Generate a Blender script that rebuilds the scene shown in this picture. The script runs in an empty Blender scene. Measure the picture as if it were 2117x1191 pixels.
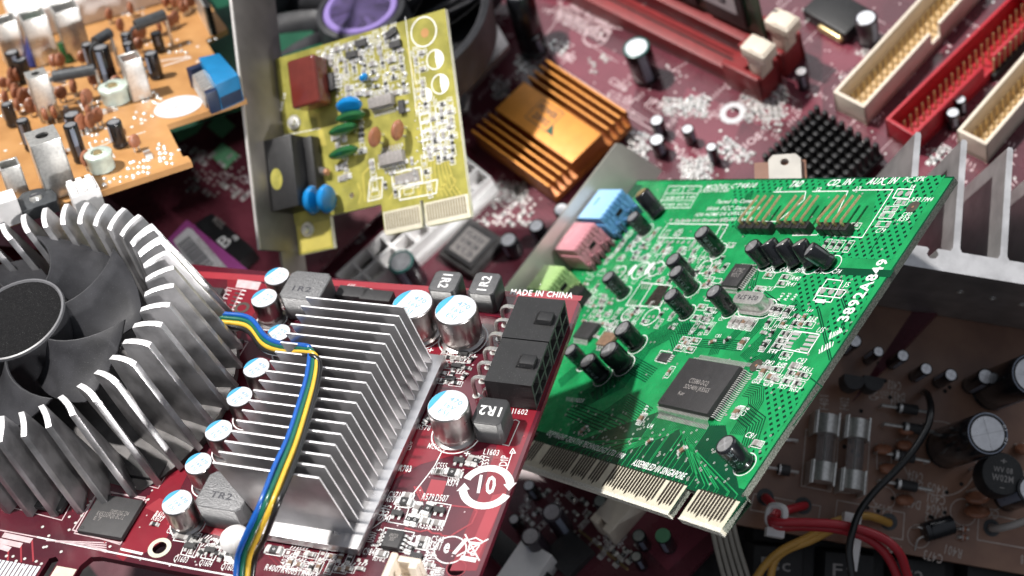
import bpy, bmesh, math, random
import numpy as np
from mathutils import Vector, Matrix
random.seed(7)
# ------------------------------------------------------------------ camera, world, lamps (1 unit = 1 cm)
FPX, CX, CY = 2940.0, 1058.5, 595.5
scene = bpy.context.scene
scene.unit_settings.scale_length = 0.01
COL = scene.collection
UPC = np.array([-0.2928, -0.5037, -0.8127])             # the motherboard's normal seen from the camera = world up
def unit(v): v = np.array(v, float); return v/np.linalg.norm(v)
def fr(x, y):
    x = unit(x); y = np.array(y, float); y = unit(y-x*(x@y)); return np.stack([x, y, np.cross(x, y)], 1)
_zw = unit(UPC); _xw = unit(np.array([1., 0, 0])-_zw*_zw[0]); _yw = np.cross(_zw, _xw)
C2W = np.stack([_xw, _yw, _zw], 0)                       # rotates camera axes (x right, y down, z forward) to the world
def ray(p): return np.array([(p[0]-CX)/FPX, (p[1]-CY)/FPX, 1.0])
OFF = np.zeros(3)
OFF[2] = -(C2W@(ray((1930, 220))*42.0))[2]               # the motherboard lies on z = 0
cam_d = bpy.data.cameras.new('camera'); cam = bpy.data.objects.new('camera', cam_d); COL.objects.link(cam)
cam_d.sensor_width = 36; cam_d.lens = 36*FPX/2117; cam_d.clip_start = 1; cam_d.clip_end = 2000
_rc = C2W@np.diag([1, -1, -1.])
cam.matrix_world = Matrix([[*_rc[i], OFF[i]] for i in range(3)]+[[0, 0, 0, 1]])
cam_d.dof.use_dof = True; cam_d.dof.focus_distance = 31.3; cam_d.dof.aperture_fstop = 0.155; cam_d.dof.aperture_blades = 0
scene.camera = cam
world = bpy.data.worlds.new('World'); scene.world = world; world.use_nodes = True
wn = world.node_tree; bg = wn.nodes['Background']
tc = wn.nodes.new('ShaderNodeTexCoord'); gr = wn.nodes.new('ShaderNodeTexGradient'); mp = wn.nodes.new('ShaderNodeMapping'); cr = wn.nodes.new('ShaderNodeValToRGB')
mp.inputs['Rotation'].default_value = (0, math.radians(90), 0); mp.inputs['Location'].default_value = (0.5, 0, 0); mp.inputs['Scale'].default_value = (0.5, 0.5, 0.5)
wn.links.new(tc.outputs['Generated'], mp.inputs[0]); wn.links.new(mp.outputs[0], gr.inputs[0]); wn.links.new(gr.outputs[1], cr.inputs[0])
cr.color_ramp.elements[0].position = 0.45; cr.color_ramp.elements[0].color = (0.10, 0.10, 0.10, 1)
cr.color_ramp.elements[1].position = 0.85; cr.color_ramp.elements[1].color = (0.75, 0.8, 0.9, 1)
wn.links.new(cr.outputs[0], bg.inputs[0]); bg.inputs[1].default_value = 0.27
def lamp(name, s, dist, size, E, col, aim=(1050, 650, 34)):
    d = bpy.data.lights.new(name, 'AREA'); d.shape = 'DISK'; d.size = size; d.energy = E*math.pi*dist*dist; d.color = col
    o = bpy.data.objects.new(name, d); COL.objects.link(o)
    a = C2W@(ray(aim[:2])*aim[2])+OFF; p = a+C2W@unit(s)*dist
    o.location = p; o.rotation_euler = (Vector(a)-Vector(p)).to_track_quat('-Z', 'Y').to_euler()
    return o
lamp('key_lamp', (-0.56, -0.65, -0.52), 130, 6, 4.5, (1.0, 0.965, 0.92))
lamp('window_light', (0.80, -0.72, -0.10), 110, 70, 0.42, (0.93, 0.96, 1.0))  # added soft fill from the right for the metal faces
lamp('overhead_softbox', (-0.15, -1.0, -0.12), 110, 60, 0.32, (0.97, 0.98, 1.0))  # added broad fill from above, gives the metals something to reflect
d_ = bpy.data.lights.new('bench_spot', 'SPOT'); d_.spot_size = math.radians(13); d_.spot_blend = .7; d_.shadow_soft_size = 2.5; d_.energy = 1.0*4*math.pi*math.pi*60*60; d_.color = (1, .98, .96)  # added spot, brightens the fin ends of the silver heat sink
o_ = bpy.data.objects.new('bench_spot', d_); COL.objects.link(o_); A_ = C2W@(ray((830, 840))*31)+OFF; P_ = A_+C2W@unit((.62, .30, -.72))*60; o_.location = P_; o_.rotation_euler = (Vector(A_)-Vector(P_)).to_track_quat('-Z', 'Y').to_euler()
d_ = bpy.data.lights.new('back_spot', 'SPOT'); d_.spot_size = math.radians(5.5); d_.spot_blend = .7; d_.shadow_soft_size = 2; d_.energy = 1.1*4*math.pi*math.pi*80*80; d_.color = (1, .99, .97)  # added spot that lifts the white power header out of the modem's shadow
o_ = bpy.data.objects.new('back_spot', d_); COL.objects.link(o_); A_ = C2W@(ray((880, 545))*45)+OFF; P_ = A_+C2W@unit((.30, -.45, -.75))*80; o_.location = P_; o_.rotation_euler = (Vector(A_)-Vector(P_)).to_track_quat('-Z', 'Y').to_euler()
d_ = bpy.data.lights.new('gap_spot', 'SPOT'); d_.spot_size = math.radians(7); d_.spot_blend = .8; d_.shadow_soft_size = 2; d_.energy = 0.30*4*math.pi*math.pi*70*70; d_.color = (1, .99, .97)  # added spot, brightens the dark gap around the violet case
o_ = bpy.data.objects.new('gap_spot', d_); COL.objects.link(o_); A_ = C2W@(ray((445, 440))*44)+OFF; P_ = A_+C2W@unit((.12, -.06, -1.0))*70; o_.location = P_; o_.rotation_euler = (Vector(A_)-Vector(P_)).to_track_quat('-Z', 'Y').to_euler()
scene.view_settings.view_transform = 'Standard'; scene.view_settings.look = 'None'
scene.view_settings.exposure = 0.3; scene.view_settings.gamma = 1.0; scene.view_settings.use_curve_mapping = False
scene.cycles.max_bounces = 6; scene.cycles.use_denoising = True
# ------------------------------------------------------------------ materials
MATS = {}
def mat(name, col, rough=.5, metal=0., var=.15, vs=3., bump=0., bs=40., coat=0., trans=0., spec=.5, col2=None, emit=None, aniso=None, speck=0., speckc=(.8, .8, .8)):
    if name in MATS: return MATS[name]
    m = bpy.data.materials.new(name); m.use_nodes = True; MATS[name] = m
    nt = m.node_tree; b = nt.nodes['Principled BSDF']; L = nt.links
    t = nt.nodes.new('ShaderNodeTexCoord')
    c = (*col, 1); d = (*(col2 or [v*(1-var) for v in col]), 1)
    n = nt.nodes.new('ShaderNodeTexNoise'); n.inputs['Scale'].default_value = vs; n.inputs['Detail'].default_value = 5
    L.new(t.outputs['Object'], n.inputs['Vector'])
    r = nt.nodes.new('ShaderNodeValToRGB'); r.color_ramp.elements[0].position = .38; r.color_ramp.elements[1].position = .62
    r.color_ramp.elements[0].color = d; r.color_ramp.elements[1].color = c
    L.new(n.outputs[0], r.inputs[0]); out = r.outputs[0]
    if speck > 0:
        n3 = nt.nodes.new('ShaderNodeTexNoise'); n3.inputs['Scale'].default_value = 60; n3.inputs['Detail'].default_value = 2
        L.new(t.outputs['Object'], n3.inputs['Vector'])
        r3 = nt.nodes.new('ShaderNodeValToRGB'); r3.color_ramp.elements[0].position = .70-speck*.1; r3.color_ramp.elements[1].position = .72
        L.new(n3.outputs[0], r3.inputs[0])
        mx = nt.nodes.new('ShaderNodeMix'); mx.data_type = 'RGBA'; L.new(r3.outputs[0], mx.inputs[0]); L.new(out, mx.inputs[6]); mx.inputs[7].default_value = (*speckc, 1); out = mx.outputs[2]
    L.new(out, b.inputs['Base Color'])
    rr = nt.nodes.new('ShaderNodeMapRange'); n2 = nt.nodes.new('ShaderNodeTexNoise'); n2.inputs['Scale'].default_value = vs*2.3; n2.inputs['Detail'].default_value = 6
    L.new(t.outputs['Object'], n2.inputs['Vector']); L.new(n2.outputs[0], rr.inputs[0])
    rr.inputs[3].default_value = max(0.03, rough*.75); rr.inputs[4].default_value = min(1, rough*1.25); L.new(rr.outputs[0], b.inputs['Roughness'])
    b.inputs['Metallic'].default_value = metal; b.inputs['Specular IOR Level'].default_value = spec
    b.inputs['Coat Weight'].default_value = coat; b.inputs['Coat Roughness'].default_value = .12
    b.inputs['Transmission Weight'].default_value = trans
    if aniso is not None:                                  # brushed grain: stretched noise as bump
        ms = nt.nodes.new('ShaderNodeMapping'); ms.inputs['Scale'].default_value = aniso; L.new(t.outputs['Object'], ms.inputs[0])
        nb = nt.nodes.new('ShaderNodeTexNoise'); nb.inputs['Scale'].default_value = 1; nb.inputs['Detail'].default_value = 3; L.new(ms.outputs[0], nb.inputs['Vector'])
        bp = nt.nodes.new('ShaderNodeBump'); bp.inputs['Strength'].default_value = .25; bp.inputs['Distance'].default_value = .01; L.new(nb.outputs[0], bp.inputs['Height']); L.new(bp.outputs[0], b.inputs['Normal'])
    elif bump > 0:
        nb = nt.nodes.new('ShaderNodeTexNoise'); nb.inputs['Scale'].default_value = bs; nb.inputs['Detail'].default_value = 3; L.new(t.outputs['Object'], nb.inputs['Vector'])
        bp = nt.nodes.new('ShaderNodeBump'); bp.inputs['Strength'].default_value = bump; bp.inputs['Distance'].default_value = .02; L.new(nb.outputs[0], bp.inputs['Height']); L.new(bp.outputs[0], b.inputs['Normal'])
    if emit: b.inputs['Emission Color'].default_value = (*emit, 1)
    return m
M = dict(
 alu=mat('brushed_aluminium', (.62, .61, .62), .30, 1, .08, 2, aniso=(2, 2, 60)),
 cuttip=mat('machined_tip', (.88, .87, .88), .45, .35, .05, 6),  # paler aluminium for fin tips: the key lamp's glare is in the colour
 fin2=mat('cooler_fin_aluminium', (.58, .57, .58), .34, .68, .45, 1.6, aniso=(40, 40, 3)),
 fin=mat('cut_fin_aluminium', (.52, .51, .52), .30, .82, .25, 1.2, aniso=(60, 60, 2)),
 castalu=mat('dull_aluminium', (.70, .70, .72), .45, .4, .3, 1.5, bump=.3, bs=30),
 tin=mat('tinned_metal', (.74, .73, .70), .30, .7, .2, 12),
 solder=mat('solder', (.82, .81, .79), .25, .55, .15, 20),
 pad=mat('solder_pad', (.72, .71, .68), .35, .6, .2, 20),
 gold=mat('gold_pin', (.70, .54, .28), .3, .7, .2, 8),
 dark_contact=mat('tarnished_contact', (.12, .10, .085), .38, .8, .45, 9, speck=.6, speckc=(.45, .42, .36)),
 modem_contact=mat('grey_gold_contact', (.36, .30, .20), .35, .6, .25, 9),
 canal=mat('capacitor_can', (.50, .47, .46), .30, 1, .15, 3),
 capwhite=mat('capacitor_printed_top', (.66, .68, .72), .35, 0, .04, 4),
 capblue=mat('blue_print', (.06, .36, .62), .4, 0, .06, 4),
 captxt=mat('pale_blue_print', (.14, .36, .70), .4, 0, .05, 4),
 captop=mat('capacitor_vent_top', (.80, .80, .82), .30, .85, .12, 6),
 sleeve=mat('black_sleeve', (.010, .011, .014), .22, 0, .2, 3, coat=.3),
 sleeve_p=mat('purple_black_sleeve', (.03, .022, .03), .3, 0, .2, 3),
 stripe=mat('grey_stripe', (.22, .25, .32), .3, 0, .1, 3),
 cteal=mat('teal_sleeve_edge', (.02, .10, .09), .3, 0, .1, 3),
 black=mat('black_plastic', (.013, .013, .014), .45, 0, .2, 5, bump=.12, bs=120, speck=.15, speckc=(.25, .24, .24)),
 chip=mat('chip_epoxy', (.032, .031, .033), .5, 0, .15, 6, bump=.35, bs=110),
 chokeg=mat('grey_ferrite', (.13, .13, .135), .40, .3, .15, 8, bump=.6, bs=60),
 chokel=mat('cast_choke_top', (.20, .20, .205), .45, .4, .15, 12, bump=1.0, bs=26),
 chokeb=mat('black_choke', (.03, .03, .032), .4, 0, .15, 6, bump=.3, bs=80),
 chipgrey=mat('chip_print', (.30, .28, .27), .6, 0, .1, 5),
 silk=mat('white_silkscreen', (.78, .78, .78), .5, 0, .05, 8),
 silkpink=mat('pinkish_silkscreen', (.60, .45, .47), .5, 0, .2, 8),
 silkdim=mat('brownish_silkscreen', (.55, .46, .41), .6, 0, .2, 6),
 sleeveprint=mat('sleeve_print', (.30, .38, .40), .5, 0, .1, 5),
 white=mat('white_nylon', (.80, .78, .77), .4, 0, .06, 4),
 cream=mat('cream_plastic', (.72, .63, .52), .38, 0, .08, 3),
 ivory=mat('ivory_inside', (.55, .38, .19), .5, 0, .1, 3),
 redpl=mat('red_plastic', (.42, .016, .028), .34, 0, .1, 3),
 redpl2=mat('dull_red_plastic', (.24, .02, .022), .4, 0, .15, 3),
 purple=mat('lilac_ring', (.24, .17, .44), .4, 0, .08, 4),
 violet=mat('violet_plastic', (.36, .07, .28), .45, 0, .1, 4),
 fan=mat('fan_plastic', (.040, .040, .045), .48, 0, .4, 1.5, bump=.2, bs=60, spec=.3, speck=.25, speckc=(.12, .12, .12)),
 fanrim=mat('fan_rim', (.16, .16, .17), .4, 0, .15, 4),
 hub=mat('fan_hub', (.008, .008, .009), .8, 0, .3, 12, bump=.8, bs=40, spec=.15, speck=.3, speckc=(.22, .22, .22)),
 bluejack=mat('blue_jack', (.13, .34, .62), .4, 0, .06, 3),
 bluejack_l=mat('blue_jack_top', (.32, .56, .85), .4, 0, .06, 3),  # same blue plastic, lightened: the light on its top is painted in
 pinkjack=mat('pink_jack', (.55, .24, .28), .4, 0, .06, 3),
 greenjack=mat('lime_jack', (.33, .50, .20), .4, 0, .06, 3),
 bluedisc=mat('blue_dipped', (.005, .20, .52), .14, 0, .1, 3, coat=.5),
 greendisc=mat('green_dipped', (.02, .11, .035), .16, 0, .2, 3, coat=.5),
 browndisc=mat('brown_ceramic', (.33, .13, .07), .4, 0, .25, 5),
 maroonblk=mat('maroon_dipped', (.13, .022, .015), .2, 0, .15, 3, coat=.5),
 bluepl=mat('blue_plastic', (.008, .17, .38), .4, 0, .1, 3),
 navy=mat('navy_plastic', (.012, .022, .06), .45, 0, .1, 3),
 bluecoil=mat('blue_enamel', (.04, .05, .20), .3, 0, .2, 4),
 ferrite=mat('ferrite', (.05, .055, .06), .5, 0, .3, 6),
 copper_c=mat('copper_wire', (.55, .28, .16), .4, .5, .4, 8),
 trim=mat('trimmer_glass', (.50, .58, .52), .3, 0, .2, 6),
 smdblk=mat('resistor_black', (.025, .024, .025), .35, 0, .2, 9),
 smdtan=mat('ceramic_tan', (.24, .15, .10), .4, 0, .25, 9),
 smdgry=mat('ceramic_grey', (.27, .25, .24), .4, 0, .25, 9),
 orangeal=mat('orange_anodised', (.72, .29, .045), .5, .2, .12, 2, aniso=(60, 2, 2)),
 orangedk=mat('orange_anodised_side', (.40, .13, .022), .45, .3, .15, 2),  # same orange anodising, darkened: side shade is put into the colour
 blackal=mat('black_anodised', (.012, .012, .013), .42, .3, .2, 4),
 board_red=mat('red_solder_mask', (.105, .012, .022), .20, 0, .32, .7, coat=.35, spec=.5, col2=(.060, .006, .014)),
 pour_red=mat('red_copper_pour', (.22, .012, .024), .22, 0, .2, .9, coat=.35),
 pour_pink=mat('bright_red_pour', (.33, .035, .048), .24, 0, .12, .9, coat=.35),
 board_moth=mat('maroon_solder_mask', (.125, .028, .042), .28, 0, .3, .5, coat=.3, col2=(.075, .016, .025)),
 pour_moth=mat('maroon_copper_pour', (.20, .040, .062), .28, 0, .2, .5, coat=.3),
 board_grn=mat('dark_green_mask', (.002, .060, .026), .22, 0, .2, 1, coat=.3),
 pour_grn=mat('green_copper_pour', (.014, .290, .090), .27, 0, .30, 1.6, coat=.3),
 board_yel=mat('olive_solder_mask', (.33, .30, .065), .30, 0, .2, 2, coat=.25, col2=(.22, .205, .042)),
 pour_yel=mat('yellow_copper_pour', (.46, .39, .09), .3, 0, .1, 2, coat=.3),
 board_org=mat('orange_paper_board', (.47, .245, .090), .42, 0, .15, .9, coat=.15, col2=(.38, .185, .062)),
 board_brn=mat('brown_paper_board', (.27, .145, .095), .36, 0, .18, .8, coat=.15, col2=(.20, .100, .066)),
 edge=mat('glass_fibre_edge', (.30, .32, .27), .8, 0, .6, 30, bump=1.0, bs=45, col2=(.09, .10, .08)),
 fibre=mat('bare_laminate', (.62, .58, .46), .45, 0, .12, 5, bump=.3, bs=40),
 fibreedge=mat('rough_laminate_edge', (.72, .70, .62), .7, 0, .25, 20, bump=1.0, bs=30),
 steel=mat('bracket_steel', (.56, .53, .48), .42, .6, .15, .9, bump=.08, bs=20),
 steel_d=mat('tarnished_bracket_steel', (.24, .22, .20), .45, .6, .35, .6, bump=.08, bs=20),  # darker brownish steel for the modem bracket
 steelw=mat('bracket_edge', (.75, .72, .70), .4, .6, .1, 4),
 hole=mat('dark_opening', (.004, .004, .004), .8, 0, .1, 4),
 laminate_hole=mat('hole_wall', (.06, .05, .04), .6, 0, .3, 8),
 blue_w=mat('blue_insulation', (.010, .10, .42), .30, 0, .1, 3, coat=.2),
 green_w=mat('green_insulation', (.008, .12, .075), .30, 0, .1, 3, coat=.2),
 yellow_w=mat('yellow_insulation', (.74, .46, .045), .32, 0, .1, 3, coat=.2),
 black_w=mat('black_insulation', (.012, .012, .013), .3, 0, .1, 3, coat=.2),
 red_w=mat('red_insulation', (.45, .022, .035), .35, 0, .1, 3),
 ochre_w=mat('ochre_insulation', (.60, .33, .07), .35, 0, .1, 3),
 grey_w=mat('grey_insulation', (.42, .38, .35), .4, 0, .1, 3),
 greyflat=mat('grey_ribbon', (.36, .33, .28), .5, 0, .1, 3),
 glass=mat('fuse_glass', (.65, .62, .62), .06, 0, .05, 3, trans=.85),
 keycap=mat('keycap_black', (.012, .012, .013), .55, 0, .15, 5, bump=.1, bs=100),
 table=mat('dark_bench', (.010, .009, .010), .8, 0, .3, 1),
 darkbox=mat('dark_case', (.014, .014, .016), .5, 0, .3, 2),
 bgreen=mat('deep_green_board', (.010, .085, .045), .35, 0, .25, 1.0, coat=.2),
 label=mat('paper_label', (.62, .61, .63), .55, 0, .05, 6),
 ink=mat('black_ink', (.05, .05, .06), .6, 0, .1, 6),
 greenpaint=mat('green_vent_top', (.12, .32, .17), .5, 0, .1, 6),
 dustfin=mat('heat_sink_side', (.42, .41, .41), .40, .6, .25, 1.5, bump=.2, bs=20),  # comb sink's aluminium, darker on the sides: shade put into the colour
 dustgrey=mat('dark_grey_metal', (.10, .095, .095), .45, .6, .3, 3),
 brushed=mat('brushed_grey_plate', (.30, .28, .28), .4, .8, .15, 2, aniso=(70, 3, 3)),
)
def hatch_mat():
    m = bpy.data.materials.new('hatched_copper_mask'); m.use_nodes = True; nt = m.node_tree; L = nt.links; b = nt.nodes['Principled BSDF']
    t = nt.nodes.new('ShaderNodeTexCoord'); s = nt.nodes.new('ShaderNodeSeparateXYZ'); L.new(t.outputs['Object'], s.inputs[0])
    def mth(op, a, bb=None):
        n = nt.nodes.new('ShaderNodeMath'); n.operation = op
        for i, v in enumerate([a, bb]):
            if v is None: continue
            if isinstance(v, (int, float)): n.inputs[i].default_value = v
            else: L.new(v, n.inputs[i])
        return n.outputs[0]
    X = mth('MULTIPLY', s.outputs[0], 4.2); Y = mth('MULTIPLY', s.outputs[1], 4.2)
    fs = []
    for v in (mth('ADD', X, Y), mth('SUBTRACT', X, Y)):
        fs.append(mth('LESS_THAN', mth('ABSOLUTE', mth('SUBTRACT', mth('FRACT', mth('ADD', v, 100.)), .5)), .235))
    k = mth('MULTIPLY', fs[0], fs[1])
    mx = nt.nodes.new('ShaderNodeMix'); mx.data_type = 'RGBA'; L.new(k, mx.inputs[0]); mx.inputs[6].default_value = (.010, .285, .090, 1); mx.inputs[7].default_value = (.001, .03, .014, 1)
    L.new(mx.outputs[2], b.inputs['Base Color']); b.inputs['Roughness'].default_value = .26; b.inputs['Coat Weight'].default_value = .3
    return m
M['hatch'] = hatch_mat()
# ------------------------------------------------------------------ mesh builder
class MB:
    def __init__(s): s.v = []; s.f = []; s.m = []; s.mats = []
    def mi(s, m):
        m = M[m] if isinstance(m, str) else m
        if m not in s.mats: s.mats.append(m)
        return s.mats.index(m)
    def add(s, vs, fs, m):
        k = len(s.v); i = s.mi(m); s.v += [tuple(float(c) for c in p) for p in vs]
        for f in fs: s.f.append(tuple(k+j for j in f)); s.m.append(i)
    def poly(s, pts, m): s.add(pts, [range(len(pts))], m)
    def flat(s, pts, z, m):
        a = sum(pts[i-1][0]*pts[i][1]-pts[i][0]*pts[i-1][1] for i in range(len(pts)))
        if a < 0: pts = pts[::-1]
        s.poly([(p[0], p[1], z) for p in pts], m)
    def prism(s, pts, z0, z1, m, mtop=None, sh=(0, 0), sc=1.):
        a = sum(pts[i-1][0]*pts[i][1]-pts[i][0]*pts[i-1][1] for i in range(len(pts)))
        if a < 0: pts = pts[::-1]
        n = len(pts); cx = sum(p[0] for p in pts)/n; cy = sum(p[1] for p in pts)/n
        lo = [(p[0], p[1], z0) for p in pts]; hi = [(cx+(p[0]-cx)*sc+sh[0], cy+(p[1]-cy)*sc+sh[1], z1) for p in pts]
        s.add(lo+hi, [tuple(range(n))[::-1]]+[(i, (i+1) % n, n+(i+1) % n, n+i) for i in range(n)], m)
        s.add(hi, [range(n)], mtop or m)
    def box(s, x0, x1, y0, y1, z0, z1, m, mtop=None): s.prism([(x0, y0), (x1, y0), (x1, y1), (x0, y1)], z0, z1, m, mtop)
    def rbox(s, cx, cy, sx, sy, ang, z0, z1, m, mtop=None):
        c, d = math.cos(ang), math.sin(ang)
        s.prism([(cx+c*u*sx/2-d*w*sy/2, cy+d*u*sx/2+c*w*sy/2) for u, w in ((-1, -1), (1, -1), (1, 1), (-1, 1))], z0, z1, m, mtop)
    def lathe(s, prof, m, n=24, cx=0, cy=0, ms=None, M4=None):
        k0 = len(s.v); K = len(prof)-1
        for r, z in prof:
            for i in range(n):
                a = 2*math.pi*i/n; p = (cx+r*math.cos(a), cy+r*math.sin(a), z)
                s.v.append(tuple(M4@Vector(p)) if M4 is not None else tuple(map(float, p)))
        for k in range(K):
            ix = s.mi(ms[min(k, len(ms)-1)] if ms else m)
            for i in range(n): s.f.append((k0+k*n+i, k0+k*n+(i+1) % n, k0+(k+1)*n+(i+1) % n, k0+(k+1)*n+i)); s.m.append(ix)
        if prof[-1][0] > 1e-6: s.f.append(tuple(k0+K*n+i for i in range(n))); s.m.append(s.mi(ms[-1] if ms else m))
        if prof[0][0] > 1e-6: s.f.append(tuple(k0+i for i in range(n))[::-1]); s.m.append(s.mi(ms[0] if ms else m))
    def tube(s, path, r, m, n=8, caps=True):
        P = [Vector(p) for p in path]; rr = r if isinstance(r, (list, tuple)) else [r]*len(P)
        T = [(P[min(i+1, len(P)-1)]-P[max(i-1, 0)]).normalized() for i in range(len(P))]
        u = T[0].orthogonal().normalized(); vs = []
        for p, t, q in zip(P, T, rr):
            u = (u-t*u.dot(t)).normalized(); w = t.cross(u)
            vs += [tuple(p+(u*math.cos(2*math.pi*i/n)+w*math.sin(2*math.pi*i/n))*q) for i in range(n)]
        fs = [(k*n+i, k*n+(i+1) % n, (k+1)*n+(i+1) % n, (k+1)*n+i) for k in range(len(P)-1) for i in range(n)]
        if caps: fs += [tuple(range(n))[::-1], tuple((len(P)-1)*n+i for i in range(n))]
        s.add(vs, fs, m)
    def strip(s, p, q, w, z, m):
        d = Vector((q[0]-p[0], q[1]-p[1])); 
        if d.length < 1e-6: return
        d.normalize(); o = Vector((-d.y, d.x))*w/2; e = d*w*.3
        s.poly([(p[0]-o.x-e.x, p[1]-o.y-e.y, z), (q[0]-o.x+e.x, q[1]-o.y+e.y, z), (q[0]+o.x+e.x, q[1]+o.y+e.y, z), (p[0]+o.x-e.x, p[1]+o.y-e.y, z)], m)
    def line(s, pts, w, z, m, close=False):
        for a, b in zip(pts, pts[1:]+([pts[0]] if close else [])): s.strip(a, b, w, z, m)
    def disc(s, cx, cy, r, z, m, n=12): s.poly([(cx+r*math.cos(2*math.pi*i/n), cy+r*math.sin(2*math.pi*i/n), z) for i in range(n)], m)
    def ring(s, cx, cy, r, w, z, m, n=28, a0=0, a1=360):
        k = max(3, int(n*(a1-a0)/360)); vs = []
        for i in range(k+1):
            a = math.radians(a0+(a1-a0)*i/k)
            vs += [(cx+(r-w/2)*math.cos(a), cy+(r-w/2)*math.sin(a), z), (cx+(r+w/2)*math.cos(a), cy+(r+w/2)*math.sin(a), z)]
        s.add(vs, [(2*i, 2*i+1, 2*i+3, 2*i+2) for i in range(k)], m)
    def text(s, st, p, q, h, z, m, shear=0., xf=None, bold=.0):
        V, F = glyphs(st, bold*.45)
        d = Vector((q[0]-p[0], q[1]-p[1])); L = d.length; d.normalize(); u = Vector((-d.y, d.x))
        vs = []
        for x, y in V:
            X = x*L+shear*y*h; Y = y*h; vs.append((p[0]+d.x*X+u.x*Y, p[1]+d.y*X+u.y*Y, z))
        if xf: vs = [xf(v) for v in vs]
        s.add(vs, F, m)
    def mesh(s, name, bevel=0., smooth=True, segs=2):
        me = bpy.data.meshes.new(name); me.from_pydata(s.v, [], s.f)
        for m in s.mats: me.materials.append(m)
        me.polygons.foreach_set('material_index', s.m)
        if bevel > 0:
            bm = bmesh.new(); bm.from_mesh(me); bmesh.ops.remove_doubles(bm, verts=bm.verts, dist=1e-5)
            es = [e for e in bm.edges if len(e.link_faces) == 2 and e.calc_face_angle(0) > math.radians(30)]
            bmesh.ops.bevel(bm, geom=es, offset=bevel, segments=segs, profile=.6, affect='EDGES', clamp_overlap=True)
            bm.to_mesh(me); bm.free()
        me.update()
        if smooth:
            me.polygons.foreach_set('use_smooth', [True]*len(me.polygons))
            if bevel <= 0 and len(me.polygons) < 60000:
                bm = bmesh.new(); bm.from_mesh(me); bmesh.ops.remove_doubles(bm, verts=bm.verts, dist=1e-6); bm.to_mesh(me); bm.free()
                me.polygons.foreach_set('use_smooth', [True]*len(me.polygons))
            me.set_sharp_from_angle(angle=math.radians(38))
        return me
_G = {}
def glyphs(st, bold=0.):
    if (st, bold) in _G: return _G[(st, bold)]
    cu = bpy.data.curves.new('t', 'FONT'); cu.body = st; cu.resolution_u = 2; cu.fill_mode = 'FRONT'; cu.offset = bold; cu.space_character = 1.12
    o = bpy.data.objects.new('t', cu); me = o.to_mesh()
    V = [(v.co.x, v.co.y) for v in me.vertices]; F = [tuple(p.vertices) for p in me.polygons]
    o.to_mesh_clear(); bpy.data.objects.remove(o); bpy.data.curves.remove(cu)
    if V:
        x0 = min(v[0] for v in V); x1 = max(v[0] for v in V); V = [((v[0]-x0)/(x1-x0), v[1]/.70) for v in V]
    _G[(st, bold)] = (V, F); return _G[(st, bold)]
def plate(outline, holes, z0, z1, mats):                  # a flat sheet with real holes; mats = top/bottom, edge
    cu = bpy.data.curves.new('p', 'CURVE'); cu.dimensions = '2D'; cu.fill_mode = 'BOTH'; cu.extrude = (z1-z0)/2
    loops = [outline]+[[(h[0]+h[2]*math.cos(2*math.pi*i/20), h[1]+h[2]*math.sin(2*math.pi*i/20)) for i in range(20)] if len(h) == 3 and not isinstance(h[0], (tuple, list)) else h for h in holes]
    for lp in loops:
        sp = cu.splines.new('POLY'); sp.points.add(len(lp)-1)
        for i, p in enumerate(lp): sp.points[i].co = (p[0], p[1], 0, 1)
        sp.use_cyclic_u = True
    o = bpy.data.objects.new('p', cu); me = bpy.data.meshes.new_from_object(o)
    bpy.data.objects.remove(o); bpy.data.curves.remove(cu)
    me.transform(Matrix.Translation((0, 0, (z0+z1)/2)))
    me.materials.clear()
    for m in mats: me.materials.append(M[m])
    me.update()
    for p in me.polygons: p.material_index = 0 if abs(p.normal.z) > .5 else 1; p.use_smooth = False
    return me
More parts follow.
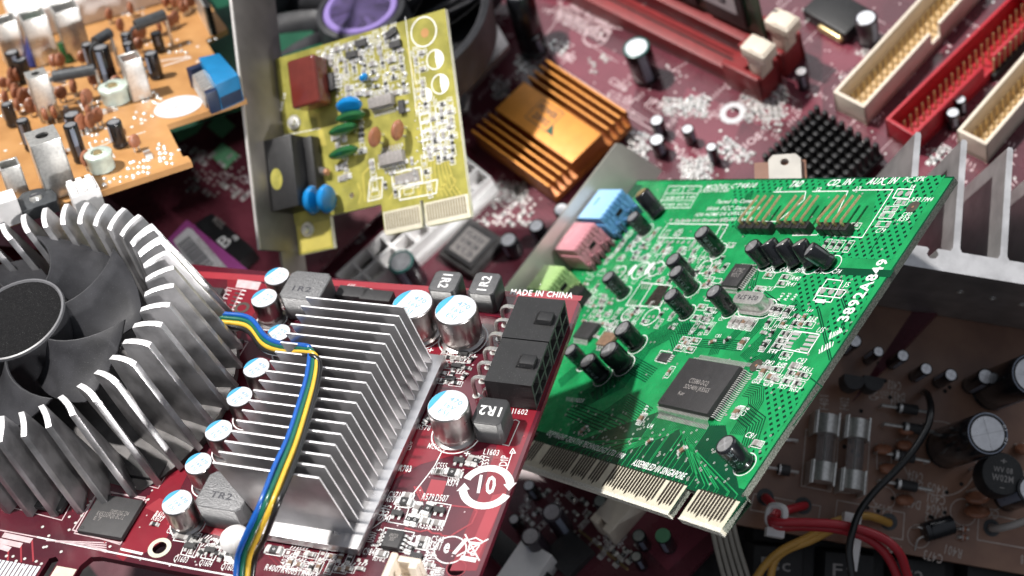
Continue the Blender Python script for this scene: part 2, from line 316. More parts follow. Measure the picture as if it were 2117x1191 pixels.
# ------------------------------------------------------------------ things, parts
WM = {}
def tag(o, label=None, cat=None, group=None, kind=None):
    if label: o['label'] = label
    if cat: o['category'] = cat
    if group: o['group'] = group
    if kind: o['kind'] = kind
def part(parent, name, me, loc=(0, 0, 0), rot=0., Mx=None, label=None, kind=None):
    if isinstance(me, MB): me = me.mesh(name)
    o = bpy.data.objects.new(name, me); COL.objects.link(o); o.parent = parent
    L = Mx if Mx is not None else Matrix.Translation(loc)@Matrix.Rotation(rot, 4, 'Z')
    o.matrix_parent_inverse = Matrix.Identity(4); o.matrix_local = L
    WM[o.name] = WM[parent.name]@L
    if label: o['label'] = label
    if kind: o['kind'] = kind
    return o
class Board:
    """a root Empty with a real pose; at() meets the sight line of a photograph pixel with the plane z = h of that pose"""
    def __init__(s, name, R, px, Z, label, cat, group=None, root=None, parent=None, me=None):
        s.R = np.array(R, float); s.P = ray(px)*Z
        Rw = C2W@s.R; Pw = C2W@s.P+OFF
        s.M = Matrix([[*Rw[i], Pw[i]] for i in range(3)]+[[0, 0, 0, 1]])
        if name:
            o = bpy.data.objects.new(name, me); COL.objects.link(o)
            if parent is None: o.matrix_world = s.M; tag(o, label, cat, group)
            else: o.parent = parent; o.matrix_parent_inverse = Matrix.Identity(4); o.matrix_local = WM[parent.name].inverted()@s.M
            WM[o.name] = s.M; s.o = o
        s.sk = MB()
    def at(s, p, h=0.):
        r = ray(p); n = s.R[:, 2]; t = (n@s.P+h)/(n@r); q = s.R.T@(r*t-s.P); return (float(q[0]), float(q[1]))
    def on(s, p, point, normal):                          # meets the sight line with any local plane; local xyz
        r = s.R.T@ray(p); c = -(s.R.T@s.P); n = np.array(normal, float); t = n@(np.array(point, float)-c)/(n@r); q = c+r*t; return tuple(float(v) for v in q)
    def proj(s, q):
        c = s.R@np.array(q, float)+s.P; return (CX+FPX*c[0]/c[2], CY+FPX*c[1]/c[2])
    def depth(s, q): return float((s.R@np.array(q, float)+s.P)[2])
    def hgt(s, base, top):
        x, y = s.at(base); best = min((math.dist(s.proj((x, y, h/100)), top), h/100) for h in range(2, 700, 2)); return best[1]
    def cm(s, px, at, h=0.): return px*s.depth((*s.at(at, h), h))/FPX
    def ext(s, quad, h):
        P = [s.at(p, h) for p in quad]
        return ((P[0][0]+P[3][0])/2, (P[1][0]+P[2][0])/2, (P[2][1]+P[3][1])/2, (P[0][1]+P[1][1])/2)  # x0 x1 y0 y1 from TL TR BR BL
    def txt(s, st, p, q, h, shear=0., m='silk', z=.006, bold=.008, hh=0.): s.sk.text(st, s.at(p, hh), s.at(q, hh), h, z+hh, m, shear, None, bold)
    def ln(s, pts, w=.02, m='silk', z=.006, close=False): s.sk.line([s.at(p) for p in pts], w, z, m, close)
    def rc(s, quad, w=.02, m='silk', z=.006): s.ln(quad, w, m, z, True)
    def area(s, pts, m, z=.002): s.sk.flat([s.at(p) for p in pts], z, m)
    def finish(s, name='printed_markings'):
        if s.sk.v: part(s.o, name, s.sk.mesh(name, smooth=False))
Z = lambda x0, y0, k: (lambda x, y: (x0+x/k, y0+y/k))
zg = Z(1050, 350, 2.77); z4 = Z(1500, 340, 2.706); z5 = Z(1080, 700, 2.425); zr1 = Z(400, 530, 1.802); zr2 = Z(700, 560, 1.887)
zf = Z(0, 400, 2.977); zb = Z(0, 780, 2.898); zo = Z(0, 0, 2.647); zm = Z(460, 0, 2.127); zt = Z(950, 0, 2.836); zs = Z(1500, 0, 2.126)
z6 = Z(1520, 600, 2.015); y1 = Z(1180, 360, 5.953); y2 = Z(1280, 540, 5.953); y3 = Z(1560, 500, 5.953); y4 = Z(1500, 660, 5.953)
y5 = Z(760, 960, 5.157); y6 = Z(280, 1000, 5.88); y7 = Z(1740, 1000, 5.615); y8 = Z(0, 1000, 6.234)
x1 = Z(0, 0, 4.763); x2 = Z(250, 0, 4.763); x5 = Z(600, 460, 3.65); x6 = Z(1000, 940, 3.65); x7 = Z(1750, 600, 2.978); x8 = Z(1350, 0, 3.849)
def qz(z, *c): return [z(c[i], c[i+1]) for i in range(0, len(c), 2)]
# ------------------------------------------------------------------ component kit (all lengths cm)
def cap_meshes(r, h, style='black', n=28, seed=0):
    """an electrolytic can: sleeve, top disc with a scored vent, polarity stripe"""
    b = MB(); t = MB(); st = MB()
    sl = {'black': 'sleeve', 'alu': 'canal', 'purple': 'sleeve_p', 'teal': 'sleeve'}[style]
    if style == 'alu':
        b.lathe([(r*.92, 0), (r*1.06, .0), (r*1.06, .05), (r*.9, .09), (r*.88, .13), (r*.98, .19), (r, .24), (r, h-.05), (r*.985, h-.015), (r*.95, h)], sl, n)
        t.lathe([(r*.955, h+.001), (r*.94, h+.006), (0, h+.008)], 'capwhite', n)
        g = [( r*.93*math.cos(a), r*.93*math.sin(a)) for a in np.linspace(math.radians(132), math.radians(228), 12)]
        t.flat(g, h+.012, 'capblue')
        for k, (tx, w) in enumerate((('470', .8), ('16V', .7), ('E5J', .6))):
            y = r*(.25-.42*k); t.text(tx, (r*(-.15), y), (r*(-.15+w*.85), y), r*.28, h+.012, 'captxt', 0, None, .0)
        return b.mesh('capacitor'), t.mesh('top'), None
    b.lathe([(r*.9, 0.02), (r*.99, .05), (r, .09), (r*.93, .14), (r*.93, .17), (r, .23), (r, h-.06), (r*.97, h-.02), (r*.88, h), (r*.80, h), (r*.80, h-.02)], sl if style != 'teal' else 'sleeve', n,
            ms=None if style != 'teal' else ['sleeve']*7+['cteal']*3)
    t.lathe([(r*.81, h-.022), (r*.79, h-.012), (0, h-.010)], 'captop', n)
    for a in (0.4, .4+math.pi/2):
        c, d = math.cos(a)*r*.74, math.sin(a)*r*.74; t.strip((-c, -d), (c, d), r*.05, h-.006, 'castalu')
    a0 = math.radians(200); k = 8; w = math.radians(34)
    for i in range(k):
        a, c = a0+w*i/k, a0+w*(i+1)/k; R = r*1.006
        st.poly([(R*math.cos(a), R*math.sin(a), .24), (R*math.cos(c), R*math.sin(c), .24), (R*math.cos(c), R*math.sin(c), h-.06), (R*math.cos(a), R*math.sin(a), h-.06)], 'stripe')
    return b.mesh('capacitor'), t.mesh('top'), st.mesh('stripe')
_CM = {}
def cap(b, top, dpx, h, style='black', rot=0., r=None, name='electrolytic_capacitor', lean=None, label=None, stripe=True):
    r = r or round(b.cm(dpx, top, h)/2, 3); key = (round(r, 2), round(h, 2), style)
    if key not in _CM: _CM[key] = cap_meshes(key[0], key[1], style)
    a, t, s = _CM[key]; x, y = b.at(top, h)
    Mx = Matrix.Translation((x, y, 0))@Matrix.Rotation(rot, 4, 'Z')
    if lean: # lean = pixel of the base centre
        bx, by = b.at(lean); d = Vector((x-bx, y-by, h)); L = d.length
        Mx = Matrix.Translation((bx, by, .02))@d.to_track_quat('Z', 'Y').to_matrix().to_4x4()@Matrix.Rotation(rot, 4, 'Z')
    o = part(b.o, name, a, Mx=Mx, label=label)
    part(o, 'top', t)
    if s and stripe: part(o, 'stripe', s)
    return o
def wrap(r, x0, ang0):                                    # bends flat text round a sleeve of radius r, reading upwards
    def f(v): a = ang0+v[1]/r; return (r*1.008*math.cos(a), r*1.008*math.sin(a), v[0]+x0)
    return f
_SM = {}
def smd_mesh(kind):
    if kind in _SM: return _SM[kind]
    m = MB(); body = {'r': 'smdblk', 'c': 'smdtan', 'g': 'smdgry'}[kind[0]]; w, d, h = {'s': (.16, .085, .05), 'm': (.21, .125, .06), 'l': (.32, .17, .09)}[kind[1]]
    m.box(-w*.27, w*.27, -d/2, d/2, .012, h, body)
    for sg in (-1, 1): m.box(min(sg*w*.27, sg*w*.5), max(sg*w*.27, sg*w*.5), -d/2-.003, d/2+.003, .010, h+.004, 'solder'); m.prism([(sg*w*.5, -d/2), (sg*w*.72, -d/2), (sg*w*.72, d/2), (sg*w*.5, d/2)], .004, .02, 'solder')
    if kind[0] == 'r' and kind[1] != 's': m.ring(0, 0, .022, .009, h+.002, 'silk', 10)
    _SM[kind] = m.mesh('surface_'+{'r': 'resistor', 'c': 'capacitor', 'g': 'capacitor'}[kind[0]]); return _SM[kind]
CNT = {}
def smd(b, p, rot=0, kind='rs', loc=None):
    nm = {'r': 'surface_resistor', 'c': 'surface_capacitor', 'g': 'surface_capacitor'}[kind[0]]
    x, y = loc or b.at(p, .03); k = (b.o.name, nm); CNT[k] = CNT.get(k, 0)+1
    if CNT[k] > 98: EXTRA.setdefault(b.o.name, (b, []))[1].append((x, y, rot, kind)); return
    part(b.o, nm, smd_mesh(kind), (x, y, 0), math.radians(rot))
EXTRA = {}
def extras():
    for nm, (b, L) in EXTRA.items():
        bm = bmesh.new(); mats = []
        allm = MB()
        for x, y, rot, kind in L:
            me = smd_mesh(kind); c, s_ = math.cos(math.radians(rot)), math.sin(math.radians(rot))
            vs = [(x+v.co.x*c-v.co.y*s_, y+v.co.x*s_+v.co.y*c, v.co.z) for v in me.vertices]
            for p in me.polygons:
                allm.add([vs[i] for i in p.vertices], [range(len(p.vertices))], me.materials[p.material_index])
        part(b.o, 'small_surface_components', allm.mesh('small_surface_components', smooth=False), kind='stuff')
def gull(m, x, y, dx, dy, w, z, L=.12, h=.11, mt='solder'):
    """one gull-wing chip lead leaving (x, y) towards (dx, dy)"""
    px_, py_ = -dy*w/2, dx*w/2; pr = [(0, z), (L*.35, z), (L*.55, .015), (L, .008)]
    for (a, za), (c, zc) in zip(pr, pr[1:]):
        q = [(x+dx*a-px_, y+dy*a-py_), (x+dx*c-px_, y+dy*c-py_), (x+dx*c+px_, y+dy*c+py_), (x+dx*a+px_, y+dy*a+py_)]
        zz = [za, zc, zc, za]
        m.poly([(q[i][0], q[i][1], zz[i]+.012) for i in range(4)], mt); m.poly([(q[i][0], q[i][1], zz[i]) for i in (3, 2, 1, 0)], mt)
        m.poly([(q[0][0], q[0][1], za), (q[1][0], q[1][1], zc), (q[1][0], q[1][1], zc+.012), (q[0][0], q[0][1], za+.012)], mt)
        m.poly([(q[3][0], q[3][1], za+.012), (q[2][0], q[2][1], zc+.012), (q[2][0], q[2][1], zc), (q[3][0], q[3][1], za)], mt)
def chip(b, quad, h, pins=(0, 0), lines=(), name='chip', body='chip', pw=.5, L=.12, bevel=.012, rot=0, label=None, dot=True, sides='xy', tcol='chipgrey', flip=0):
    x0, x1_, y0, y1_ = b.ext(quad, h) if len(quad) == 4 and isinstance(quad[0], tuple) else quad
    if x0 > x1_: x0, x1_ = x1_, x0
    if y0 > y1_: y0, y1_ = y1_, y0
    cx, cy, w, d = (x0+x1_)/2, (y0+y1_)/2, x1_-x0, y1_-y0
    m = MB(); m.prism([(-w/2, -d/2), (w/2, -d/2), (w/2, d/2), (-w/2, d/2)], .03, h*.55, body, body); m.prism([(-w/2, -d/2), (w/2, -d/2), (w/2, d/2), (-w/2, d/2)], h*.5, h, body, sc=.97)
    o = part(b.o, name, m.mesh(name, bevel), (cx, cy, 0), rot, label=label)
    if pins[0] or pins[1]:
        g = MB()
        for k in range(pins[0]):
            x = -w/2+w*(k+.75)/(pins[0]+.5)
            for sg in (-1, 1): gull(g, x, sg*d/2, 0, sg, w/pins[0]*pw, h*.5, L)
        for k in range(pins[1]):
            y = -d/2+d*(k+.75)/(pins[1]+.5)
            for sg in (-1, 1): gull(g, sg*w/2, y, sg, 0, d/pins[1]*pw, h*.5, L)
        part(o, 'leads', g.mesh('leads', smooth=False))
    if lines or dot:
        t = MB()
        for (st, u, v, ln_, th) in lines:
            if flip: t.text(st, (-u*w/2, -v*d/2), (-(u+ln_)*w/2, -v*d/2), -(-th), h+.003, tcol)
            else: t.text(st, (u*w/2, v*d/2), ((u+ln_)*w/2, v*d/2), th, h+.003, tcol)
        if dot: t.ring(-w*.42, -d*.40, min(w, d)*.035, .012, h+.003, 'hole', 14)
        if t.v: part(o, 'marking', t.mesh('marking', smooth=False))
    return o, (cx, cy, w, d)
def sot(b, p, rot=0, s=1.):
    m = MB(); m.box(-.15*s, .15*s, -.075*s, .075*s, .02, .1*s, 'chip')
    for x, sg in ((-.09, -1), (.09, -1), (0, 1)): m.box((x-.035)*s, (x+.035)*s, *sorted((sg*.075*s, sg*.17*s)), .006, .03, 'solder')
    x, y = b.at(p, .05); part(b.o, 'small_transistor', m.mesh('small_transistor'), (x, y, 0), math.radians(rot))
def disc_cap(b, base, w, hgt, mt, rot=0, thick=.25, name='disc_capacitor', tilt=0., up=0., label=None):
    """a dipped disc standing on edge on two leads"""
    m = MB(); n = 18; prof = []
    M4 = Matrix.Translation((0, 0, up+hgt/2))@Matrix.Rotation(math.radians(90), 4, 'X')@Matrix.Diagonal((1, hgt/w, 1, 1))
    T = thick/2; R = w/2
    m.lathe([(0.001, -T), (R*.6, -T*.9), (R*.88, -T*.6), (R, 0), (R*.88, T*.6), (R*.6, T*.9), (0.001, T)], mt, n, M4=M4)
    m.tube([(-w*.2, 0, 0), (-w*.2, 0, up+hgt*.3)], .03, 'tin', 6); m.tube([(w*.2, 0, 0), (w*.2, 0, up+hgt*.3)], .03, 'tin', 6)
    x, y = b.at(base)
    return part(b.o, name, m.mesh(name), Mx=Matrix.Translation((x, y, 0))@Matrix.Rotation(math.radians(rot), 4, 'Z')@Matrix.Rotation(tilt, 4, 'X'), label=label)
def blob_row(b, quad, n1, n2, mt='solder', s=.05, jit=.3, z=.0, name=None, sk=None, ok=None):
    """small solder joints on a quad region"""
    m = sk or MB(); P = [b.at(p) for p in quad]
    for i in range(n1):
        for j in range(n2):
            if random.random() < .12: continue
            u = (i+.5+random.uniform(-jit, jit))/n1; v = (j+.5+random.uniform(-jit, jit))/n2
            x = (P[0][0]*(1-u)+P[1][0]*u)*(1-v)+(P[3][0]*(1-u)+P[2][0]*u)*v; y = (P[0][1]*(1-u)+P[1][1]*u)*(1-v)+(P[3][1]*(1-u)+P[2][1]*u)*v
            if ok and not ok(x, y): continue
            r = s*random.uniform(.6, 1.2); m.lathe([(r, z+.003), (r*.8, z+r*.5), (r*.3, z+r*.85), (0, z+r*.9)], mt, 8, x, y)
    return m
def scatter_smd(b, quad, n1, n2, rots=(0, 90), kinds=('rs', 'cs', 'gs'), p=.85, jit=.15, pads=.3, boxes=.4, scrib=.3):
    P = [b.at(q) for q in quad]
    for i in range(n1):
        for j in range(n2):
            u = (i+.5+random.uniform(-jit, jit))/n1; v = (j+.5+random.uniform(-jit, jit))/n2
            x = (P[0][0]*(1-u)+P[1][0]*u)*(1-v)+(P[3][0]*(1-u)+P[2][0]*u)*v; y = (P[0][1]*(1-u)+P[1][1]*u)*(1-v)+(P[3][1]*(1-u)+P[2][1]*u)*v
            rot = random.choice(rots); q = random.random()
            dx, dy = (.15, .075) if rot == 0 else (.075, .15)
            if q < p: smd(b, None, rot, random.choice(kinds), (x, y))
            elif q < p+pads:
                for sg in (-1, 1): b.sk.box(*((x+sg*.08-.035, x+sg*.08+.035, y-.04, y+.04) if rot == 0 else (x-.04, x+.04, y+sg*.08-.035, y+sg*.08+.035)), .002, .008, 'pad')
            if random.random() < boxes: b.sk.line([(x-dx, y-dy), (x+dx, y-dy), (x+dx, y+dy), (x-dx, y+dy)], .014, .006, 'silk', True)
            if random.random() < scrib:
                for k in range(3): b.sk.strip((x-.08+k*.07, y+dy+.03), (x-.05+k*.07, y+dy+.09), .022, .006, 'silk')
def smoothpath(P, k=6):
    out = []; P = [Vector(p) for p in P]
    for i in range(len(P)-1):
        p0, p1, p2, p3 = P[max(i-1, 0)], P[i], P[i+1], P[min(i+2, len(P)-1)]
        for j in range(k):
            t = j/k; out.append(.5*((2*p1)+(-p0+p2)*t+(2*p0-5*p1+4*p2-p3)*t*t+(-p0+3*p1-3*p2+p3)*t**3))
    return [tuple(p) for p in out]+[tuple(P[-1])]
def axial(b, p, q, r, h, body='chip', band='solder', frac=(.3, .72), name='diode'):
    """a part lying along its wires between two holes p and q"""
    a = Vector((*b.at(p), 0)); c = Vector((*b.at(q), 0)); d = c-a; up = Vector((0, 0, h))
    m = MB(); m.tube(smoothpath([a, a+up*.9, a+up+d*.06, c+up-d*.06, c+up*.9, c], 4), .04, 'tin', 6)
    s0, s1 = a+up+d*frac[0], a+up+d*frac[1]; dd = (s1-s0)
    m.tube([s0, s0+dd*.03, s1-dd*.03, s1], [r*.85, r, r, r*.85], body, 16)
    if band: m.tube([s0+dd*.08, s0+dd*.22], [r*1.02, r*1.02], band, 16)
    return part(b.o, name, m.mesh(name))
# ================================================================== green sound card
RG = fr((.497, .059, -.866), (.583, -.762, .284))
G = Board('sound_card', RG, (1440, 795), 32.6, 'green sound card with pink, blue and lime audio jacks standing tilted over the pile', 'sound card')
a = G.at
TL, TR, BR = a((1316, 382)), a((1973, 352)), a((1538, 1036))
xl = TL[0]-.15; yt = (TL[1]+TR[1])/2; xr = (TR[0]+BR[0])/2+.0; yb = BR[1]
yf = a((1100, 915))[1]; yb = (a((1520, 1030))[1]+yf)/2       # line where the mask ends
yk = a((1480, 1098))[1]                                      # tip of the contacts
c0 = a((1107, 905))[0]; n0 = a((1395, 1045))[0]; n1 = a((1408, 1062))[0]; c1 = a((1527, 1045))[0]
print('green', xl, xr, yt, yb, yk, c0, n0, n1, c1)
def fillet(p0, p1, p2, r):
    p0, p1, p2 = map(lambda p: Vector((p[0], p[1])), (p0, p1, p2)); u = (p0-p1).normalized(); v = (p2-p1).normalized()
    A, B = p1+u*r, p1+v*r; return [tuple(A*(1-t)**2+p1*2*t*(1-t)+B*t*t) for t in (0, .33, .66, 1)]
out = [(xl, yt), (xl, yb+.25), (c0, yb+.25)]+fillet((c0, yb), (c0, yk), (n0, yk), .12)+fillet((c0, yk), (n0, yk), (n0, yb), .12)+[(n0, yb-.05)]+[(n1, yb-.05)]+fillet((n1, yb), (n1, yk), (c1, yk), .12)+fillet((n1, yk), (c1, yk), (c1, yb), .18)+[(c1, yb+.18), (c1+.12, yb+.10), (xr-.02, yb+.14)]
out += [(xr, yb+.3), (xr, yt-.05), (xr-.05, yt)]
H1 = (*a((1590, 887)), .155); H2 = (*a((1908, 391)), .155)
brd = part(G.o, 'circuit_board', plate(out, [H1, H2], -.16, 0, ['board_grn', 'edge']))
# bare contact tongue: laminate sheet above the mask colour, its rough rim and the contacts
tg = MB()
for (u0, u1) in ((c0, n0), (n1, c1)):
    tg.prism([(u0+.02, yk+.02), (u1-.02, yk+.02), (u1-.02, yb+.01), (u0+.02, yb+.01)], -.163, .004, 'fibre')
    tg.prism([(u0+.01, yk-.006), (u1-.01, yk-.006), (u1-.04, yk+.09), (u0+.04, yk+.09)], -.166, .0045, 'fibreedge')
tgo = part(G.o, 'contact_tongue', tg.mesh('contact_tongue', smooth=False))
gf = [(-10, 0)]; pitch = .127
skip = {3, 4, 5, 15, 25, 32, 33}
x = c0+.16; k = 0
nco = 0
while x < c1-.08 and nco < 90:
    if not (n0-.06 < x < n1+.09) and k not in (4, 5, 6, 19, 26, 31, 32, 51):
        m = MB(); L = .30 if k % 3 else .36
        m.prism([(-.034, yb+.04), (-.034, yk+.26-(k%4 == 1)*.06), (0, yk+.19-(k%4 == 1)*.06), (.034, yk+.26-(k%4 == 1)*.06), (.034, yb+.04)], .006, .011, 'dark_contact'); part(G.o, 'edge_contact', m.mesh('edge_contact', smooth=False), (x, 0, 0)); nco += 1
    x += pitch*.86; k += 1
G.sk.flat([(xl+.1, yb+.3), (xr-.05, yb+.3), (xr-.05, yt-.05), (xl+.1, yt-.05)], .0015, 'pour_grn')
G.area([(1160, 925), (1365, 850), (1460, 880), (1500, 880), (1530, 1020), (1300, 980)], 'board_grn', .0028)
G.area([(1210, 480), (1310, 380), (1330, 384), (1240, 500), (1215, 540)], 'board_grn', .0028)
# copper pours (mask over copper is the lighter green)
if 0: G.area([(1330, 384), (1968, 355), (1916, 436), (1868, 510), (1850, 536), (1690, 535), (1560, 520), (1500, 470), (1200, 560), (1260, 480)], 'pour_grn')
hx = lambda pts, z=.004: G.area(pts, 'hatch', z)
hx([(1690, 375), (1955, 362), (1905, 440), (1868, 500), (1842, 538), (1700, 530), (1690, 480), (1800, 470), (1815, 388), (1690, 392)])
hx([(1520, 378), (1690, 370), (1690, 392), (1540, 400), (1520, 470), (1500, 470)])
hx([(1650, 570), (1700, 556), (1822, 566), (1780, 640), (1735, 710), (1700, 700), (1725, 620), (1690, 640), (1668, 700), (1640, 660)])
hx([(1575, 800), (1668, 800), (1640, 850), (1600, 905), (1568, 960), (1545, 950), (1590, 880), (1578, 840)])
if 0: G.area([(1560, 556), (1835, 566), (1700, 790), (1560, 770), (1520, 720), (1520, 640)], 'pour_grn', .0025)
if 0: G.area([(1575, 796), (1690, 800), (1570, 985), (1560, 1000), (1510, 1025), (1460, 1000), (1500, 900), (1540, 850)], 'pour_grn', .0025)
if 0: G.area([(1510, 560), (1200, 545), (1090, 760), (1120, 840), (1300, 800), (1370, 690), (1500, 690), (1540, 610)], 'pour_grn', .0023)
if 0: G.area([(1290, 790), (1355, 850), (1330, 900), (1240, 960), (1150, 920), (1200, 850)], 'pour_grn', .0023)
def bundle(px, n, pitch, w=.022, m='pour_grn', z=.0055, side=1, loc=False):
    P = [Vector(p if loc else a(p)) for p in px]
    for k in range(n):
        o = k*pitch*side; Q = []
        for i, p in enumerate(P):
            d1 = (P[i]-P[i-1]).normalized() if i else None; d2 = (P[i+1]-P[i]).normalized() if i < len(P)-1 else None
            if d1 is None: nn = Vector((-d2.y, d2.x)); Q.append(p+nn*o)
            elif d2 is None: nn = Vector((-d1.y, d1.x)); Q.append(p+nn*o)
            else:
                n1_ = Vector((-d1.y, d1.x)); n2_ = Vector((-d2.y, d2.x)); b_ = (n1_+n2_); b_ = b_/max(.2, b_.dot(n1_)); Q.append(p+b_*o)
        G.sk.line([tuple(q) for q in Q], w, z, m)
D = 'board_grn'
bundle([(1395, 735), (1385, 700), (1345, 722), (1290, 800), (1190, 850)], 11, .062, .026, D, side=-1)
bundle([(1350, 845), (1300, 815), (1235, 860), (1180, 880)], 9, .06, .024, D, side=1)
bundle([(1548, 750), (1600, 700), (1640, 655), (1660, 640)], 9, .055, .022, D)
bundle([(1420, 735), (1425, 700), (1500, 705), (1560, 640)], 5, .055, .022, D, side=-1)
bundle([(1555, 790), (1580, 795), (1578, 830), (1535, 900)], 8, .055, .022, D, side=-1)
bundle([(1465, 735), (1480, 700), (1530, 705), (1580, 650)], 6, .055, .022, D, side=-1)
bundle([(1690, 640), (1715, 745)], 2, .05, .03, D); bundle([(1738, 615), (1750, 650), (1735, 690)], 2, .05, .03, D)
bundle([(1545, 400), (1520, 470), (1540, 490)], 5, .05, .022, D, side=1)
G.sk.line([a((1575, 553)), a((1840, 566))], .20, .0048, D)
G.sk.line([a((1797, 525)), a((1840, 455))], .03, .0055, D)
G.sk.line([a((1660, 770)), a((1700, 800)), a((1640, 880))], .03, .0055, D)
# traces fanning from the large chip down to the contacts
cx0, cx1, cy0, cy1 = G.ext([(1428, 736), (1532, 758), (1459, 859), (1355, 832)], .22)
rnd = random.Random(3)
for i in range(36):
    u = i/35; x0 = cx0+(cx1-cx0)*u; y0 = cy0-.16; tx = c0+1.1+(c1-c0-1.3)*u+rnd.uniform(-.1, .1)
    ym = cy0-.35-.9*abs(u-.55)-rnd.uniform(0, .1); dx = tx-x0; y2_ = ym-abs(dx)*.72
    if y2_ < yb+.15: y2_ = yb+.15
    G.sk.line([(x0, y0), (x0, ym), (tx, y2_), (tx, yb+.02)], .026, .0056, 'pour_grn')
for i in range(120):
    u = rnd.random(); v = rnd.random()
    x0 = c0+.4+(c1-c0-.6)*u; y0 = yb+.15+v*1.25
    if x0 > cx0-.3 and y0 > cy0-.3: continue
    G.sk.disc(x0, y0, .034, .0065, 'pad', 8); G.sk.disc(x0, y0, .014, .0075, 'board_grn', 6)
for i in range(150):
    p = (rnd.uniform(1200, 1930), rnd.uniform(380, 940)); x0, y0 = a(p)
    if x0 > xr-.1 or y0 > yt-.05 or p[1] > 1190: continue
    G.sk.disc(x0, y0, .03, .0065, 'pad', 8); G.sk.disc(x0, y0, .012, .0075, 'board_grn', 6)
T = G.txt
# printed words and outlines
T('MODEL:CT4810', y1(1640, 190), (1560, 388), .17, .25); T('CREATIVE LABS', (1446, 398), (1505, 397), .10, .2)
T('Tested To Comply', (1478, 421), (1562, 419), .13, .25); T('With FCC Standards', (1458, 436), (1568, 433), .14, .25)
T('FOR HOME OR OFFICE USE', (1435, 448), (1556, 444), .12, .2); T('Complies with Canadian ICES-003 Class B', (1394, 460), (1552, 456), .11, .2)
T('TAD', z4(350, 128), z4(418, 124), .20, .3, bold=.05); T('CD_IN', z4(560, 120), z4(694, 114), .20, .3, bold=.05); T('AUX_IN', z4(785, 112), z4(945, 108), .20, .3, bold=.05)
T('PC_SPK', z4(990, 98), z4(1108, 95), .15, .2); T('J1', z4(278, 150), z4(305, 148), .12); T('J2', z4(500, 150), z4(530, 148), .12); T('J3', z4(718, 146), z4(752, 144), .12)
T('J4', z4(1025, 138), z4(1055, 137), .13); T('R58 FM4', z4(1030, 210), z4(1150, 208), .13, .2); T('C80', z4(980, 292), z4(1030, 293), .13, .2); T('R59', z4(960, 318), z4(1012, 320), .13, .2); T('C79', z4(833, 382), z4(882, 384), .13, .2)
T('3892A849', z4(678, 880), z4(918, 530), .30, -.1, bold=.05)
for st, p0, p1 in (('C62', (215, 600), (262, 604)), ('C68', (298, 600), (347, 604)), ('C70', (382, 605), (432, 609)), ('C73', (490, 608), (538, 612)), ('C74', (590, 610), (636, 613))): T(st, z4(*p0), z4(*p1), .13, .2)
T('R40', z4(362, 648), z4(408, 652), .13, .2); T('R41', z4(338, 680), z4(380, 684), .13, .2); T('C67', z4(218, 705), z4(262, 709), .13, .2); T('J5', z4(655, 685), z4(684, 688), .14)
T('R43', z4(303, 762), z4(335, 722), .11); T('R45', z4(340, 762), z4(372, 722), .11); T('R49', z4(378, 762), z4(408, 730), .11)
T('R70', z4(388, 872), z4(436, 876), .13, .2); T('R68', z4(452, 875), z4(500, 880), .13, .2); T('R35', z4(318, 920), z4(366, 926), .12, .2); T('U5', z4(503, 940), z4(540, 943), .15, .2)
T('C93', z4(388, 1108), z4(440, 1114), .13, .2); T('FM3', z4(212, 1118), z4(258, 1126), .13, .2); T('R55', z4(282, 1130), z4(326, 1136), .12, .2); T('R44', z4(232, 1055), z4(280, 1062), .12, .2); T('C72', z4(298, 1094), z4(345, 1100), .12, .2)
T('R61', y4(935, 640), y4(1040, 655), .12, .2); T('C75', y4(310, 785), y4(410, 800), .13, .2); T('C78', y4(455, 820), y4(565, 835), .13, .2); T('R57', y4(640, 850), y4(745, 865), .13, .2); T('R62', y4(780, 885), y4(890, 900), .13, .2)
T('C81', z5(1112, 492), z5(1155, 504), .14, .2); T('C76', z5(1105, 392), z5(1142, 350), .12); T('U4', z5(622, 448), z5(648, 452), .13); T('C87', z5(612, 380), z5(640, 335), .12)
T('ASSEMBLED IN SINGAPORE', z5(545, 634), z5(803, 708), .17, .2, bold=.045); T('COPYRIGHT CREATIVE TECHNOLOGY LTD 1998', z5(118, 482), z5(500, 604), .15, .2, bold=.03)
T('V1810225', z5(212, 312), z5(302, 322), .12); T('C84', y2(845, 905), y2(900, 900), .1); T('C82', y2(960, 915), y2(1015, 912), .1); T('C83', y2(1175, 940), y2(1245, 940), .1); T('C57', y2(1215, 735), y2(1280, 735), .1)
for q in (qz(z4, 270, 155, 450, 152, 440, 200, 290, 320, 175, 320), qz(z4, 488, 152, 686, 150, 610, 310, 510, 395, 375, 398), qz(z4, 712, 145, 938, 142, 765, 410, 545, 398, 560, 370)): G.ln(q, .028)
G.rc(qz(z4, 965, 138, 1052, 140, 1025, 192, 936, 188), .03); G.rc(qz(z4, 570, 642, 658, 652, 590, 772, 490, 760), .028); G.rc(qz(z4, 528, 690, 680, 705, 645, 748, 505, 732), .028)
G.area(qz(z4, 510, 752, 565, 758, 552, 778, 500, 772), 'silk', .0065)
for q in ((545, 708), (592, 713), (640, 718)): G.sk.disc(*a(z4(*q)), .085, .007, 'pad', 14)
for q in ((978, 162), (1022, 164)): G.sk.disc(*a(z4(*q)), .08, .007, 'pad', 14)
G.rc(qz(z4, 385, 932, 528, 952, 460, 1058, 320, 1032), .03); G.sk.ring(*a(z4(398, 1050)), .075, .02, .0062, 'silk', a0=0, a1=180)
for q in ((390, 950), (375, 975), (355, 1000), (345, 1020), (490, 965), (475, 985), (462, 1010), (440, 1035)): x, y = a(z4(*q)); G.sk.box(x-.14, x+.14, y-.035, y+.035, .004, .011, 'solder')
G.rc(qz(y1, 1210, 150, 1620, 150, 1470, 415, 1075, 415), .024); G.ln(qz(y1, 1160, 240, 1570, 240), .02); G.ln(qz(y1, 1110, 325, 1520, 325), .02); G.ln(qz(y1, 1400, 150, 1370, 240), .02)
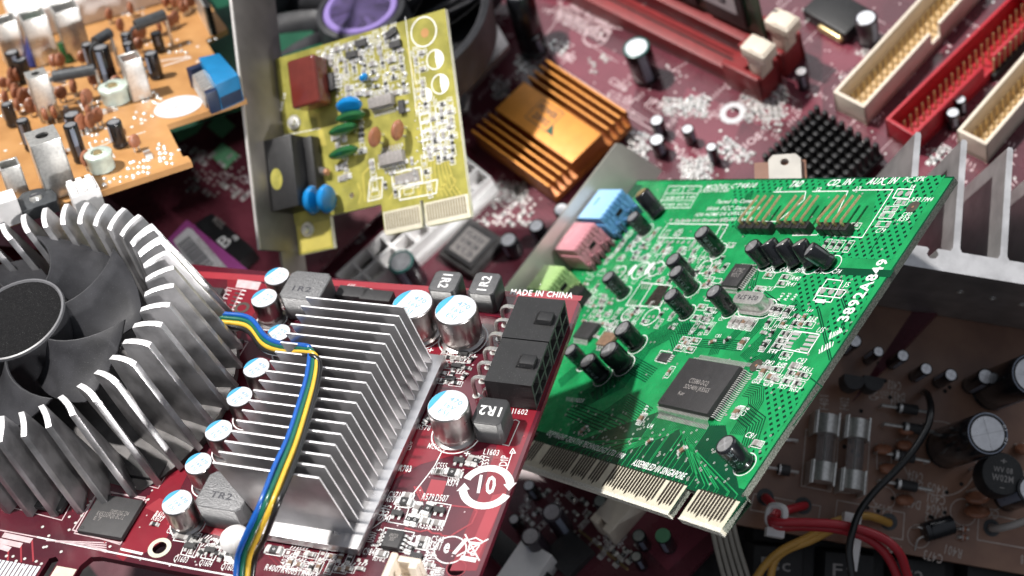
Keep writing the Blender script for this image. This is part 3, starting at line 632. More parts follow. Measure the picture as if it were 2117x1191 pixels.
T('RW FX', y1(1235, 225), y1(1330, 215), .12); T('CT', y1(1430, 220), y1(1500, 215), .12); T('SB0410', y1(1160, 312), y1(1510, 300), .10); T('9749 ECH', y1(1120, 395), y1(1440, 390), .1)
G.rc(qz(zg, 920, 312, 1262, 318, 1215, 400, 862, 392), .03); G.ln(qz(zg, 1225, 316, 1180, 400), .03)
for i in range(11): G.sk.disc(*a(zg(935+i*32, 292+i*.4)), .055, .007, 'pad', 10)
for i in range(10): G.sk.disc(*a(zg(882+i*31, 415+i*.6)), .055, .007, 'pad', 10)
G.rc(qz(zg, 765, 650, 940, 668, 870, 790, 675, 780), .028); G.ln(qz(zg, 830, 655, 750, 785), .028)
for i in range(4): G.ln([zg(775+i*14, 655+i), zg(765+i*14, 685+i)], .035, 'pad', .007); G.ln([zg(700+i*13, 748+i), zg(688+i*13, 775+i)], .035, 'pad', .007)
G.area(qz(zg, 862, 665, 925, 670, 860, 785, 780, 775), 'dark_contact', .0063)
for q, r in (((760, 580), .30), ((640, 590), .22), ((850, 570), .25), ((1130, 560), .22), ((820, 845), .28), ((690, 830), .22), ((1400, 560), .0), ((740, 440), .2)):
    if r: G.sk.ring(*a(zg(*q)), r, .032, .006, 'silk'); G.sk.disc(*a(zg(q[0]-12, q[1])), .05, .0065, 'pad'); G.sk.disc(*a(zg(q[0]+14, q[1])), .05, .0065, 'pad')
for q, r0, r1 in (((735, 580), 130, 230), ((830, 570), 120, 240)): G.sk.ring(*a(zg(*q)), .2, .16, .0058, 'silk', a0=r0, a1=r1)
for q in (z4(1048, 238), z4(172, 1125)): G.sk.disc(*a(q), .17, .0066, 'laminate_hole', 20); G.sk.disc(*a(q), .035, .0075, 'copper_c', 8)
for k in range(9): # handwritten-looking marks near the right edge
    for (cx_, cy_) in ((615, 965), (560, 1045)): G.ln([z4(cx_-35+k*9, cy_+14-k*5), z4(cx_-30+k*8+rnd.uniform(-4, 12), cy_-16-k*4+rnd.uniform(-8, 8))], .022)
G.ln(qz(z5, 370, 500, 420, 445, 390, 430, 430, 395, 400, 380, 445, 350), .03, 'pour_grn', .006)
# dense surface components
SC = scatter_smd
for pth, n, pt in ((([1560, 545], [1545, 600], [1600, 640]), 4, .07), (([1335, 790], [1300, 770], [1230, 830]), 8, .06), (([1520, 865], [1545, 885], [1530, 930]), 7, .07), (([1290, 650], [1255, 720], [1160, 800]), 6, .07), (([1490, 640], [1440, 690], [1400, 690]), 6, .06), (([1340, 470], [1290, 520], [1240, 520]), 5, .08),
        (([1600, 700], [1570, 735], [1550, 745]), 9, .055), (([1640, 690], [1600, 760]), 5, .06), (([1190, 830], [1290, 870], [1330, 905]), 6, .09), (([1500, 880], [1460, 950], [1440, 990]), 8, .07), (([1350, 400], [1330, 440], [1290, 470]), 4, .1)):
    bundle(pth, n, pt, .030, D, side=random.choice((-1, 1)))
SC(G, [(1270, 480), (1420, 478), (1375, 540), (1215, 545)], 6, 5, p=.62, boxes=.9, scrib=.8); SC(G, [(1400, 490), (1530, 500), (1500, 545), (1395, 545)], 5, 3, p=.5, boxes=.6)
SC(G, [(1215, 555), (1310, 560), (1270, 640), (1190, 620)], 4, 5, p=.4, boxes=.5); SC(G, [(1310, 640), (1420, 600), (1400, 690), (1290, 660)], 4, 4, p=.35, boxes=.5)
SC(G, [(1215, 600), (1260, 620), (1230, 700), (1195, 690)], 3, 5, p=.6); SC(G, [(1200, 680), (1300, 660), (1290, 680), (1200, 720)], 4, 2, p=.7)
SC(G, [(1330, 500), (1500, 520), (1470, 600), (1300, 590)], 7, 4, p=.35, boxes=.8, scrib=.9); SC(G, [(1230, 640), (1330, 650), (1300, 700), (1220, 700)], 5, 3, p=.4, boxes=.8, scrib=.8); SC(G, [(1590, 640), (1680, 650), (1650, 700), (1570, 700)], 5, 3, p=.3, boxes=.5, scrib=.7); SC(G, [(1560, 750), (1670, 770), (1650, 800), (1560, 790)], 5, 2, p=.5, boxes=.8, scrib=.5); SC(G, [(1455, 560), (1510, 540), (1500, 590), (1460, 640)], 3, 3, p=.6, boxes=.7); SC(G, [(1440, 650), (1475, 655), (1470, 690), (1430, 680)], 3, 2, p=.7)
for q in ((905, 968), (975, 975), (870, 1015), (925, 1025), (1015, 960), (1085, 970), (1165, 985), (1265, 975), (1345, 1000)): pass
for q, r, k in ((y2(805, 960), 0, 'cs'), (y2(930, 975), 0, 'cs'), (y2(740, 1060), 0, 'cs'), (y2(865, 1080), 0, 'cs'), (y2(1145, 990), 35, 'cs'), (y2(1325, 965), 60, 'rs'), (y2(1515, 1000), 75, 'cm'),
    (y2(945, 695), 0, 'rs'), (y2(1080, 720), 0, 'rs'), (y2(1395, 735), 90, 'gm'), (y2(1465, 745), 90, 'gm'), (y2(1540, 750), 90, 'cm'), (y2(1610, 760), 90, 'gm'), (y2(1010, 560), 0, 'cs'), (y2(1110, 600), 0, 'rs'), (y2(1715, 335), 0, 'cs'), (y2(1180, 80), 90, 'cs'), (y2(1100, 250), 90, 'cs'),
    (z4(240, 618), 0, 'cs'), (z4(332, 630), 0, 'rs'), (z4(310, 665), 0, 'rs'), (z4(190, 695), 0, 'cs'), (z4(270, 810), 90, 'rm'), (z4(300, 815), 90, 'rm'), (z4(345, 820), 90, 'rm'), (z4(395, 888), 0, 'rs'), (z4(462, 893), 0, 'rs'),
    (z4(330, 945), 0, 'rs'), (z4(305, 985), 0, 'rs'), (z4(285, 1015), 0, 'rs'), (z4(215, 1010), 90, 'rm'), (z4(95, 998), 90, 'cm'), (z4(40, 880), 90, 'gm'), (z4(75, 885), 90, 'gm'), (z4(110, 890), 90, 'gm'), (z4(145, 895), 90, 'gm'),
    (y4(465, 640), 90, 'cm'), (y4(550, 710), 0, 'cm'), (y4(625, 620), 0, 'rs'), (y4(850, 570), 0, 'gm'), (y4(810, 660), 0, 'rs'), (y4(960, 690), 0, 'rs'), (y4(750, 765), 0, 'rs'), (y4(885, 790), 0, 'rs'), (y4(735, 435), 0, 'rs'), (y4(130, 1140), 90, 'cm'),
    (z5(735, 165), 90, 'cs'), (z5(595, 400), 90, 'cm'), (z5(635, 515), 60, 'cs'), (z5(800, 560), 60, 'cm'), (z5(1175, 525), 0, 'gm'), (z5(1080, 365), 90, 'cs'), (z5(820, 22), 0, 'cs'), (z5(295, 465), 60, 'cs'), (z5(310, 450), 60, 'cs'),
    (z4(560, 445), 90, 'rs'), (z4(598, 450), 90, 'rs'), (z4(635, 452), 90, 'rs'), (z4(685, 455), 90, 'rs'), (z4(720, 340), 0, 'rs')):
    smd(G, q, r, k); x, y = a(q, .03); dx, dy = (.17, .09) if r != 90 else (.09, .17)
    if r in (0, 90): G.sk.line([(x-dx, y-dy), (x+dx, y-dy), (x+dx, y+dy), (x-dx, y+dy)], .016, .006, 'silk', True)
for q in (z4(855, 335), z4(912, 335), z4(970, 212), z4(1000, 214), z4(905, 250), z4(945, 252), z4(880, 285), z4(925, 288)): x, y = a(q); G.sk.box(x-.06, x+.06, y-.05, y+.05, .003, .010, 'pad')
for q in (z4(882, 335), z4(985, 213), z4(925, 250), z4(902, 287)): x, y = a(q); G.sk.line([(x-.2, y-.08), (x+.2, y-.08), (x+.2, y+.08), (x-.2, y+.08)], .018, .006, 'silk', True)
# chips
chip(G, [(1428, 736), (1532, 758), (1459, 859), (1355, 832)], .24, (38, 26), [('CT5880-DCQ', -.38, .02, .72, .13), ('SOO40N JKBSG5', -.42, -.22, .95, .12), ('Kor', -.46, -.5, .22, .11)], 'main_audio_chip', L=.24, pw=.36, label='large black main chip with fine silver leads on four sides')
chip(G, qz(z4, 35, 552, 130, 556, 75, 690, -10, 672), .16, (12, 12), [('X STAC', -.6, .2, 1.2, .14), ('9721T', -.5, -.2, 1.0, .12)], 'codec_chip', L=.11, label='small square codec chip with silver leads')
chip(G, qz(z5, 700, 65, 745, 75, 720, 120, 672, 105), .05, (0, 4), (), 'resistor_array', dot=False); G.rc(qz(z5, 695, 60, 752, 70, 722, 128, 665, 112), .02)
chip(G, [(1205, 662), (1236, 668), (1215, 702), (1185, 695)], .14, (7, 0), (), 'small_chip', dot=False); chip(G, zg and qz(zg, 560, 930, 640, 940, 560, 1010, 490, 1000), .12, (5, 0), (), 'small_chip', body='smdtan', dot=False)
# quartz crystal: oval metal can on a flange
q = qz(z4, 60, 725, 185, 722, 200, 780, 55, 770); u0 = a(z4(45, 745), .35); u1 = a(z4(215, 752), .35)
m = MB(); Lx = abs(u1[0]-u0[0])*.95; stad = lambda L, r: [(L/2-r+r*math.cos(t), r*math.sin(t)) for t in np.linspace(-math.pi/2, math.pi/2, 9)]+[(-L/2+r+r*math.cos(t), r*math.sin(t)) for t in np.linspace(math.pi/2, 3*math.pi/2, 9)]
m.prism(stad(Lx+.14, .25), .02, .09, 'tin'); m.prism(stad(Lx, .19), .09, .38, 'tin')
cr_ = part(G.o, 'quartz_crystal', m.mesh('quartz_crystal', .02), ((u0[0]+u1[0])/2, (u0[1]+u1[1])/2, 0)); m = MB(); m.text('024.576', (Lx*.36, .06), (-Lx*.38, .06), .13, .385, 'ink', 0, None, .03); part(cr_, 'marking', m.mesh('marking', smooth=False))
G.sk.line([((u0[0]+u1[0])/2+p[0], (u0[1]+u1[1])/2+p[1]) for p in stad(Lx+.22, .29)], .025, .006, 'silk', True)
# electrolytic capacitors: top centre, width in px, height, base centre
for (t, d, h, base) in (((1498, 917), 50, .72, None), ((1449, 479), 38, .75, None), ((1256, 571), 33, .72, None), ((1390, 535), 37, .72, None), ((1396, 560), 37, .72, None), ((1385, 608), 37, .72, None), ((1474, 601), 38, .72, None),
        ((1285, 678), 44, .66, None), ((1257, 722), 48, .66, None), ((1213, 745), 44, .66, None), ((1178, 722), 34, .6, None), ((1307, 447), 33, .62, None)):
    o = cap(G, t, d, h, rot=random.uniform(-.4, .4), lean=base); r = G.cm(d, t, h)/2
    m = MB(); W_ = wrap(r, .22, math.radians(255)); m.text('nichicon', (0, 0), (h*.62, 0), .11, 0, 'sleeveprint', 0, W_); W2 = wrap(r, .22, math.radians(290)); m.text('7k 16V 10uF', (0, 0), (h*.6, 0), .11, 0, 'sleeveprint', 0, W2); part(o, 'printing', m.mesh('printing', smooth=False))
    x, y = o.location[0], o.location[1]; G.sk.ring(x, y, r+.04, .022, .006, 'silk')
for (t, d, base) in ((z4(145, 455), 38, z4(235, 550)), (z4(228, 425), 38, z4(318, 558)), (z4(312, 432), 38, z4(400, 560)), (z4(405, 430), 38, z4(490, 565)), (z4(455, 470), 38, z4(592, 560))):
    o = cap(G, t, d, .62, rot=2.2, lean=base); x, y = a(base); G.sk.ring(x, y, .27, .022, .006, 'silk')
# the tall bent capacitor with exposed metal top beside the jacks
o = cap(G, y1(860, 225), 36, .78, lean=y1(1090, 500), label='tall capacitor with crumpled bronze top beside the blue jack'); m = MB(); m.lathe([(.16, .775), (.19, .80), (.1, .84), (0, .83)], 'gold', 16); part(o, 'dented_lid', m)
# pin headers: black base, four bent gold pins each
for (bx, by, tx, ty, n, L) in ((98, 345, 0, 0, 4, 1), (310, 345, 0, 0, 4, 1), (535, 355, 0, 0, 4, 1)):
    p0 = a(z4(bx+12, by+18), .0); p1 = a(z4(bx+160, by+38), .0); xx = p0[0]; w = .254
    hd = MB(); yy = (p0[1]+p1[1])/2; w = (p1[0]-p0[0])/3.6
    for k in range(4): hd.prism([(xx+k*w+.01, yy-.12), (xx+k*w+w-.01, yy-.12), (xx+k*w+w-.01, yy+.12), (xx+k*w+.01, yy+.12)], .01, .25, 'black')
    ho = part(G.o, 'pin_header', hd.mesh('pin_header', .03))
    for k in range(4):
        m = MB(); xk = xx+k*w+w/2; top = G.on(z4(bx+85+k*41 if bx < 500 else bx+95+k*41, 175), (xk, yy, 0), (1, 0, 0))
        m.tube([(xk, yy, .2), (xk, yy, .36), (xk, yy+.04, .40), (xk, top[1], top[2])], .043, 'gold', 4); part(ho, 'gold_pin', m.mesh('gold_pin', .006))
# audio jacks and bracket
def jack(tq, base, mtop, mside, col):
    h = G.hgt(base, tq[1]); h = min(max(h, .9), 1.35)
    P = [G.at(p, h) for p in tq]; x0 = min(P[0][0], P[3][0]); x1_ = max(P[1][0], P[2][0]); yt_ = (P[0][1]+P[1][1])/2; yb_ = (P[2][1]+P[3][1])/2
    print('jack', x0, x1_, yb_, yt_, h)
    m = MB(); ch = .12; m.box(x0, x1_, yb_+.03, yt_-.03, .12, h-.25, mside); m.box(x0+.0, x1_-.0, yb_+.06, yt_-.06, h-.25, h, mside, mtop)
    for k in range(5): yy = yb_+.12+(yt_-yb_-.25)*k/4; m.box(x1_-.0, x1_+.12, yy-.05, yy+.05, .0, .30+.1*(k % 2), 'black')
    o = part(G.o, 'audio_jack', m.mesh('audio_jack', .02), label=col+' audio jack')
    m = MB(); yc = (yb_+yt_)/2; m.box(x1_-.01, x1_+.004, yc-.12, yc+.13, h*.52, h*.66, 'hole'); m.box((x0+x1_)/2-.3, (x0+x1_)/2-.18, yc-.05, yc+.25, h-.01, h+.004, mside)
    for k in range(7): uu = yb_+.12+(yt_-yb_-.2)*k/7; m.box(x1_-.14-.05*(k % 2), x1_+.003, uu, uu+.07, h-.02, h+.006+.001*k, mtop); m.box(x1_, x1_+.05, uu, uu+.07, h-.12-.07*(k % 3), h-.02, mside)
    part(o, 'slots', m.mesh('slots', smooth=False)); return x0, x1_
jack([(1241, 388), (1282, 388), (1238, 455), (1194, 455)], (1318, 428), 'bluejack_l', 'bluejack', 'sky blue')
jack([(1190, 456), (1232, 457), (1183, 520), (1143, 520)], (1262, 500), 'pinkjack', 'pinkjack', 'pink')
jack([(1127, 545), (1168, 546), (1128, 602), (1086, 602)], (1200, 575), 'greenjack', 'greenjack', 'lime green')
m = MB(); m.box(*[c for c in (a((1185, 610))[0]-.2, a((1185, 610))[0]+.9)], a((1185, 610))[1]-.9, a((1185, 610))[1]+.1, 0, .35, 'black'); part(G.o, 'joystick_connector', m.mesh('joystick_connector', .03))
xb = xl-.05
pk = [G.on(p, (xb, 0, 0), (1, 0, 0)) for p in ((1276, 291), (1366, 352), (1350, 382), (1000, 720), (940, 700), (1052, 560))]
print('bracket', [tuple(round(v, 2) for v in p) for p in pk])
ys = [p[1] for p in pk]; zz = [p[2] for p in pk]
ztop = pk[0][2]; m = MB(); ytp = max(pk[0][1], yt+.6)
m.poly([(xb, pk[0][1]-.1, pk[0][2]), (xb, pk[0][1]+.0, pk[0][2]-.15), (xb, pk[1][1], pk[1][2]), (xb, yt-.2, -.5), (xb, yb-.5, -.5), (xb, yb-.5, ztop*.9+pk[5][2]*.1)], 'steel')
bkm = m.mesh('mounting_bracket', smooth=False); bk = part(G.o, 'mounting_bracket', bkm)
sol = bk.modifiers.new('thickness', 'SOLIDIFY'); sol.thickness = .09; sol.offset = -1
G.finish('printed_circuit')
# ================================================================== red graphics card
RR = fr((.9437, .0897, -.3185), (.2909, -.6837, .6693))
R = Board('graphics_card', RR, (1020, 860), 31.2, 'red graphics card with round fan cooler, finned silver heat sink and white 10 mark', 'graphics card')
a = R.at
print('red', [tuple(round(v, 2) for v in a(p)) for p in ((395, 558), (1207, 612), (985, 1191), (0, 1094), (483, 1177), (330, 1178), (168, 1150), (190, 1191), (115, 1160), (1130, 830), (1080, 950))])
yt = (a((395, 558))[1]+a((1207, 612))[1])/2; xr = (a((1207, 612))[0]+a((1080, 950))[0])/2; xl = a((0, 800))[0]-4
e0 = a((483, 1182)); e1 = a((180, 1148)); 
nx0 = a(y8(1030, 1060))[0]; nx1 = a(y8(2300, 1150))[0]
ye = a(y8(1995, 1080))[1]; ynot = a(y8(1150, 915))[1]; yb2 = ye-3.0
sl = a(y8(680, 1000)); sb = a(y8(500, 1191))
out = [(xl, yt), (xr-.1, yt), (xr, yt-.1), (xr, -6.2), (-1, -6.2), (-1, ye), (nx1, ye), (nx1, ye)]
out = [(xl, yt), (xr-.08, yt), (xr, yt-.08), (xr, ye-1.5), (-3.4, ye-1.5), (-3.4, ye), (nx0+2.1, ye), (nx0+.35, ynot), (nx0+.12, ynot-.05), (nx0, ynot-.3), (nx0+.05, ye-1.5), (sl[0]+.12, ye-1.5), (sl[0]+.12, sl[1]+.05), (sl[0], sl[1]+.12), (sl[0]-.12, sl[1]+.05), (sl[0]-.12, ye-1.5), (xl, ye-1.5)]
hA = (*a((330, 1133)), .155); hB = (*a(y5(945, 1110)), .18); hC = (*a((500, 637)), .11)
part(R.o, 'circuit_board', plate(out, [hA, hB, hC], -.16, 0, ['board_red', 'board_red']))
R.sk.ring(hA[0], hA[1], .205, .10, .008, 'fibre', 32); R.sk.ring(hC[0], hC[1], .16, .08, .008, 'laminate_hole', 24); R.sk.ring(hB[0], hB[1], .20, .015, .008, 'pour_pink', 24)
# contact tongue at the lower left: bare laminate, gold pads whitened to hold their glare in the colour
m = MB(); yq = a(y8(100, 1000))[1]; xq = a(y8(520, 1100))[0]
m.box(sl[0]+.16, nx0-.02, ye-1.48, a(y8(900, 1090))[1], -.163, .006, 'fibre'); part(R.o, 'contact_tongue', m)
for k in range(14):
    m = MB(); m.box(-.035, .035, ye-1.4, yq, .004, .012, 'capwhite'); part(R.o, 'edge_contact', m.mesh('edge_contact', smooth=False), (xq-.10*k-.05, 0, 0))
# copper pours
A = R.area
A([(1120, 600), (1200, 612), (985, 1180), (930, 1180), (1000, 1000), (1090, 740)], 'pour_red'); A(qz(y5, 1330, 330, 1480, 300, 1190, 980, 1060, 980), 'pour_pink', .003)
A([(395, 560), (1205, 612), (1200, 622), (405, 574)], 'pour_pink', .003); A([(700, 585), (900, 600), (880, 700), (860, 690), (840, 615), (700, 606)], 'pour_red')
A(qz(y5, 680, 160, 845, 180, 790, 350, 610, 335), 'pour_pink', .0035)
A([(470, 570), (560, 590), (500, 690), (470, 760), (440, 870), (340, 1080), (255, 1160), (240, 1150), (300, 1040), (400, 860), (470, 740)], 'pour_red')
A(qz(y8, 1900, 150, 2400, 200, 2150, 700, 1830, 920, 1560, 830), 'pour_red', .003)
A([(760, 900), (900, 880), (980, 930), (870, 960), (800, 1000), (770, 1010)], 'pour_red', .0026); A([(880, 690), (990, 700), (930, 780), (870, 800)], 'pour_red', .0026)
A([(300, 1050), (400, 1095), (500, 1120), (490, 1080), (420, 1060), (330, 1030)], 'pour_pink', .0032)
rnd = random.Random(5)
def tr(pts, w=.03, mt='pour_red', z=.0045): R.sk.line([a(p) for p in pts], w, z, mt)
tr(qz(y5, 880, 440, 1130, 465, 1170, 500, 1110, 630, 940, 730, 880, 770, 790, 760, 780, 740, 690, 735, 640, 700, 560, 720, 400, 680), .035, 'pour_pink')
for k in range(3): tr(qz(y5, 500+k*30, 240, 570+k*30, 390), .04, 'pour_pink')
tr(qz(y5, 1030, 40, 1160, 60, 1190, 90), .03, 'pour_red')
for k in range(9): tr([(560+k*14, 1125+k*2), (556+k*14, 1150+k*2), (590+k*12, 1185)], .018, 'pour_red')
for k in range(14): tr([(40+k*14, 990+k*4), (60+k*13, 1030+k*4)], .018)
for k in range(7): x0 = 885-k*5; tr([(x0+28, 740+k*3), (x0, 800+k*6)], .014, 'silkpink')
for k in range(10): tr([(880+k*5, 740+k*1), (845+k*5, 800+k)], .012, 'silkpink', .005)
R.ln(qz(y8, 0, 600, 480, 690), .03, 'silkpink'); R.ln(qz(y8, 480, 690, 1995, 1000, 2500, 1100, 3000, 1190), .04, 'silk')
for k in range(5): R.ln(qz(y8, 600+k*120, 735+k*14, 1370, 765+k*30), .03, 'silkpink', .0065)
R.ln(qz(y8, 1560, 845, 1830, 905), .06, 'silk')
for p in ((60, 665, 390, 735), (0, 740, 260, 795), (0, 810, 110, 845)): R.ln([y8(p[0], p[1]), y8(p[2], p[3])], .13, 'silkpink', .0066)
for p in ((415, 740, 430, 1000), (270, 800, 275, 1010), (110, 850, 100, 1000)): R.ln([y8(p[0], p[1]), y8(p[2], p[3])], .04, 'pour_pink', .006)
for q in ((1170, 230), (1135, 280), (1070, 310), (995, 325), (895, 430), (1055, 415), (975, 508), (893, 598), (550, 560), (630, 675), (1690, 130), (1670, 88), (1735, 50), (1690, 8), (1910, 207), (790, 880), (1420, 812), (565, 822), (600, 815), (85, 935), (170, 940), (320, 970), (210, 1000), (470, 1005), (535, 1035), (500, 1080), (300, 1075)):
    x, y = a(y8(*q)); R.sk.disc(x, y, .035, .009, 'pad', 10)
for q in ((1310, 1125), (1330, 1145), (1290, 1165), (1350, 1175), (1380, 1180)): x, y = a(zf(*q)); R.sk.disc(x, y, .035, .009, 'pad', 10)
for q in ((1100, 305), (1130, 300), (1105, 325), (1070, 300)): x, y = a(zb(*q)); R.sk.disc(x, y, .035, .009, 'pad', 10)
# writing
T = R.txt
T('MADE IN CHINA', (1054, 609), (1183, 617), .19, .0, bold=.05)
T('MC1611', zr2(345, 692), zr2(408, 702), .15); T('L1603', zr2(563, 716), zr2(622, 722), .16); T('J1602', zr2(672, 557), zr2(735, 562), .15); T('R578', zr2(305, 618), zr2(354, 624), .14); T('R703', zr2(232, 782), zr2(280, 786), .15)
T('DIP', zr2(655, 762), zr2(665, 722), .17); R.ln(qz(zr2, 650, 790, 680, 705), .022); R.ln(qz(zr2, 668, 712, 680, 693, 690, 712), .022, close=True)
for st, p in (('C555', (722, 45, 835, 55)), ('D506', (848, 188, 972, 195)), ('R574', (835, 225, 955, 240)), ('C971', (212, 352, 328, 365)), ('R699', (190, 398, 305, 412)), ('R579', (575, 375, 695, 388)), ('D507', (715, 388, 845, 402)),
        ('R558', (540, 675, 660, 700)), ('C536', (665, 695, 795, 712)), ('C548', (670, 832, 800, 845)), ('R581', (640, 900, 765, 918)), ('R705', (52, 1025, 175, 1040)), ('C984', (-60, 960, 60, 975)), ('R703', (330, 70, 450, 82)), ('59R704', (40, 590, 205, 615))):
    T(st, y5(p[0], p[1]), y5(p[2], p[3]), .17)
for st, p in (('D519', (110, 530, 135, 430)), ('C318', (160, 420, 195, 310)), ('C547', (165, 545, 205, 435)), ('R575', (210, 558, 260, 445)), ('U507', (60, 835, 105, 725)), ('R551', (665, 1030, 715, 915)), ('D518', (690, 1090, 740, 965)), ('C706', (565, 535, 600, 425)), ('8', (90, 875, 95, 850)), ('5', (155, 712, 160, 690)), ('4', (520, 780, 525, 760)),
        ('R008', (760, 1190, 785, 1100)), ('R009', (805, 1190, 830, 1110))):
    T(st, y5(p[0], p[1]), y5(p[2], p[3]), .16 if len(st) > 1 else .12)
T('C535', zr2(560, 765), zr2(568, 720), .13); T('R557', zr2(582, 770), zr2(590, 722), .13); T('C296', zr2(280, 700), zr2(290, 670), .12)
for st, p in (('Q1603', (455, 940, 620, 965)), ('Q1604', (765, 990, 915, 1015)), ('Q1605', (1030, 1040, 1200, 1065)), ('C310', (370, 600, 480, 620)), ('R602', (225, 395, 350, 420)), ('R607', (190, 440, 320, 470)), ('R4007R4005TR4018', (1565, 1050, 2200, 1150))):
    T(st, y6(p[0], p[1]), y6(p[2], p[3]), .15)
for k, st in enumerate(('R403', 'Q40', 'TQ40', 'R40', 'TC40', 'TJ40', 'C308')): T(st, y6(1800+k*52, 1030+k*12), y6(1870+k*50, 890+k*12), .13)
T('e', y5(800, 940), y5(860, 945), .34, bold=.05); T('1', y5(900, 950), y5(940, 960), .42, .25); R.sk.ring(*a(y5(882, 913)), .33, .028, .006, 'silk')
c10 = a((1006, 1007)); T('10', y5(1165, 300), y5(1350, 318), .46, -.12, bold=.05)
for (s0, s1) in ((20, 165), (200, 345)): R.sk.ring(c10[0], c10[1], .50, .17, .006, 'silk', 48, s0, s1)
for ang in (20, 200):
    t = math.radians(ang); d = math.radians(ang-22); f_ = lambda r, q: (c10[0]+r*math.cos(q), c10[1]+r*math.sin(q))
    R.sk.flat([f_(.36, t), f_(.64, t), f_(.50, d)], .0062, 'silk')
R.ln(qz(y5, 1040, 750, 1190, 1025), .03); R.ln(qz(y5, 955, 980, 1285, 800), .03); R.rc(qz(y5, 1090, 850, 1195, 860, 1130, 955, 1070, 940), .026); R.ln(qz(y5, 1085, 805, 1155, 785, 1225, 825), .03); R.ln(qz(y5, 1080, 830, 1215, 845), .03); R.sk.ring(*a(y5(1125, 950)), .05, .02, .006, 'silk')
A(qz(y5, 1000, 975, 1165, 1000, 1150, 1048, 985, 1020), 'silk', .0062)
for q in (qz(y5, 690, 45, 820, 60, 815, 120, 680, 105), qz(y5, 845, 50, 1005, 65, 980, 148, 820, 125), qz(y5, 375, 300, 500, 312, 480, 372, 360, 358), qz(y5, 330, 365, 495, 380, 460, 465, 300, 448), qz(y5, 300, 450, 440, 470, 385, 645, 220, 615),
        qz(y5, 520, 400, 585, 408, 550, 535, 475, 520), qz(y5, 635, 405, 715, 418, 650, 575, 590, 560), qz(y5, 720, 408, 890, 435, 810, 660, 660, 575), qz(y5, 445, 530, 500, 535, 460, 655, 390, 640), qz(y5, 505, 535, 560, 545, 520, 665, 460, 655), qz(y5, 560, 570, 680, 590, 665, 645, 545, 625), qz(y5, 690, 590, 815, 605, 795, 665, 670, 645),
        qz(y5, 185, 675, 500, 730, 410, 940, 90, 900), qz(y5, 530, 765, 668, 785, 640, 850, 515, 825), qz(y5, 510, 830, 650, 850, 625, 910, 490, 890), qz(y5, 490, 895, 650, 925, 580, 1105, 440, 1060), qz(y5, 455, 850, 490, 860, 450, 950, 410, 940), qz(y5, 95, 920, 225, 935, 200, 1000, 75, 985),
        qz(y6, 505, 600, 665, 625, 620, 715, 460, 690), qz(y6, 620, 690, 810, 720, 720, 900, 550, 860), qz(y6, 880, 730, 1050, 755, 950, 935, 790, 900), qz(y6, 1120, 890, 1250, 920, 1220, 990, 1085, 965), qz(y6, 1610, 750, 1800, 780, 1765, 885, 1590, 855)):
    R.rc(q, .022)
R.ln(qz(y5, 490, 310, 640, 120, 720, 10, 790, -130), .024); R.ln(qz(y5, 0, 720, 250, 540, 350, 450), .022)
R.rc(qz(y8, 1270, 95, 1870, 180, 1560, 765, 960, 640), .03, 'silkpink', .005); R.rc([(470, 595), (500, 600), (455, 690), (430, 680)], .02, 'silkpink')
A([(492, 578), (540, 584), (533, 600), (487, 594)], 'silkpink', .0055)
for k in range(9): R.ln([(487+k*-4, 606+k*8), (495-k*4, 608+k*8)], .05, 'chip', .006); R.ln([(500-k*4, 600+k*8), (508-k*4, 602+k*8)], .035, 'silk', .006); R.ln([(470-k*4, 600+k*8), (478-k*4, 602+k*8)], .02, 'silk', .006)
# chips
RQ = math.radians(0)
chip(R, [(212, 1017), (298, 1037), (247, 1118), (157, 1092)], .12, (0, 0), [('SAMSUNG 734', -.1, .1, .8, .11), ('K4J52324QE-BC12', -.6, -.12, 1.2, .13), ('E 7', -.6, -.35, .3, .10)], 'memory_chip', tcol='smdgry', label='square memory chip lowest on the card, near the mounting hole')
R.rc([(206, 1012), (304, 1034), (248, 1126), (150, 1096)], .03, 'silkpink')
for q in ([(300, 893), (372, 915), (324, 994), (242, 976)], [(378, 795), (441, 808), (402, 876), (332, 858)], [(445, 692), (505, 702), (462, 768), (398, 755)], [(410, 590), (462, 595), (437, 640), (380, 628)], [(75, 985), (160, 1000), (125, 1060), (40, 1040)]):
    chip(R, q, .12, (0, 0), (), 'memory_chip', dot=False); R.rc([(p[0]+d[0], p[1]+d[1]+8) for p, d in zip(q, ((-7, -7), (8, -3), (3, 8), (-10, 3)))], .022, 'silkpink')
chip(R, [(797, 1091), (836, 1097), (823, 1133), (790, 1129)], .16, (0, 4), [('APW7120', -.5, .1, 1., .09), ('XE07', -.3, -.3, .6, .09)], 'power_chip', L=.17, label='small eight-legged power chip beside the white connector')
for q, rt in ((y5(315, 520), 0), (y5(765, 485), 0), (y5(520, 975), 0), (y6(660, 755), 0), (y6(910, 805), 0), (y6(1170, 860), 0), (zr2(470, 738), 0), (zr2(485, 322), 0), (zr2(460, 370), 0), (zr2(435, 420), 0)): sot(R, q, rt, .8)
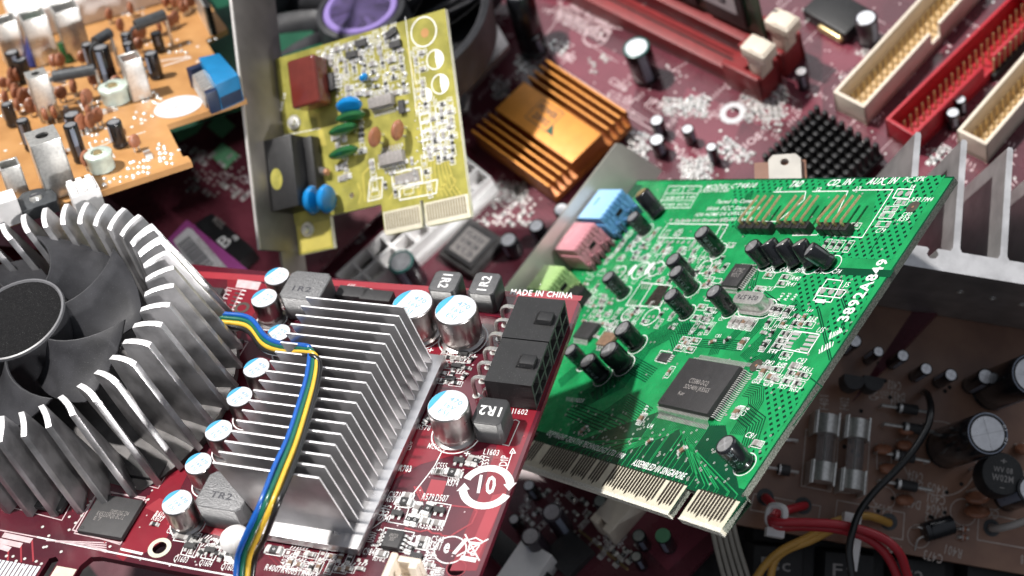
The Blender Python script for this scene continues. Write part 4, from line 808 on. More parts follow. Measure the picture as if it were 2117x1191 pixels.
for q, rt, k in ((y5(755, 85), 0, 'gm'), (y5(905, 95), 0, 'rl'), (y5(425, 335), 0, 'gm'), (y5(395, 405), 0, 'rl'), (y5(528, 465), 80, 'gm'), (y5(645, 485), 80, 'rl'), (y5(440, 590), 80, 'rm'), (y5(505, 600), 80, 'rm'), (y5(612, 605), 0, 'gm'), (y5(735, 628), 0, 'gm'),
        (y5(590, 800), 0, 'gm'), (y5(570, 865), 0, 'rm'), (y5(148, 955), 0, 'gm'), (y5(455, 895), 80, 'rm'), (y6(575, 640), -5, 'gl'), (y6(230, 490), 0, 'rs'), (y6(790, 830), 60, 'rs'), (y6(1040, 890), 80, 'rs'), (y6(1090, 790), 0, 'rs'), (y6(1690, 815), 0, 'rl'),
        (zr2(512, 738), 80, 'gm'), (zr2(535, 742), 80, 'rm'), (zr2(392, 785), 0, 'gm'), (zr2(518, 345), 70, 'rs'), (zr2(490, 410), 70, 'rs'), (zr2(350, 580), 60, 'rm'), (zr2(500, 380), 0, 'rs')):
    smd(R, q, rt, k)
SC = scatter_smd
SC(R, [(918, 718), (975, 722), (945, 800), (885, 795)], 5, 5, kinds=('rs', 'gs'), p=.5, boxes=.6, scrib=.5); SC(R, [(590, 1130), (760, 1150), (750, 1190), (590, 1180)], 8, 2, p=.6, boxes=.8, scrib=.7)
SC(R, [(400, 1110), (500, 1130), (495, 1160), (390, 1140)], 6, 3, kinds=('rs',), p=.5, boxes=.5, scrib=.5); SC(R, [(840, 1160), (900, 1165), (890, 1191), (830, 1185)], 3, 2, p=.7)
SC(R, [(715, 590), (770, 595), (765, 606), (710, 601)], 3, 1, p=.9, boxes=1)
for q in (zr1(600, 158), zr1(690, 172)): m = MB(); m.box(-.4, .4, -.18, .18, .02, .26, 'chip'); m.box(-.45, -.4, -.1, .1, .02, .1, 'solder'); m.box(.4, .45, -.1, .1, .02, .1, 'solder'); part(R.o, 'power_diode', m.mesh('power_diode', .03), (*a(q), 0))
# solid capacitors
for i, (t, d, h) in enumerate((((572, 571), 54, .70), ((546, 616), 56, .72), ((576, 688), 52, .70), ((530, 760), 58, .72), ((495, 820), 58, .72), ((452, 890), 60, .72), ((410, 958), 60, .72), ((366, 1038), 66, .75),
        ((852, 628), 88, .95), ((942, 640), 90, .95), ((926, 838), 90, .95))):
    cap(R, t, d, h, 'alu', rot=-.35 if d > 80 else -.5, name='solid_capacitor')
    x, y = a(t, h); r = R.cm(d, t, h)/2; R.sk.ring(x, y, r*1.17, .03, .006, 'silk'); R.txt('+', R.proj((x+r*.75, y-r*1.25, 0)), R.proj((x+r*1.05, y-r*1.25, 0)), .2)
# chokes
def choke(tq, h, mt, mtop, st, tc, rotate, label=None, ch=.12):
    x0, x1_, y0, y1_ = R.ext(tq, h); x0, x1_ = sorted((x0, x1_)); y0, y1_ = sorted((y0, y1_)); cx, cy, w, d = (x0+x1_)/2, (y0+y1_)/2, x1_-x0, y1_-y0
    m = MB(); c = min(w, d)*ch; o8 = [(-w/2+c, -d/2), (w/2-c, -d/2), (w/2, -d/2+c), (w/2, d/2-c), (w/2-c, d/2), (-w/2+c, d/2), (-w/2, d/2-c), (-w/2, -d/2+c)]
    m.prism(o8, .02, h-.02, mt); m.prism(o8, h-.02, h, mtop, sc=.97)
    o = part(R.o, 'choke_coil', m.mesh('choke_coil', .015), (cx, cy, 0), label=label)
    if st:
        t = MB()
        if rotate == 90: t.text(st, (w*.16, -d*.33), (w*.16, d*.33), w*.34, h+.003, tc, 0, None, .05)
        elif rotate == -90: t.text(st, (-w*.16, d*.33), (-w*.16, -d*.33), w*.34, h+.003, tc, 0, None, .05)
        elif rotate == 180: t.text(st, (w*.36, d*.16), (-w*.36, d*.16), d*.34, h+.003, tc, 0, None, .05)
        else: t.text(st, (-w*.25, -d*.22), (w*.2, -d*.22), d*.17, h+.003, tc, 0, None, .04)
        part(o, 'marking', t.mesh('marking', smooth=False))
    return o
choke([(600, 560), (690, 563), (660, 617), (574, 620)], .75, 'chokeg', 'chokel', '1R2', 'ink', 0, 'light grey choke coil behind the finned heat sink')
choke([(903, 557), (956, 563), (940, 605), (882, 600)], .62, 'chokeb', 'chokeg', '1R2', 'silk', -90, 'black square choke with white 1R2, left of the two at the top edge')
choke([(984, 561), (1036, 565), (1022, 612), (966, 605)], .62, 'chokeb', 'chokeg', '1R2', 'silk', 90, 'black square choke with white 1R2 nearest the power socket')
choke([(994, 820), (1055, 825), (1034, 881), (971, 872)], .66, 'chokeb', 'chokeb', '1R2', 'silk', 180, 'black square choke with white 1R2 beside the lone capacitor')
choke([(440, 972), (530, 985), (497, 1062), (396, 1042)], .72, 'chokeg', 'chokel', 'TR2', 'ink', 0, 'rough grey choke half hidden under the heat sink overhang')
R.rc([(968, 905), (1052, 922), (1074, 872), (1066, 868)], .02)
# power sockets
def socket(tq, base, tab):
    h = R.hgt(base, tq[2]); h = min(max(h, .7), 1.1); x0, x1_, y0, y1_ = R.ext(tq, h); y0, y1_ = sorted((y0, y1_)); w, d = x1_-x0, y1_-y0; print('socket', x0, x1_, y0, y1_, h)
    m = MB(); m.box(0, w-.28, 0, d-.01, .03, h, 'black')
    t_ = .07
    for zz in ((.03, .03+t_), (h/2-t_/2, h/2+t_/2), (h-t_, h)): m.box(w-.28, w, 0, d-.01, zz[0], zz[1], 'black')
    for k in range(4): yy = (d-.01-t_)*k/3; m.box(w-.281, w-.001, yy, yy+t_, .031, h-.001, 'black')
    o = part(R.o, 'power_socket', m.mesh('power_socket', smooth=False), (x0, y0, 0)); 
    m = MB(); tx = w-.28; m.prism([(tx-.24, d*.36), (tx+.18, d*.36), (tx+.18, d*.62), (tx-.24, d*.62)], h, h+.13, 'black', sc=.8, sh=(.06, 0)); part(o, 'latch', m.mesh('latch', .01))
    for k in range(3):
        m = MB(); yy = d*(k+.5)/3; m.tube(smoothpath([(0, yy, h*.78), (-.22, yy, h*.80), (-.36, yy, h*.70), (-.40, yy, h*.45), (-.40, yy, 0)], 4), .048, 'tin', 6); part(o, 'pin', m.mesh('pin')); R.sk.disc(x0-.40, y0+yy, .09, .006, 'pad', 12)
        m = MB(); m.tube(smoothpath([(0, yy, h*.35), (-.12, yy, h*.35), (-.18, yy, h*.2), (-.18, yy, 0)], 4), .045, 'tin', 6); part(o, 'pin', m.mesh('pin'))
socket([(1070, 612), (1168, 619), (1137, 704), (1037, 699)], (1147, 756), 0)
socket([(1037, 700), (1134, 706), (1100, 796), (999, 789)], (1108, 848), 0)
# finned heat sink
zB = .28
fr_ = a((735, 1140)); bR = a((912, 736), zB); yF = a((590+0, 1152), 0)[1]
yF = a((728, 1152), 0)[1]; yBk = R.on((640, 621), (0, 0, 2.2), (0, 0, 1))[1]
P0 = R.on((672, 963), (0, yF, 0), (0, 1, 0)); P1 = R.on((436, 958), (0, yF+.10, 0), (0, 1, 0)); P2 = R.on((735, 1098), (0, yF, 0), (0, 1, 0)); P3 = R.on((505, 1075), (0, yF, 0), (0, 1, 0))
Hf = 2.0; yF = -3.80; yBk = 1.16; bRx = a((912, 740), .0)[0]
print('sink', P0, P1, P2, P3, 'H', Hf, 'y', yF, yBk, 'bRx', bRx, a((735, 1140)))
xL, xR_, xC, xLb = -4.50, -1.56, -2.10, -4.0
xb0 = -4.02
m = MB(); m.box(xb0, xR_, -4.12, 1.36, .06, zB, 'alu')
hs = part(R.o, 'heat_sink', m.mesh('heat_sink', .01), label='finned silver heat sink with the cable lying across it')
nf = 18; t_ = .05
pr = [(xb0+.1, zB-.01), (xL+.45, Hf*.55), (xL, Hf), (xC, Hf), (xR_-.28, zB+.25), (xR_-.22, zB-.01)]
pr = [(xb0+.1, zB-.01), (xb0-.02, zB+.3), (xL, Hf), (xC, Hf), (xR_-.22, zB+.10), (xR_-.22, zB-.01)]
m = MB(); n = len(pr); lo = [(p[0], 0, p[1]) for p in pr]; hi = [(p[0], t_, p[1]) for p in pr]
m.add(lo+hi, [tuple(range(n))[::-1] if False else tuple(range(n)), tuple(range(n, 2*n))[::-1]]+[(i, n+i, n+(i+1) % n, (i+1) % n) for i in range(n) if i not in (2, 3)], 'fin')
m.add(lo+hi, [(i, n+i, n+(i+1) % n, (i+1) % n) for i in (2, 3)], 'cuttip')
bmf = m.mesh('fin', .008)
for k in range(nf): part(hs, 'fin', bmf, (0, yF+.02+(yBk-yF-.1)*k/(nf-1), 0))
# round cooler
NC = np.array((-.215, -.63, -.746)); xc = np.array((.95, -.02, -.26))
RC = fr(xc, np.cross(unit(NC), xc)); 
zdep = R.depth((*a((35, 665), 2.5), 2.5))
Cc = Board('fan_cooler', RC, (60, 651), zdep, '', '', parent=R.o); WMc = WM[Cc.o.name]
WM[Cc.o.name] = Cc.M; c = Cc.at
ro = 3.60*zdep/33.5
HB = c((28, 655))
ri = ro*.80; nfin = 39
shx, shy = .62, -.95                                       # the fins lean outwards towards their foot
def finm(ang):
    th = math.radians(ang); e = Vector((math.cos(th), math.sin(th))); m = MB(); n = Vector((-e.y, e.x)); T2 = .062; ks = 5; L = []; 
    foot = Vector((.95, -.55)); Hc = 2.35
    for iz in range(4):
        v = iz/3; row = []
        for ir in range(ks):
            u = ir/(ks-1); r = (ri+(ro-ri)*u)*(1-v)+(ri*.80+(ro*1.06-ri*.80)*u)*v; sw = (u-.5)**2*-.16+.10*u*(1-v)
            q = e*r+n*(sw-.1*v)+foot*(v**1.1)*.72; row.append((q, -Hc*v+(.0 if iz else (-.02 if ir in (0, ks-1) else 0))))
        L.append(row)
    vs = []; 
    for s in (-1, 1):
        for row in L:
            for q, zz in row: p = q+n*T2*s*(1.15-.3*0); vs.append((p.x, p.y, zz))
    N = 4*ks; F = []
    for iz in range(3):
        for ir in range(ks-1):
            i0 = iz*ks+ir; F.append((i0, i0+1, i0+ks+1, i0+ks)); F.append((N+i0+1, N+i0, N+i0+ks, N+i0+ks+1))
    for ir in range(ks-1): j = 3*ks+ir; F.append((j, j+1, N+j+1, N+j))
    for iz in range(3): j = iz*ks; F.append((j, j+ks, N+j+ks, N+j)); j += ks-1; F.append((j+ks, j, N+j, N+j+ks))
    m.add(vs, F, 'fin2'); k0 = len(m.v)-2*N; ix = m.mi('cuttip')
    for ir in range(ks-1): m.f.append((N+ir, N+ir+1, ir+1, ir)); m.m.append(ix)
    return m
for k in range(nfin): part(Cc.o, 'fin', finm(k*360/nfin+3).mesh('fin', .012))
m = MB(); m.lathe([(ro*1.02, -2.5), (ro*1.02, -2.3), (ri*.9, -2.28), (0, -2.28)], 'dustgrey', 48, .68, -.4); part(Cc.o, 'base_plate', m)
rh = 1.235*zdep/33.5; 
m = MB(); m.lathe([(rh*.96, -1.5), (rh*.985, -.3), (rh, -.12), (rh*.985, -.06), (rh*.95, -.05), (rh*.925, -.09), (rh*.92, -.10)], 'fanrim', 56, ms=['fan', 'fan', 'fanrim', 'fanrim', 'fanrim', 'hub']); fh = part(Cc.o, 'fan_hub', m, (*HB, 0))
nb = 7
for k in range(nb):
    m = MB(); A0 = math.radians(k*360/nb+24); nr, na = 8, 6; vs = []; F = []
    for ir in range(nr):
        u = ir/(nr-1); r = rh*.97+(ri*.985-rh*.97)*u; sweep = .50*u**1.2
        for ia in range(na):
            v = ia/(na-1); th = A0+sweep-v*(.62+.10*u); zz = -.12-.95*v*(1-.2*u)-.05*math.sin(v*math.pi)
            vs.append((r*math.cos(th), r*math.sin(th), zz-.10*u*(1-v)))
    for ir in range(nr-1):
        for ia in range(na-1): i0 = ir*na+ia; F.append((i0, i0+na, i0+na+1, i0+1))
    m.add(vs, F, 'fan'); ob = part(Cc.o, 'fan_blade', m.mesh('fan_blade'), (*HB, 0)); sm = ob.modifiers.new('thickness', 'SOLIDIFY'); sm.thickness = .07; sm.offset = 0; sb_ = ob.modifiers.new('b', 'BEVEL'); sb_.width = .02; sb_.segments = 2
# push pin, white connector
m = MB(); m.lathe([(.30, .34), (.33, .40), (.30, .52), (.2, .61), (0, .66)], 'white', 28); pp = part(R.o, 'push_pin', m, (*a((484, 1110), .5), 0)); m = MB()
for k in range(4): m.lathe([(.20, .05+k*.08), (.24, .08+k*.08), (.20, .11+k*.08)], 'tin', 20)
m.lathe([(.34, .01), (.36, .04), (.34, .06)], 'white', 24); part(pp, 'spring', m)
x, y = a(y5(250, 1180), 0); h = .75
m = MB(); t0 = a(y5(255, 930), h); t1 = a(y5(400, 970), h); t2 = a(y5(540, 1060), h); t3 = a(y5(150, 1191), h)
w = abs(t1[0]-t0[0]); m.box(0, .14, -1.3, 0, .02, h, 'cream'); m.box(0, .62, -.14, 0, .02, h*.9, 'cream'); m.box(0, .62, -1.3, 0, .02, .25, 'cream'); m.prism([(.62, -.14), (.45, -.14), (.45, -.30), (.62, -.30)], .02, h*1.0, 'cream')
wc = part(R.o, 'white_header', m.mesh('white_header', .03), (t0[0], t0[1], 0)); 
for k in range(3): m = MB(); m.tube([(.33, -.45-.3*k, .1), (.33, -.45-.3*k, .62)], .035, 'tin', 6); part(wc, 'pin', m)
for k in range(260):
    p = (rnd.uniform(100, 1150), rnd.uniform(580, 1185)); x, y = a(p)
    if y > ye+.1 and not (-4.1 < x < -1.5 and -4.3 < y < 1.4) and x < xr-.1: R.sk.disc(x, y, rnd.choice((.018, .025)), .0085, rnd.choice(('pad', 'silkpink', 'pour_pink')), 8)
for k in range(40):
    x, y = a((rnd.uniform(560, 1120), rnd.uniform(620, 1180)))
    if y > ye+.2 and x < xr-.8: L_ = rnd.uniform(.2, .8); R.sk.line([(x, y), (x+L_*.7, y), (x+L_, y-L_*.3)], .02, .0048, 'pour_red')
R.finish('printed_circuit')
# ------------------------------------------------------------------ four-wire fan cable over the heat sink
FC = bpy.data.objects.new('fan_cable', None); COL.objects.link(FC); FC.matrix_world = R.M; WM[FC.name] = R.M; tag(FC, 'ribbon of blue, green, yellow and black wires draped over the silver heat sink', 'cable')
hh = [1.0, 1.05, 1.1, 1.2, 1.5, Hf+.08, Hf+.10, Hf+.10, Hf+.10, Hf+.10, Hf+.10, Hf+.04, Hf*.72, Hf*.42, Hf*.22]
W_ = {'blue_w': [(35, 212), (120, 215), (210, 230), (270, 300), (330, 325), (415, 333), (434, 355), (422, 450), (390, 560), (350, 680), (300, 790), (250, 920), (190, 1050), (165, 1120), (158, 1210)],
 'green_w': [(40, 226), (120, 230), (207, 246), (265, 313), (330, 338), (420, 345), (447, 368), (438, 455), (404, 570), (365, 690), (320, 800), (270, 920), (212, 1045), (186, 1120), (178, 1210)],
 'yellow_w': [(45, 240), (120, 246), (205, 262), (262, 328), (330, 352), (425, 356), (459, 382), (452, 462), (420, 580), (382, 700), (340, 805), (292, 925), (238, 1045), (208, 1120), (198, 1210)],
 'black_w': [(50, 252), (120, 260), (202, 278), (259, 345), (330, 366), (430, 368), (468, 396), (464, 470), (434, 590), (398, 710), (358, 820), (312, 930), (268, 1045), (232, 1115), (216, 1210)]}
for i, (w, P) in enumerate(W_.items()):
    pts = []
    for (q, h) in zip(P, hh): h2 = h-(.05*i if h < Hf else 0); x, y = a(zr1(*q), h2); pts.append((x, y, h2))
    m = MB(); m.tube(smoothpath(pts, 6), .060, w, 10); part(FC, w.replace('_w', '_wire'), m.mesh('wire'))
# ================================================================== yellow modem card
RM = fr((.8646, -.1567, -.4774), (-.1283, -.9875, .0918))
Y = Board('modem_card', RM, (770, 280), 39, 'small yellow-green modem card with dark red and blue parts on a tall steel bracket', 'modem card')
a = Y.at
P = {k: a(p) for k, p in dict(tl=(570, 129), tr=(913, 12), br=(975, 452), fb=(880, 424), sl=(872, 414), f0=(792, 436), f1=(797, 485), f2=(868, 472), f3=(884, 470), f4=(972, 452), bl=(655, 448), ll=(560, 470)).items()}
print('modem', {k: (round(v[0], 2), round(v[1], 2)) for k, v in P.items()})
yt = (P['tl'][1]+P['tr'][1])/2; xr = P['br'][0]; xl = P['tl'][0]
yb = a((700, 442))[1]; yk = (P['f1'][1]+P['f4'][1])/2; c0 = a((793, 460))[0]; n0 = a((872, 450))[0]; n1 = a((879, 448))[0]; ym = a((880, 412))[1]
tab0, tab1, ytab = a((615, 500))[0], a((688, 500))[0], a((655, 520))[1]
out = [(xl, yt), (xl, yb), (tab0, yb), (tab0, ytab), (tab1, ytab), (tab1, yb), (c0, yb), (c0, yk+.08), (c0+.1, yk), (n0-.1, yk), (n0, yk+.1), (n0, ym), (n1, ym), (n1, yk+.1), (n1+.1, yk), (xr-.1, yk), (xr, yk+.1), (xr, yt)]
part(Y.o, 'circuit_board', plate(out, [(*a((727, 404)), .08), (*a(zm(890, 145)), .06)], -.15, 0, ['board_yel', 'fibre']))
m = MB(); 
for u0, u1 in ((c0, n0), (n1, xr)): m.box(u0+.02, u1-.02, yk+.01, ym-.1, -.152, .003, 'fibre')
part(Y.o, 'contact_tongue', m.mesh('contact_tongue', smooth=False))
for u0, u1, n in ((c0+.06, n0-.05, 13), (n1+.06, xr-.10, 15)):
    for k in range(n): m = MB(); m.box(-.024, .024, yk+.14, ym-.14, .004, .009, 'modem_contact'); part(Y.o, 'edge_contact', m.mesh('edge_contact', smooth=False), (u0+(u1-u0)*(k+.5)/n, 0, 0))
m = MB(); m.box(tab0+.05, tab1-.05, ytab+.05, yb-.1, .001, .006, 'pour_yel'); part(Y.o, 'ground_tab', m)
A = Y.area; rn = random.Random(4)
A([(640, 225), (660, 235), (675, 300), (662, 302), (655, 245), (640, 240)], 'pour_yel')
for k in range(10): x0 = 742+k*21; Y.ln([(x0, 420-k*3), (x0+8+rn.uniform(-6, 6), 400-k*3), (x0+rn.uniform(-4, 14), 380-k*2)], .05, 'pour_yel', .003)
for k in range(8): Y.ln([(885+k*10, 405), (878+k*9, 385), (872+k*9, 350+k*2), (880+k*6, 325)], .035, 'pour_yel', .003)
Y.ln([(842, 100), (862, 180), (868, 205), (858, 225)], .06, 'pour_yel', .003); Y.ln([(838, 35), (862, 240)], .02, 'silk')
Y.ln([(755, 415), (750, 360), (765, 345)], .05, 'pour_yel', .003); Y.ln([(866, 410), (862, 370)], .05, 'pour_yel', .003)
Y.sk.ring(*a(zm(885, 140)), .40, .035, .006, 'silk'); Y.sk.disc(*a(zm(890, 145)), .13, .005, 'board_org')
for q, r in (((935, 262), .26), ((957, 370), .26), ((895, 418), .18)): Y.sk.ring(*a(zm(*q)), r, .03, .006, 'silk'); Y.sk.ring(*a(zm(*q)), r*.55, r*.9, .0058, 'silk', a0=-80, a1=80)
Y.txt('AM-56', zm(262, 490), zm(280, 410), .1); Y.ln([zm(245, 600), zm(430, 565)], .02)
for r_ in range(6):
    for c_ in range(2): q = zm(885+c_*75+r_*5, 480+r_*38); x, y = a(q); Y.sk.line([(x-.16, y-.1), (x+.16, y-.1), (x+.16, y+.1), (x-.16, y+.1)], .03, .006, 'silk', True)
Y.rc(qz(zm, 650, 790, 705, 780, 700, 870, 640, 885), .03); Y.rc(qz(zm, 745, 765, 870, 735, 880, 800, 750, 825), .03); Y.rc(qz(zm, 780, 830, 945, 790, 940, 850, 780, 880), .03)
A(qz(zm, 755, 775, 862, 745, 870, 795, 760, 815), 'smdgry', .007)
SC = scatter_smd
SC(Y, qz(zm, 400, 235, 780, 115, 800, 200, 420, 300), 9, 3, kinds=('gm', 'rs', 'gs'), p=.7, boxes=.7, scrib=.5); SC(Y, qz(zm, 480, 280, 800, 200, 830, 420, 500, 430), 8, 6, kinds=('gm', 'gs', 'rs'), p=.6, boxes=.6, scrib=.5)
SC(Y, qz(zm, 870, 440, 1020, 440, 1030, 720, 900, 700), 4, 8, kinds=('gs', 'rs'), p=.55, boxes=.7, scrib=.3); SC(Y, qz(zm, 840, 220, 890, 210, 900, 420, 850, 430), 2, 6, kinds=('gs',), p=.5, boxes=.6)
SC(Y, qz(zm, 640, 700, 900, 690, 940, 860, 650, 880), 6, 4, kinds=('gs', 'rs', 'gm'), p=.5, boxes=.6); SC(Y, qz(zm, 480, 590, 560, 580, 560, 800, 520, 800), 2, 5, kinds=('gm',), p=.8, boxes=.6); SC(Y, qz(zm, 590, 560, 640, 550, 640, 680, 600, 680), 1, 4, kinds=('rm',), p=.9)
jm = MB()
for q in (qz(zm, 420, 240, 780, 120, 800, 200, 430, 280), qz(zm, 480, 290, 800, 220, 830, 400, 500, 420)): blob_row(Y, q, 9, 3, s=.065, sk=jm)
blob_row(Y, qz(zm, 840, 440, 870, 440, 900, 720, 850, 720), 2, 8, s=.04, sk=jm); part(Y.o, 'solder_joints', jm, kind='stuff')
for q, rt in ((zm(570, 240), 0), (zm(612, 190), 0), (zm(762, 195), 0), (zm(745, 145), 20), (zm(790, 470), 90)): sot(Y, q, rt, 1.2)
chip(Y, qz(zm, 445, 325, 480, 320, 490, 395, 455, 400), .2, (0, 4), (), 'relay_chip', dot=False, L=.2, pw=.45)
chip(Y, qz(zm, 635, 432, 738, 408, 745, 455, 640, 480), .22, (8, 0), (), 'driver_chip', body='smdgry', dot=False, L=.2, pw=.4, label='upper of the two grey eight-lead chips')
chip(Y, qz(zm, 680, 680, 785, 655, 790, 705, 688, 735), .22, (7, 0), (), 'driver_chip', body='smdgry', dot=False, L=.2, pw=.4, label='lower of the two grey eight-lead chips')
# dark red film capacitor
x0, x1_, y0, y1_ = Y.ext([(592, 118), (655, 120), (660, 213), (600, 215)], .65); m = MB(); m.box(x0+.05, x1_, y0-.08, y1_, .08, .72, 'maroonblk'); part(Y.o, 'film_capacitor', m.mesh('film_capacitor', .1, segs=4), label='glossy dark red block capacitor')
disc_cap(Y, zm(595, 500), .80, .6, 'bluedisc', 5, .28, up=.1, label='blue teardrop capacitor above the green ones', tilt=-.5)
disc_cap(Y, zm(640, 345), .28, .26, 'bluedisc', 30, .18, up=.08, label='smallest blue bead capacitor')
for q, r in ((zm(590, 535), 0), (zm(560, 590), 3), (zm(560, 690), 5)): disc_cap(Y, q, 1.0, .42, 'greendisc', r, .22, up=.08, tilt=-.35, name='green_capacitor')
for q, lab in ((zm(705, 610), 'left brown disc capacitor'), (zm(805, 580), 'right brown disc capacitor')): disc_cap(Y, q, .58, .55, 'browndisc', 70, .16, up=.12, label=lab)
for q, lab in ((zm(440, 885), 'blue disc capacitor nearest the phone socket'), (zm(500, 880), 'blue disc capacitor nearest the ground tab')): disc_cap(Y, q, .82, .80, 'bluedisc', 82, .3, up=.05, label=lab)
m = MB(); m.lathe([(.2, .0), (.22, .04), (.2, .08), (.12, .08), (.12, .18), (.10, .22), (0, .24)], 'tin', 18); part(Y.o, 'rivet', m, (*a(zm(318, 540)), 0)); part(Y.o, 'rivet', m.mesh('rivet'), (*a(zm(378, 1010)), 0))
m = MB(); m.tube([(-.22, 0, .14), (.22, 0, .14)], .11, 'glass', 12); m.tube([(-.3, 0, .14), (-.2, 0, .14)], .1, 'copper_c', 10); m.tube([(.2, 0, .14), (.3, 0, .14)], .1, 'copper_c', 10); part(Y.o, 'glass_diode', m, (*a(zm(440, 750)), 0), -.4)
# phone socket
h = .95; x0, x1_, y0, y1_ = Y.ext(qz(zm, 160, 615, 270, 605, 300, 920, 185, 930), h); print('phone', x0, x1_, y0, y1_)
m = MB(); m.box(x0, x1_+.25, y0, y1_, .02, h, 'black'); m.box(x1_+.25, x1_+.55, y0+.12, y1_-.05, .02, h*.45, 'black')
ps = part(Y.o, 'phone_socket', m.mesh('phone_socket', .03), label='black phone socket with an oval yellow sticker')
m = MB(); cx, cy = a(zm(238, 788), h); m.v = []; pts = [(cx+.20*math.cos(t), cy+.30*math.sin(t)) for t in np.linspace(0, 2*math.pi, 28)[:-1]]; m.flat(pts, h+.008, 'board_yel'); part(ps, 'sticker', m.mesh('sticker', smooth=False))
# steel bracket along the left edge
xb = xl-.02
pk = [Y.on(p, (xb, 0, 0), (1, 0, 0)) for p in ((480, -60), (476, 0), (545, 517), (625, 520), (560, 600))]; print('mbracket', [tuple(round(v, 2) for v in p) for p in pk])
zt_ = (pk[1][2]+pk[2][2])/2; m = MB(); m.box(xb-.09, xb, pk[2][1]-.0, 8.2, -.35, zt_, 'steel_d'); m.box(xb-.092, xb+.002, pk[2][1], 8.2, zt_, zt_+.05, 'steelw'); m.box(xb-.088, xb-.002, pk[2][1]-1.6, pk[2][1], -.35, zt_*.45, 'steel_d')
part(Y.o, 'mounting_bracket', m.mesh('mounting_bracket', .01))
Y.finish('printed_circuit')
# ================================================================== maroon motherboard
B_ = Board('motherboard', fr((.7048, -.6881, .1725), (-.6462, -.5223, .5565)), (1930, 220), 42.0, 'large maroon motherboard lying underneath, with orange and black heat sinks', 'motherboard')
a = B_.at
e1, e2 = a((1560, 1092)), a((1378, 1191)); ye = (e1[1]+e2[1])/2
print('mother edge', e1, e2, a((2117, 300)), a((430, 600)), a((2117, 0)), a((0, 600)), a((700, 0)), a((1000, 1191)))
ho = (*a((1515, 234)), .20)
part(B_.o, 'circuit_board', plate([(-27, ye), (12, ye), (12, 26), (-27, 26)], [ho], -.17, 0, ['board_moth', 'board_moth']))
B_.sk.ring(ho[0], ho[1], .32, .20, .012, 'label', 36)
for k in range(12): t = k*30; B_.sk.ring(ho[0], ho[1], .40, .06, .016, 'smdgry', 60, t, t+6)
A = B_.area; rn = random.Random(11)
for p in ([(1180, 60), (1330, 140), (1300, 230), (1150, 130)], [(1100, 0), (1500, 20), (1580, 120), (1300, 40)], [(1420, 180), (1540, 240), (1500, 330), (1380, 330)], [(960, 300), (1050, 400), (960, 420)], [(1700, 60), (1800, 120), (1700, 170)], [(1530, 160), (1700, 180), (1700, 240), (1560, 260)], [(1900, 300), (2000, 350), (1900, 420)],
          [(1000, 1000), (1150, 1150), (1050, 1191), (960, 1100)], [(1250, 960), (1480, 1090), (1380, 1180), (1300, 1100)]): A(p, 'pour_moth', .003)
def trun(p, q, n, sp, w=.02, m='pour_moth'):
    P, Q = Vector(a(p)), Vector(a(q)); d = (Q-P).normalized(); o = Vector((-d.y, d.x))
    for k in range(n): B_.sk.line([tuple(P+o*sp*k), tuple(Q+o*sp*k+d*rn.uniform(-.6, .6))], w, .005, m)
trun((1170, 20), (1500, 170), 10, .16); trun((1640, 140), (1720, 170), 8, .1); trun((1600, 250), (1880, 60), 8, .14); trun((1700, 330), (1900, 130), 5, .18); trun((1560, 170), (1420, 380), 9, .14); trun((1500, 200), (1400, 150), 12, .12)
trun((1000, 380), (1100, 480), 10, .13); trun((1940, 330), (2100, 180), 8, .13); trun((1180, 180), (1330, 270), 6, .15)
def line_w(p, q, w=.035, m='silkpink'): B_.ln([p, q], w, m, .008)
line_w((1130, 20), (1290, 62)); line_w((1350, 8), (1610, 168)); line_w((1075, 88), (1330, 250)); line_w((1175, 10), (1270, 60), .03); line_w((1110, 100), (1160, 30), .03); line_w((1300, 240), (1400, 300)); line_w((1330, 180), (1420, 130), .03); line_w((1650, 210), (1560, 150))
for r_ in range(3):   # blurred printed rows
    T0 = zt(570+r_*-10, 60+r_*26); T1 = zt(570+190+r_*25, 60+125+r_*26); B_.txt(('ARTICLE 7248 VER 1.0', 'MADE IN CHINA N1996', 'PATENTS PENDING')[r_], T0, T1, .30, m='silkpink', bold=.05)
B_.txt('FC', zt(770, 205), zt(850, 240), .45, m='silkpink', bold=.05); B_.sk.ring(*a(zt(800, 215)), .42, .05, .008, 'silkpink'); B_.txt('NO: E210882', zt(640, 45), zt(880, 170), .28, m='silkpink', bold=.05)
for q0, q1, s in ((zt(860, 560), zt(1000, 620), 'C173 R88'), (zt(540, 300), zt(640, 360), 'C126'), (zt(560, 310), zt(660, 370), 'Q12'), (zt(1090, 600), zt(1180, 640), 'JP2'), (zt(1250, 900), zt(1330, 960), 'R210'), (zt(1650, 900), zt(1780, 800), 'BIOS'), (zt(870, 480), zt(960, 540), 'C200')): B_.txt(s, q0, q1, .25, m='silkpink', bold=.04)
# rows of soldered pins of the memory slot
m = MB(); p0, p1 = Vector(a(x8(0, 150))), Vector(a(x8(690, 545))); n = 34; d = (p1-p0)/n; o = Vector((-d.y, d.x)).normalized()
for k in range(n+1):
    for j in range(2): q = p0+d*(k+.5*j)+o*(.18*j); m.lathe([(.055, .0), (.045, .05), (.02, .09), (0, .1)], 'solder', 7, q.x, q.y)
part(B_.o, 'slot_solder_row', m)
for k in range(420):
    p = (rn.uniform(950, 2100), rn.uniform(0, 440)); x, y = a(p); B_.sk.disc(x, y, rn.choice((.035, .05)), .009, rn.choice(('pad', 'silkpink', 'silkpink')), 7)
for k in range(150):
    p = (rn.uniform(950, 2100), rn.uniform(0, 440)); x, y = a(p); n = rn.randint(2, 6); v = rn.random() < .5
    for j in range(n):
        o_ = j*.13; h_ = rn.uniform(.08, .16); X, Y_ = (x+o_, y) if v else (x, y+o_); B_.sk.strip((X, Y_), (X+(.04 if v else h_), Y_+(h_ if v else .04)), .035, .009, 'silkpink')
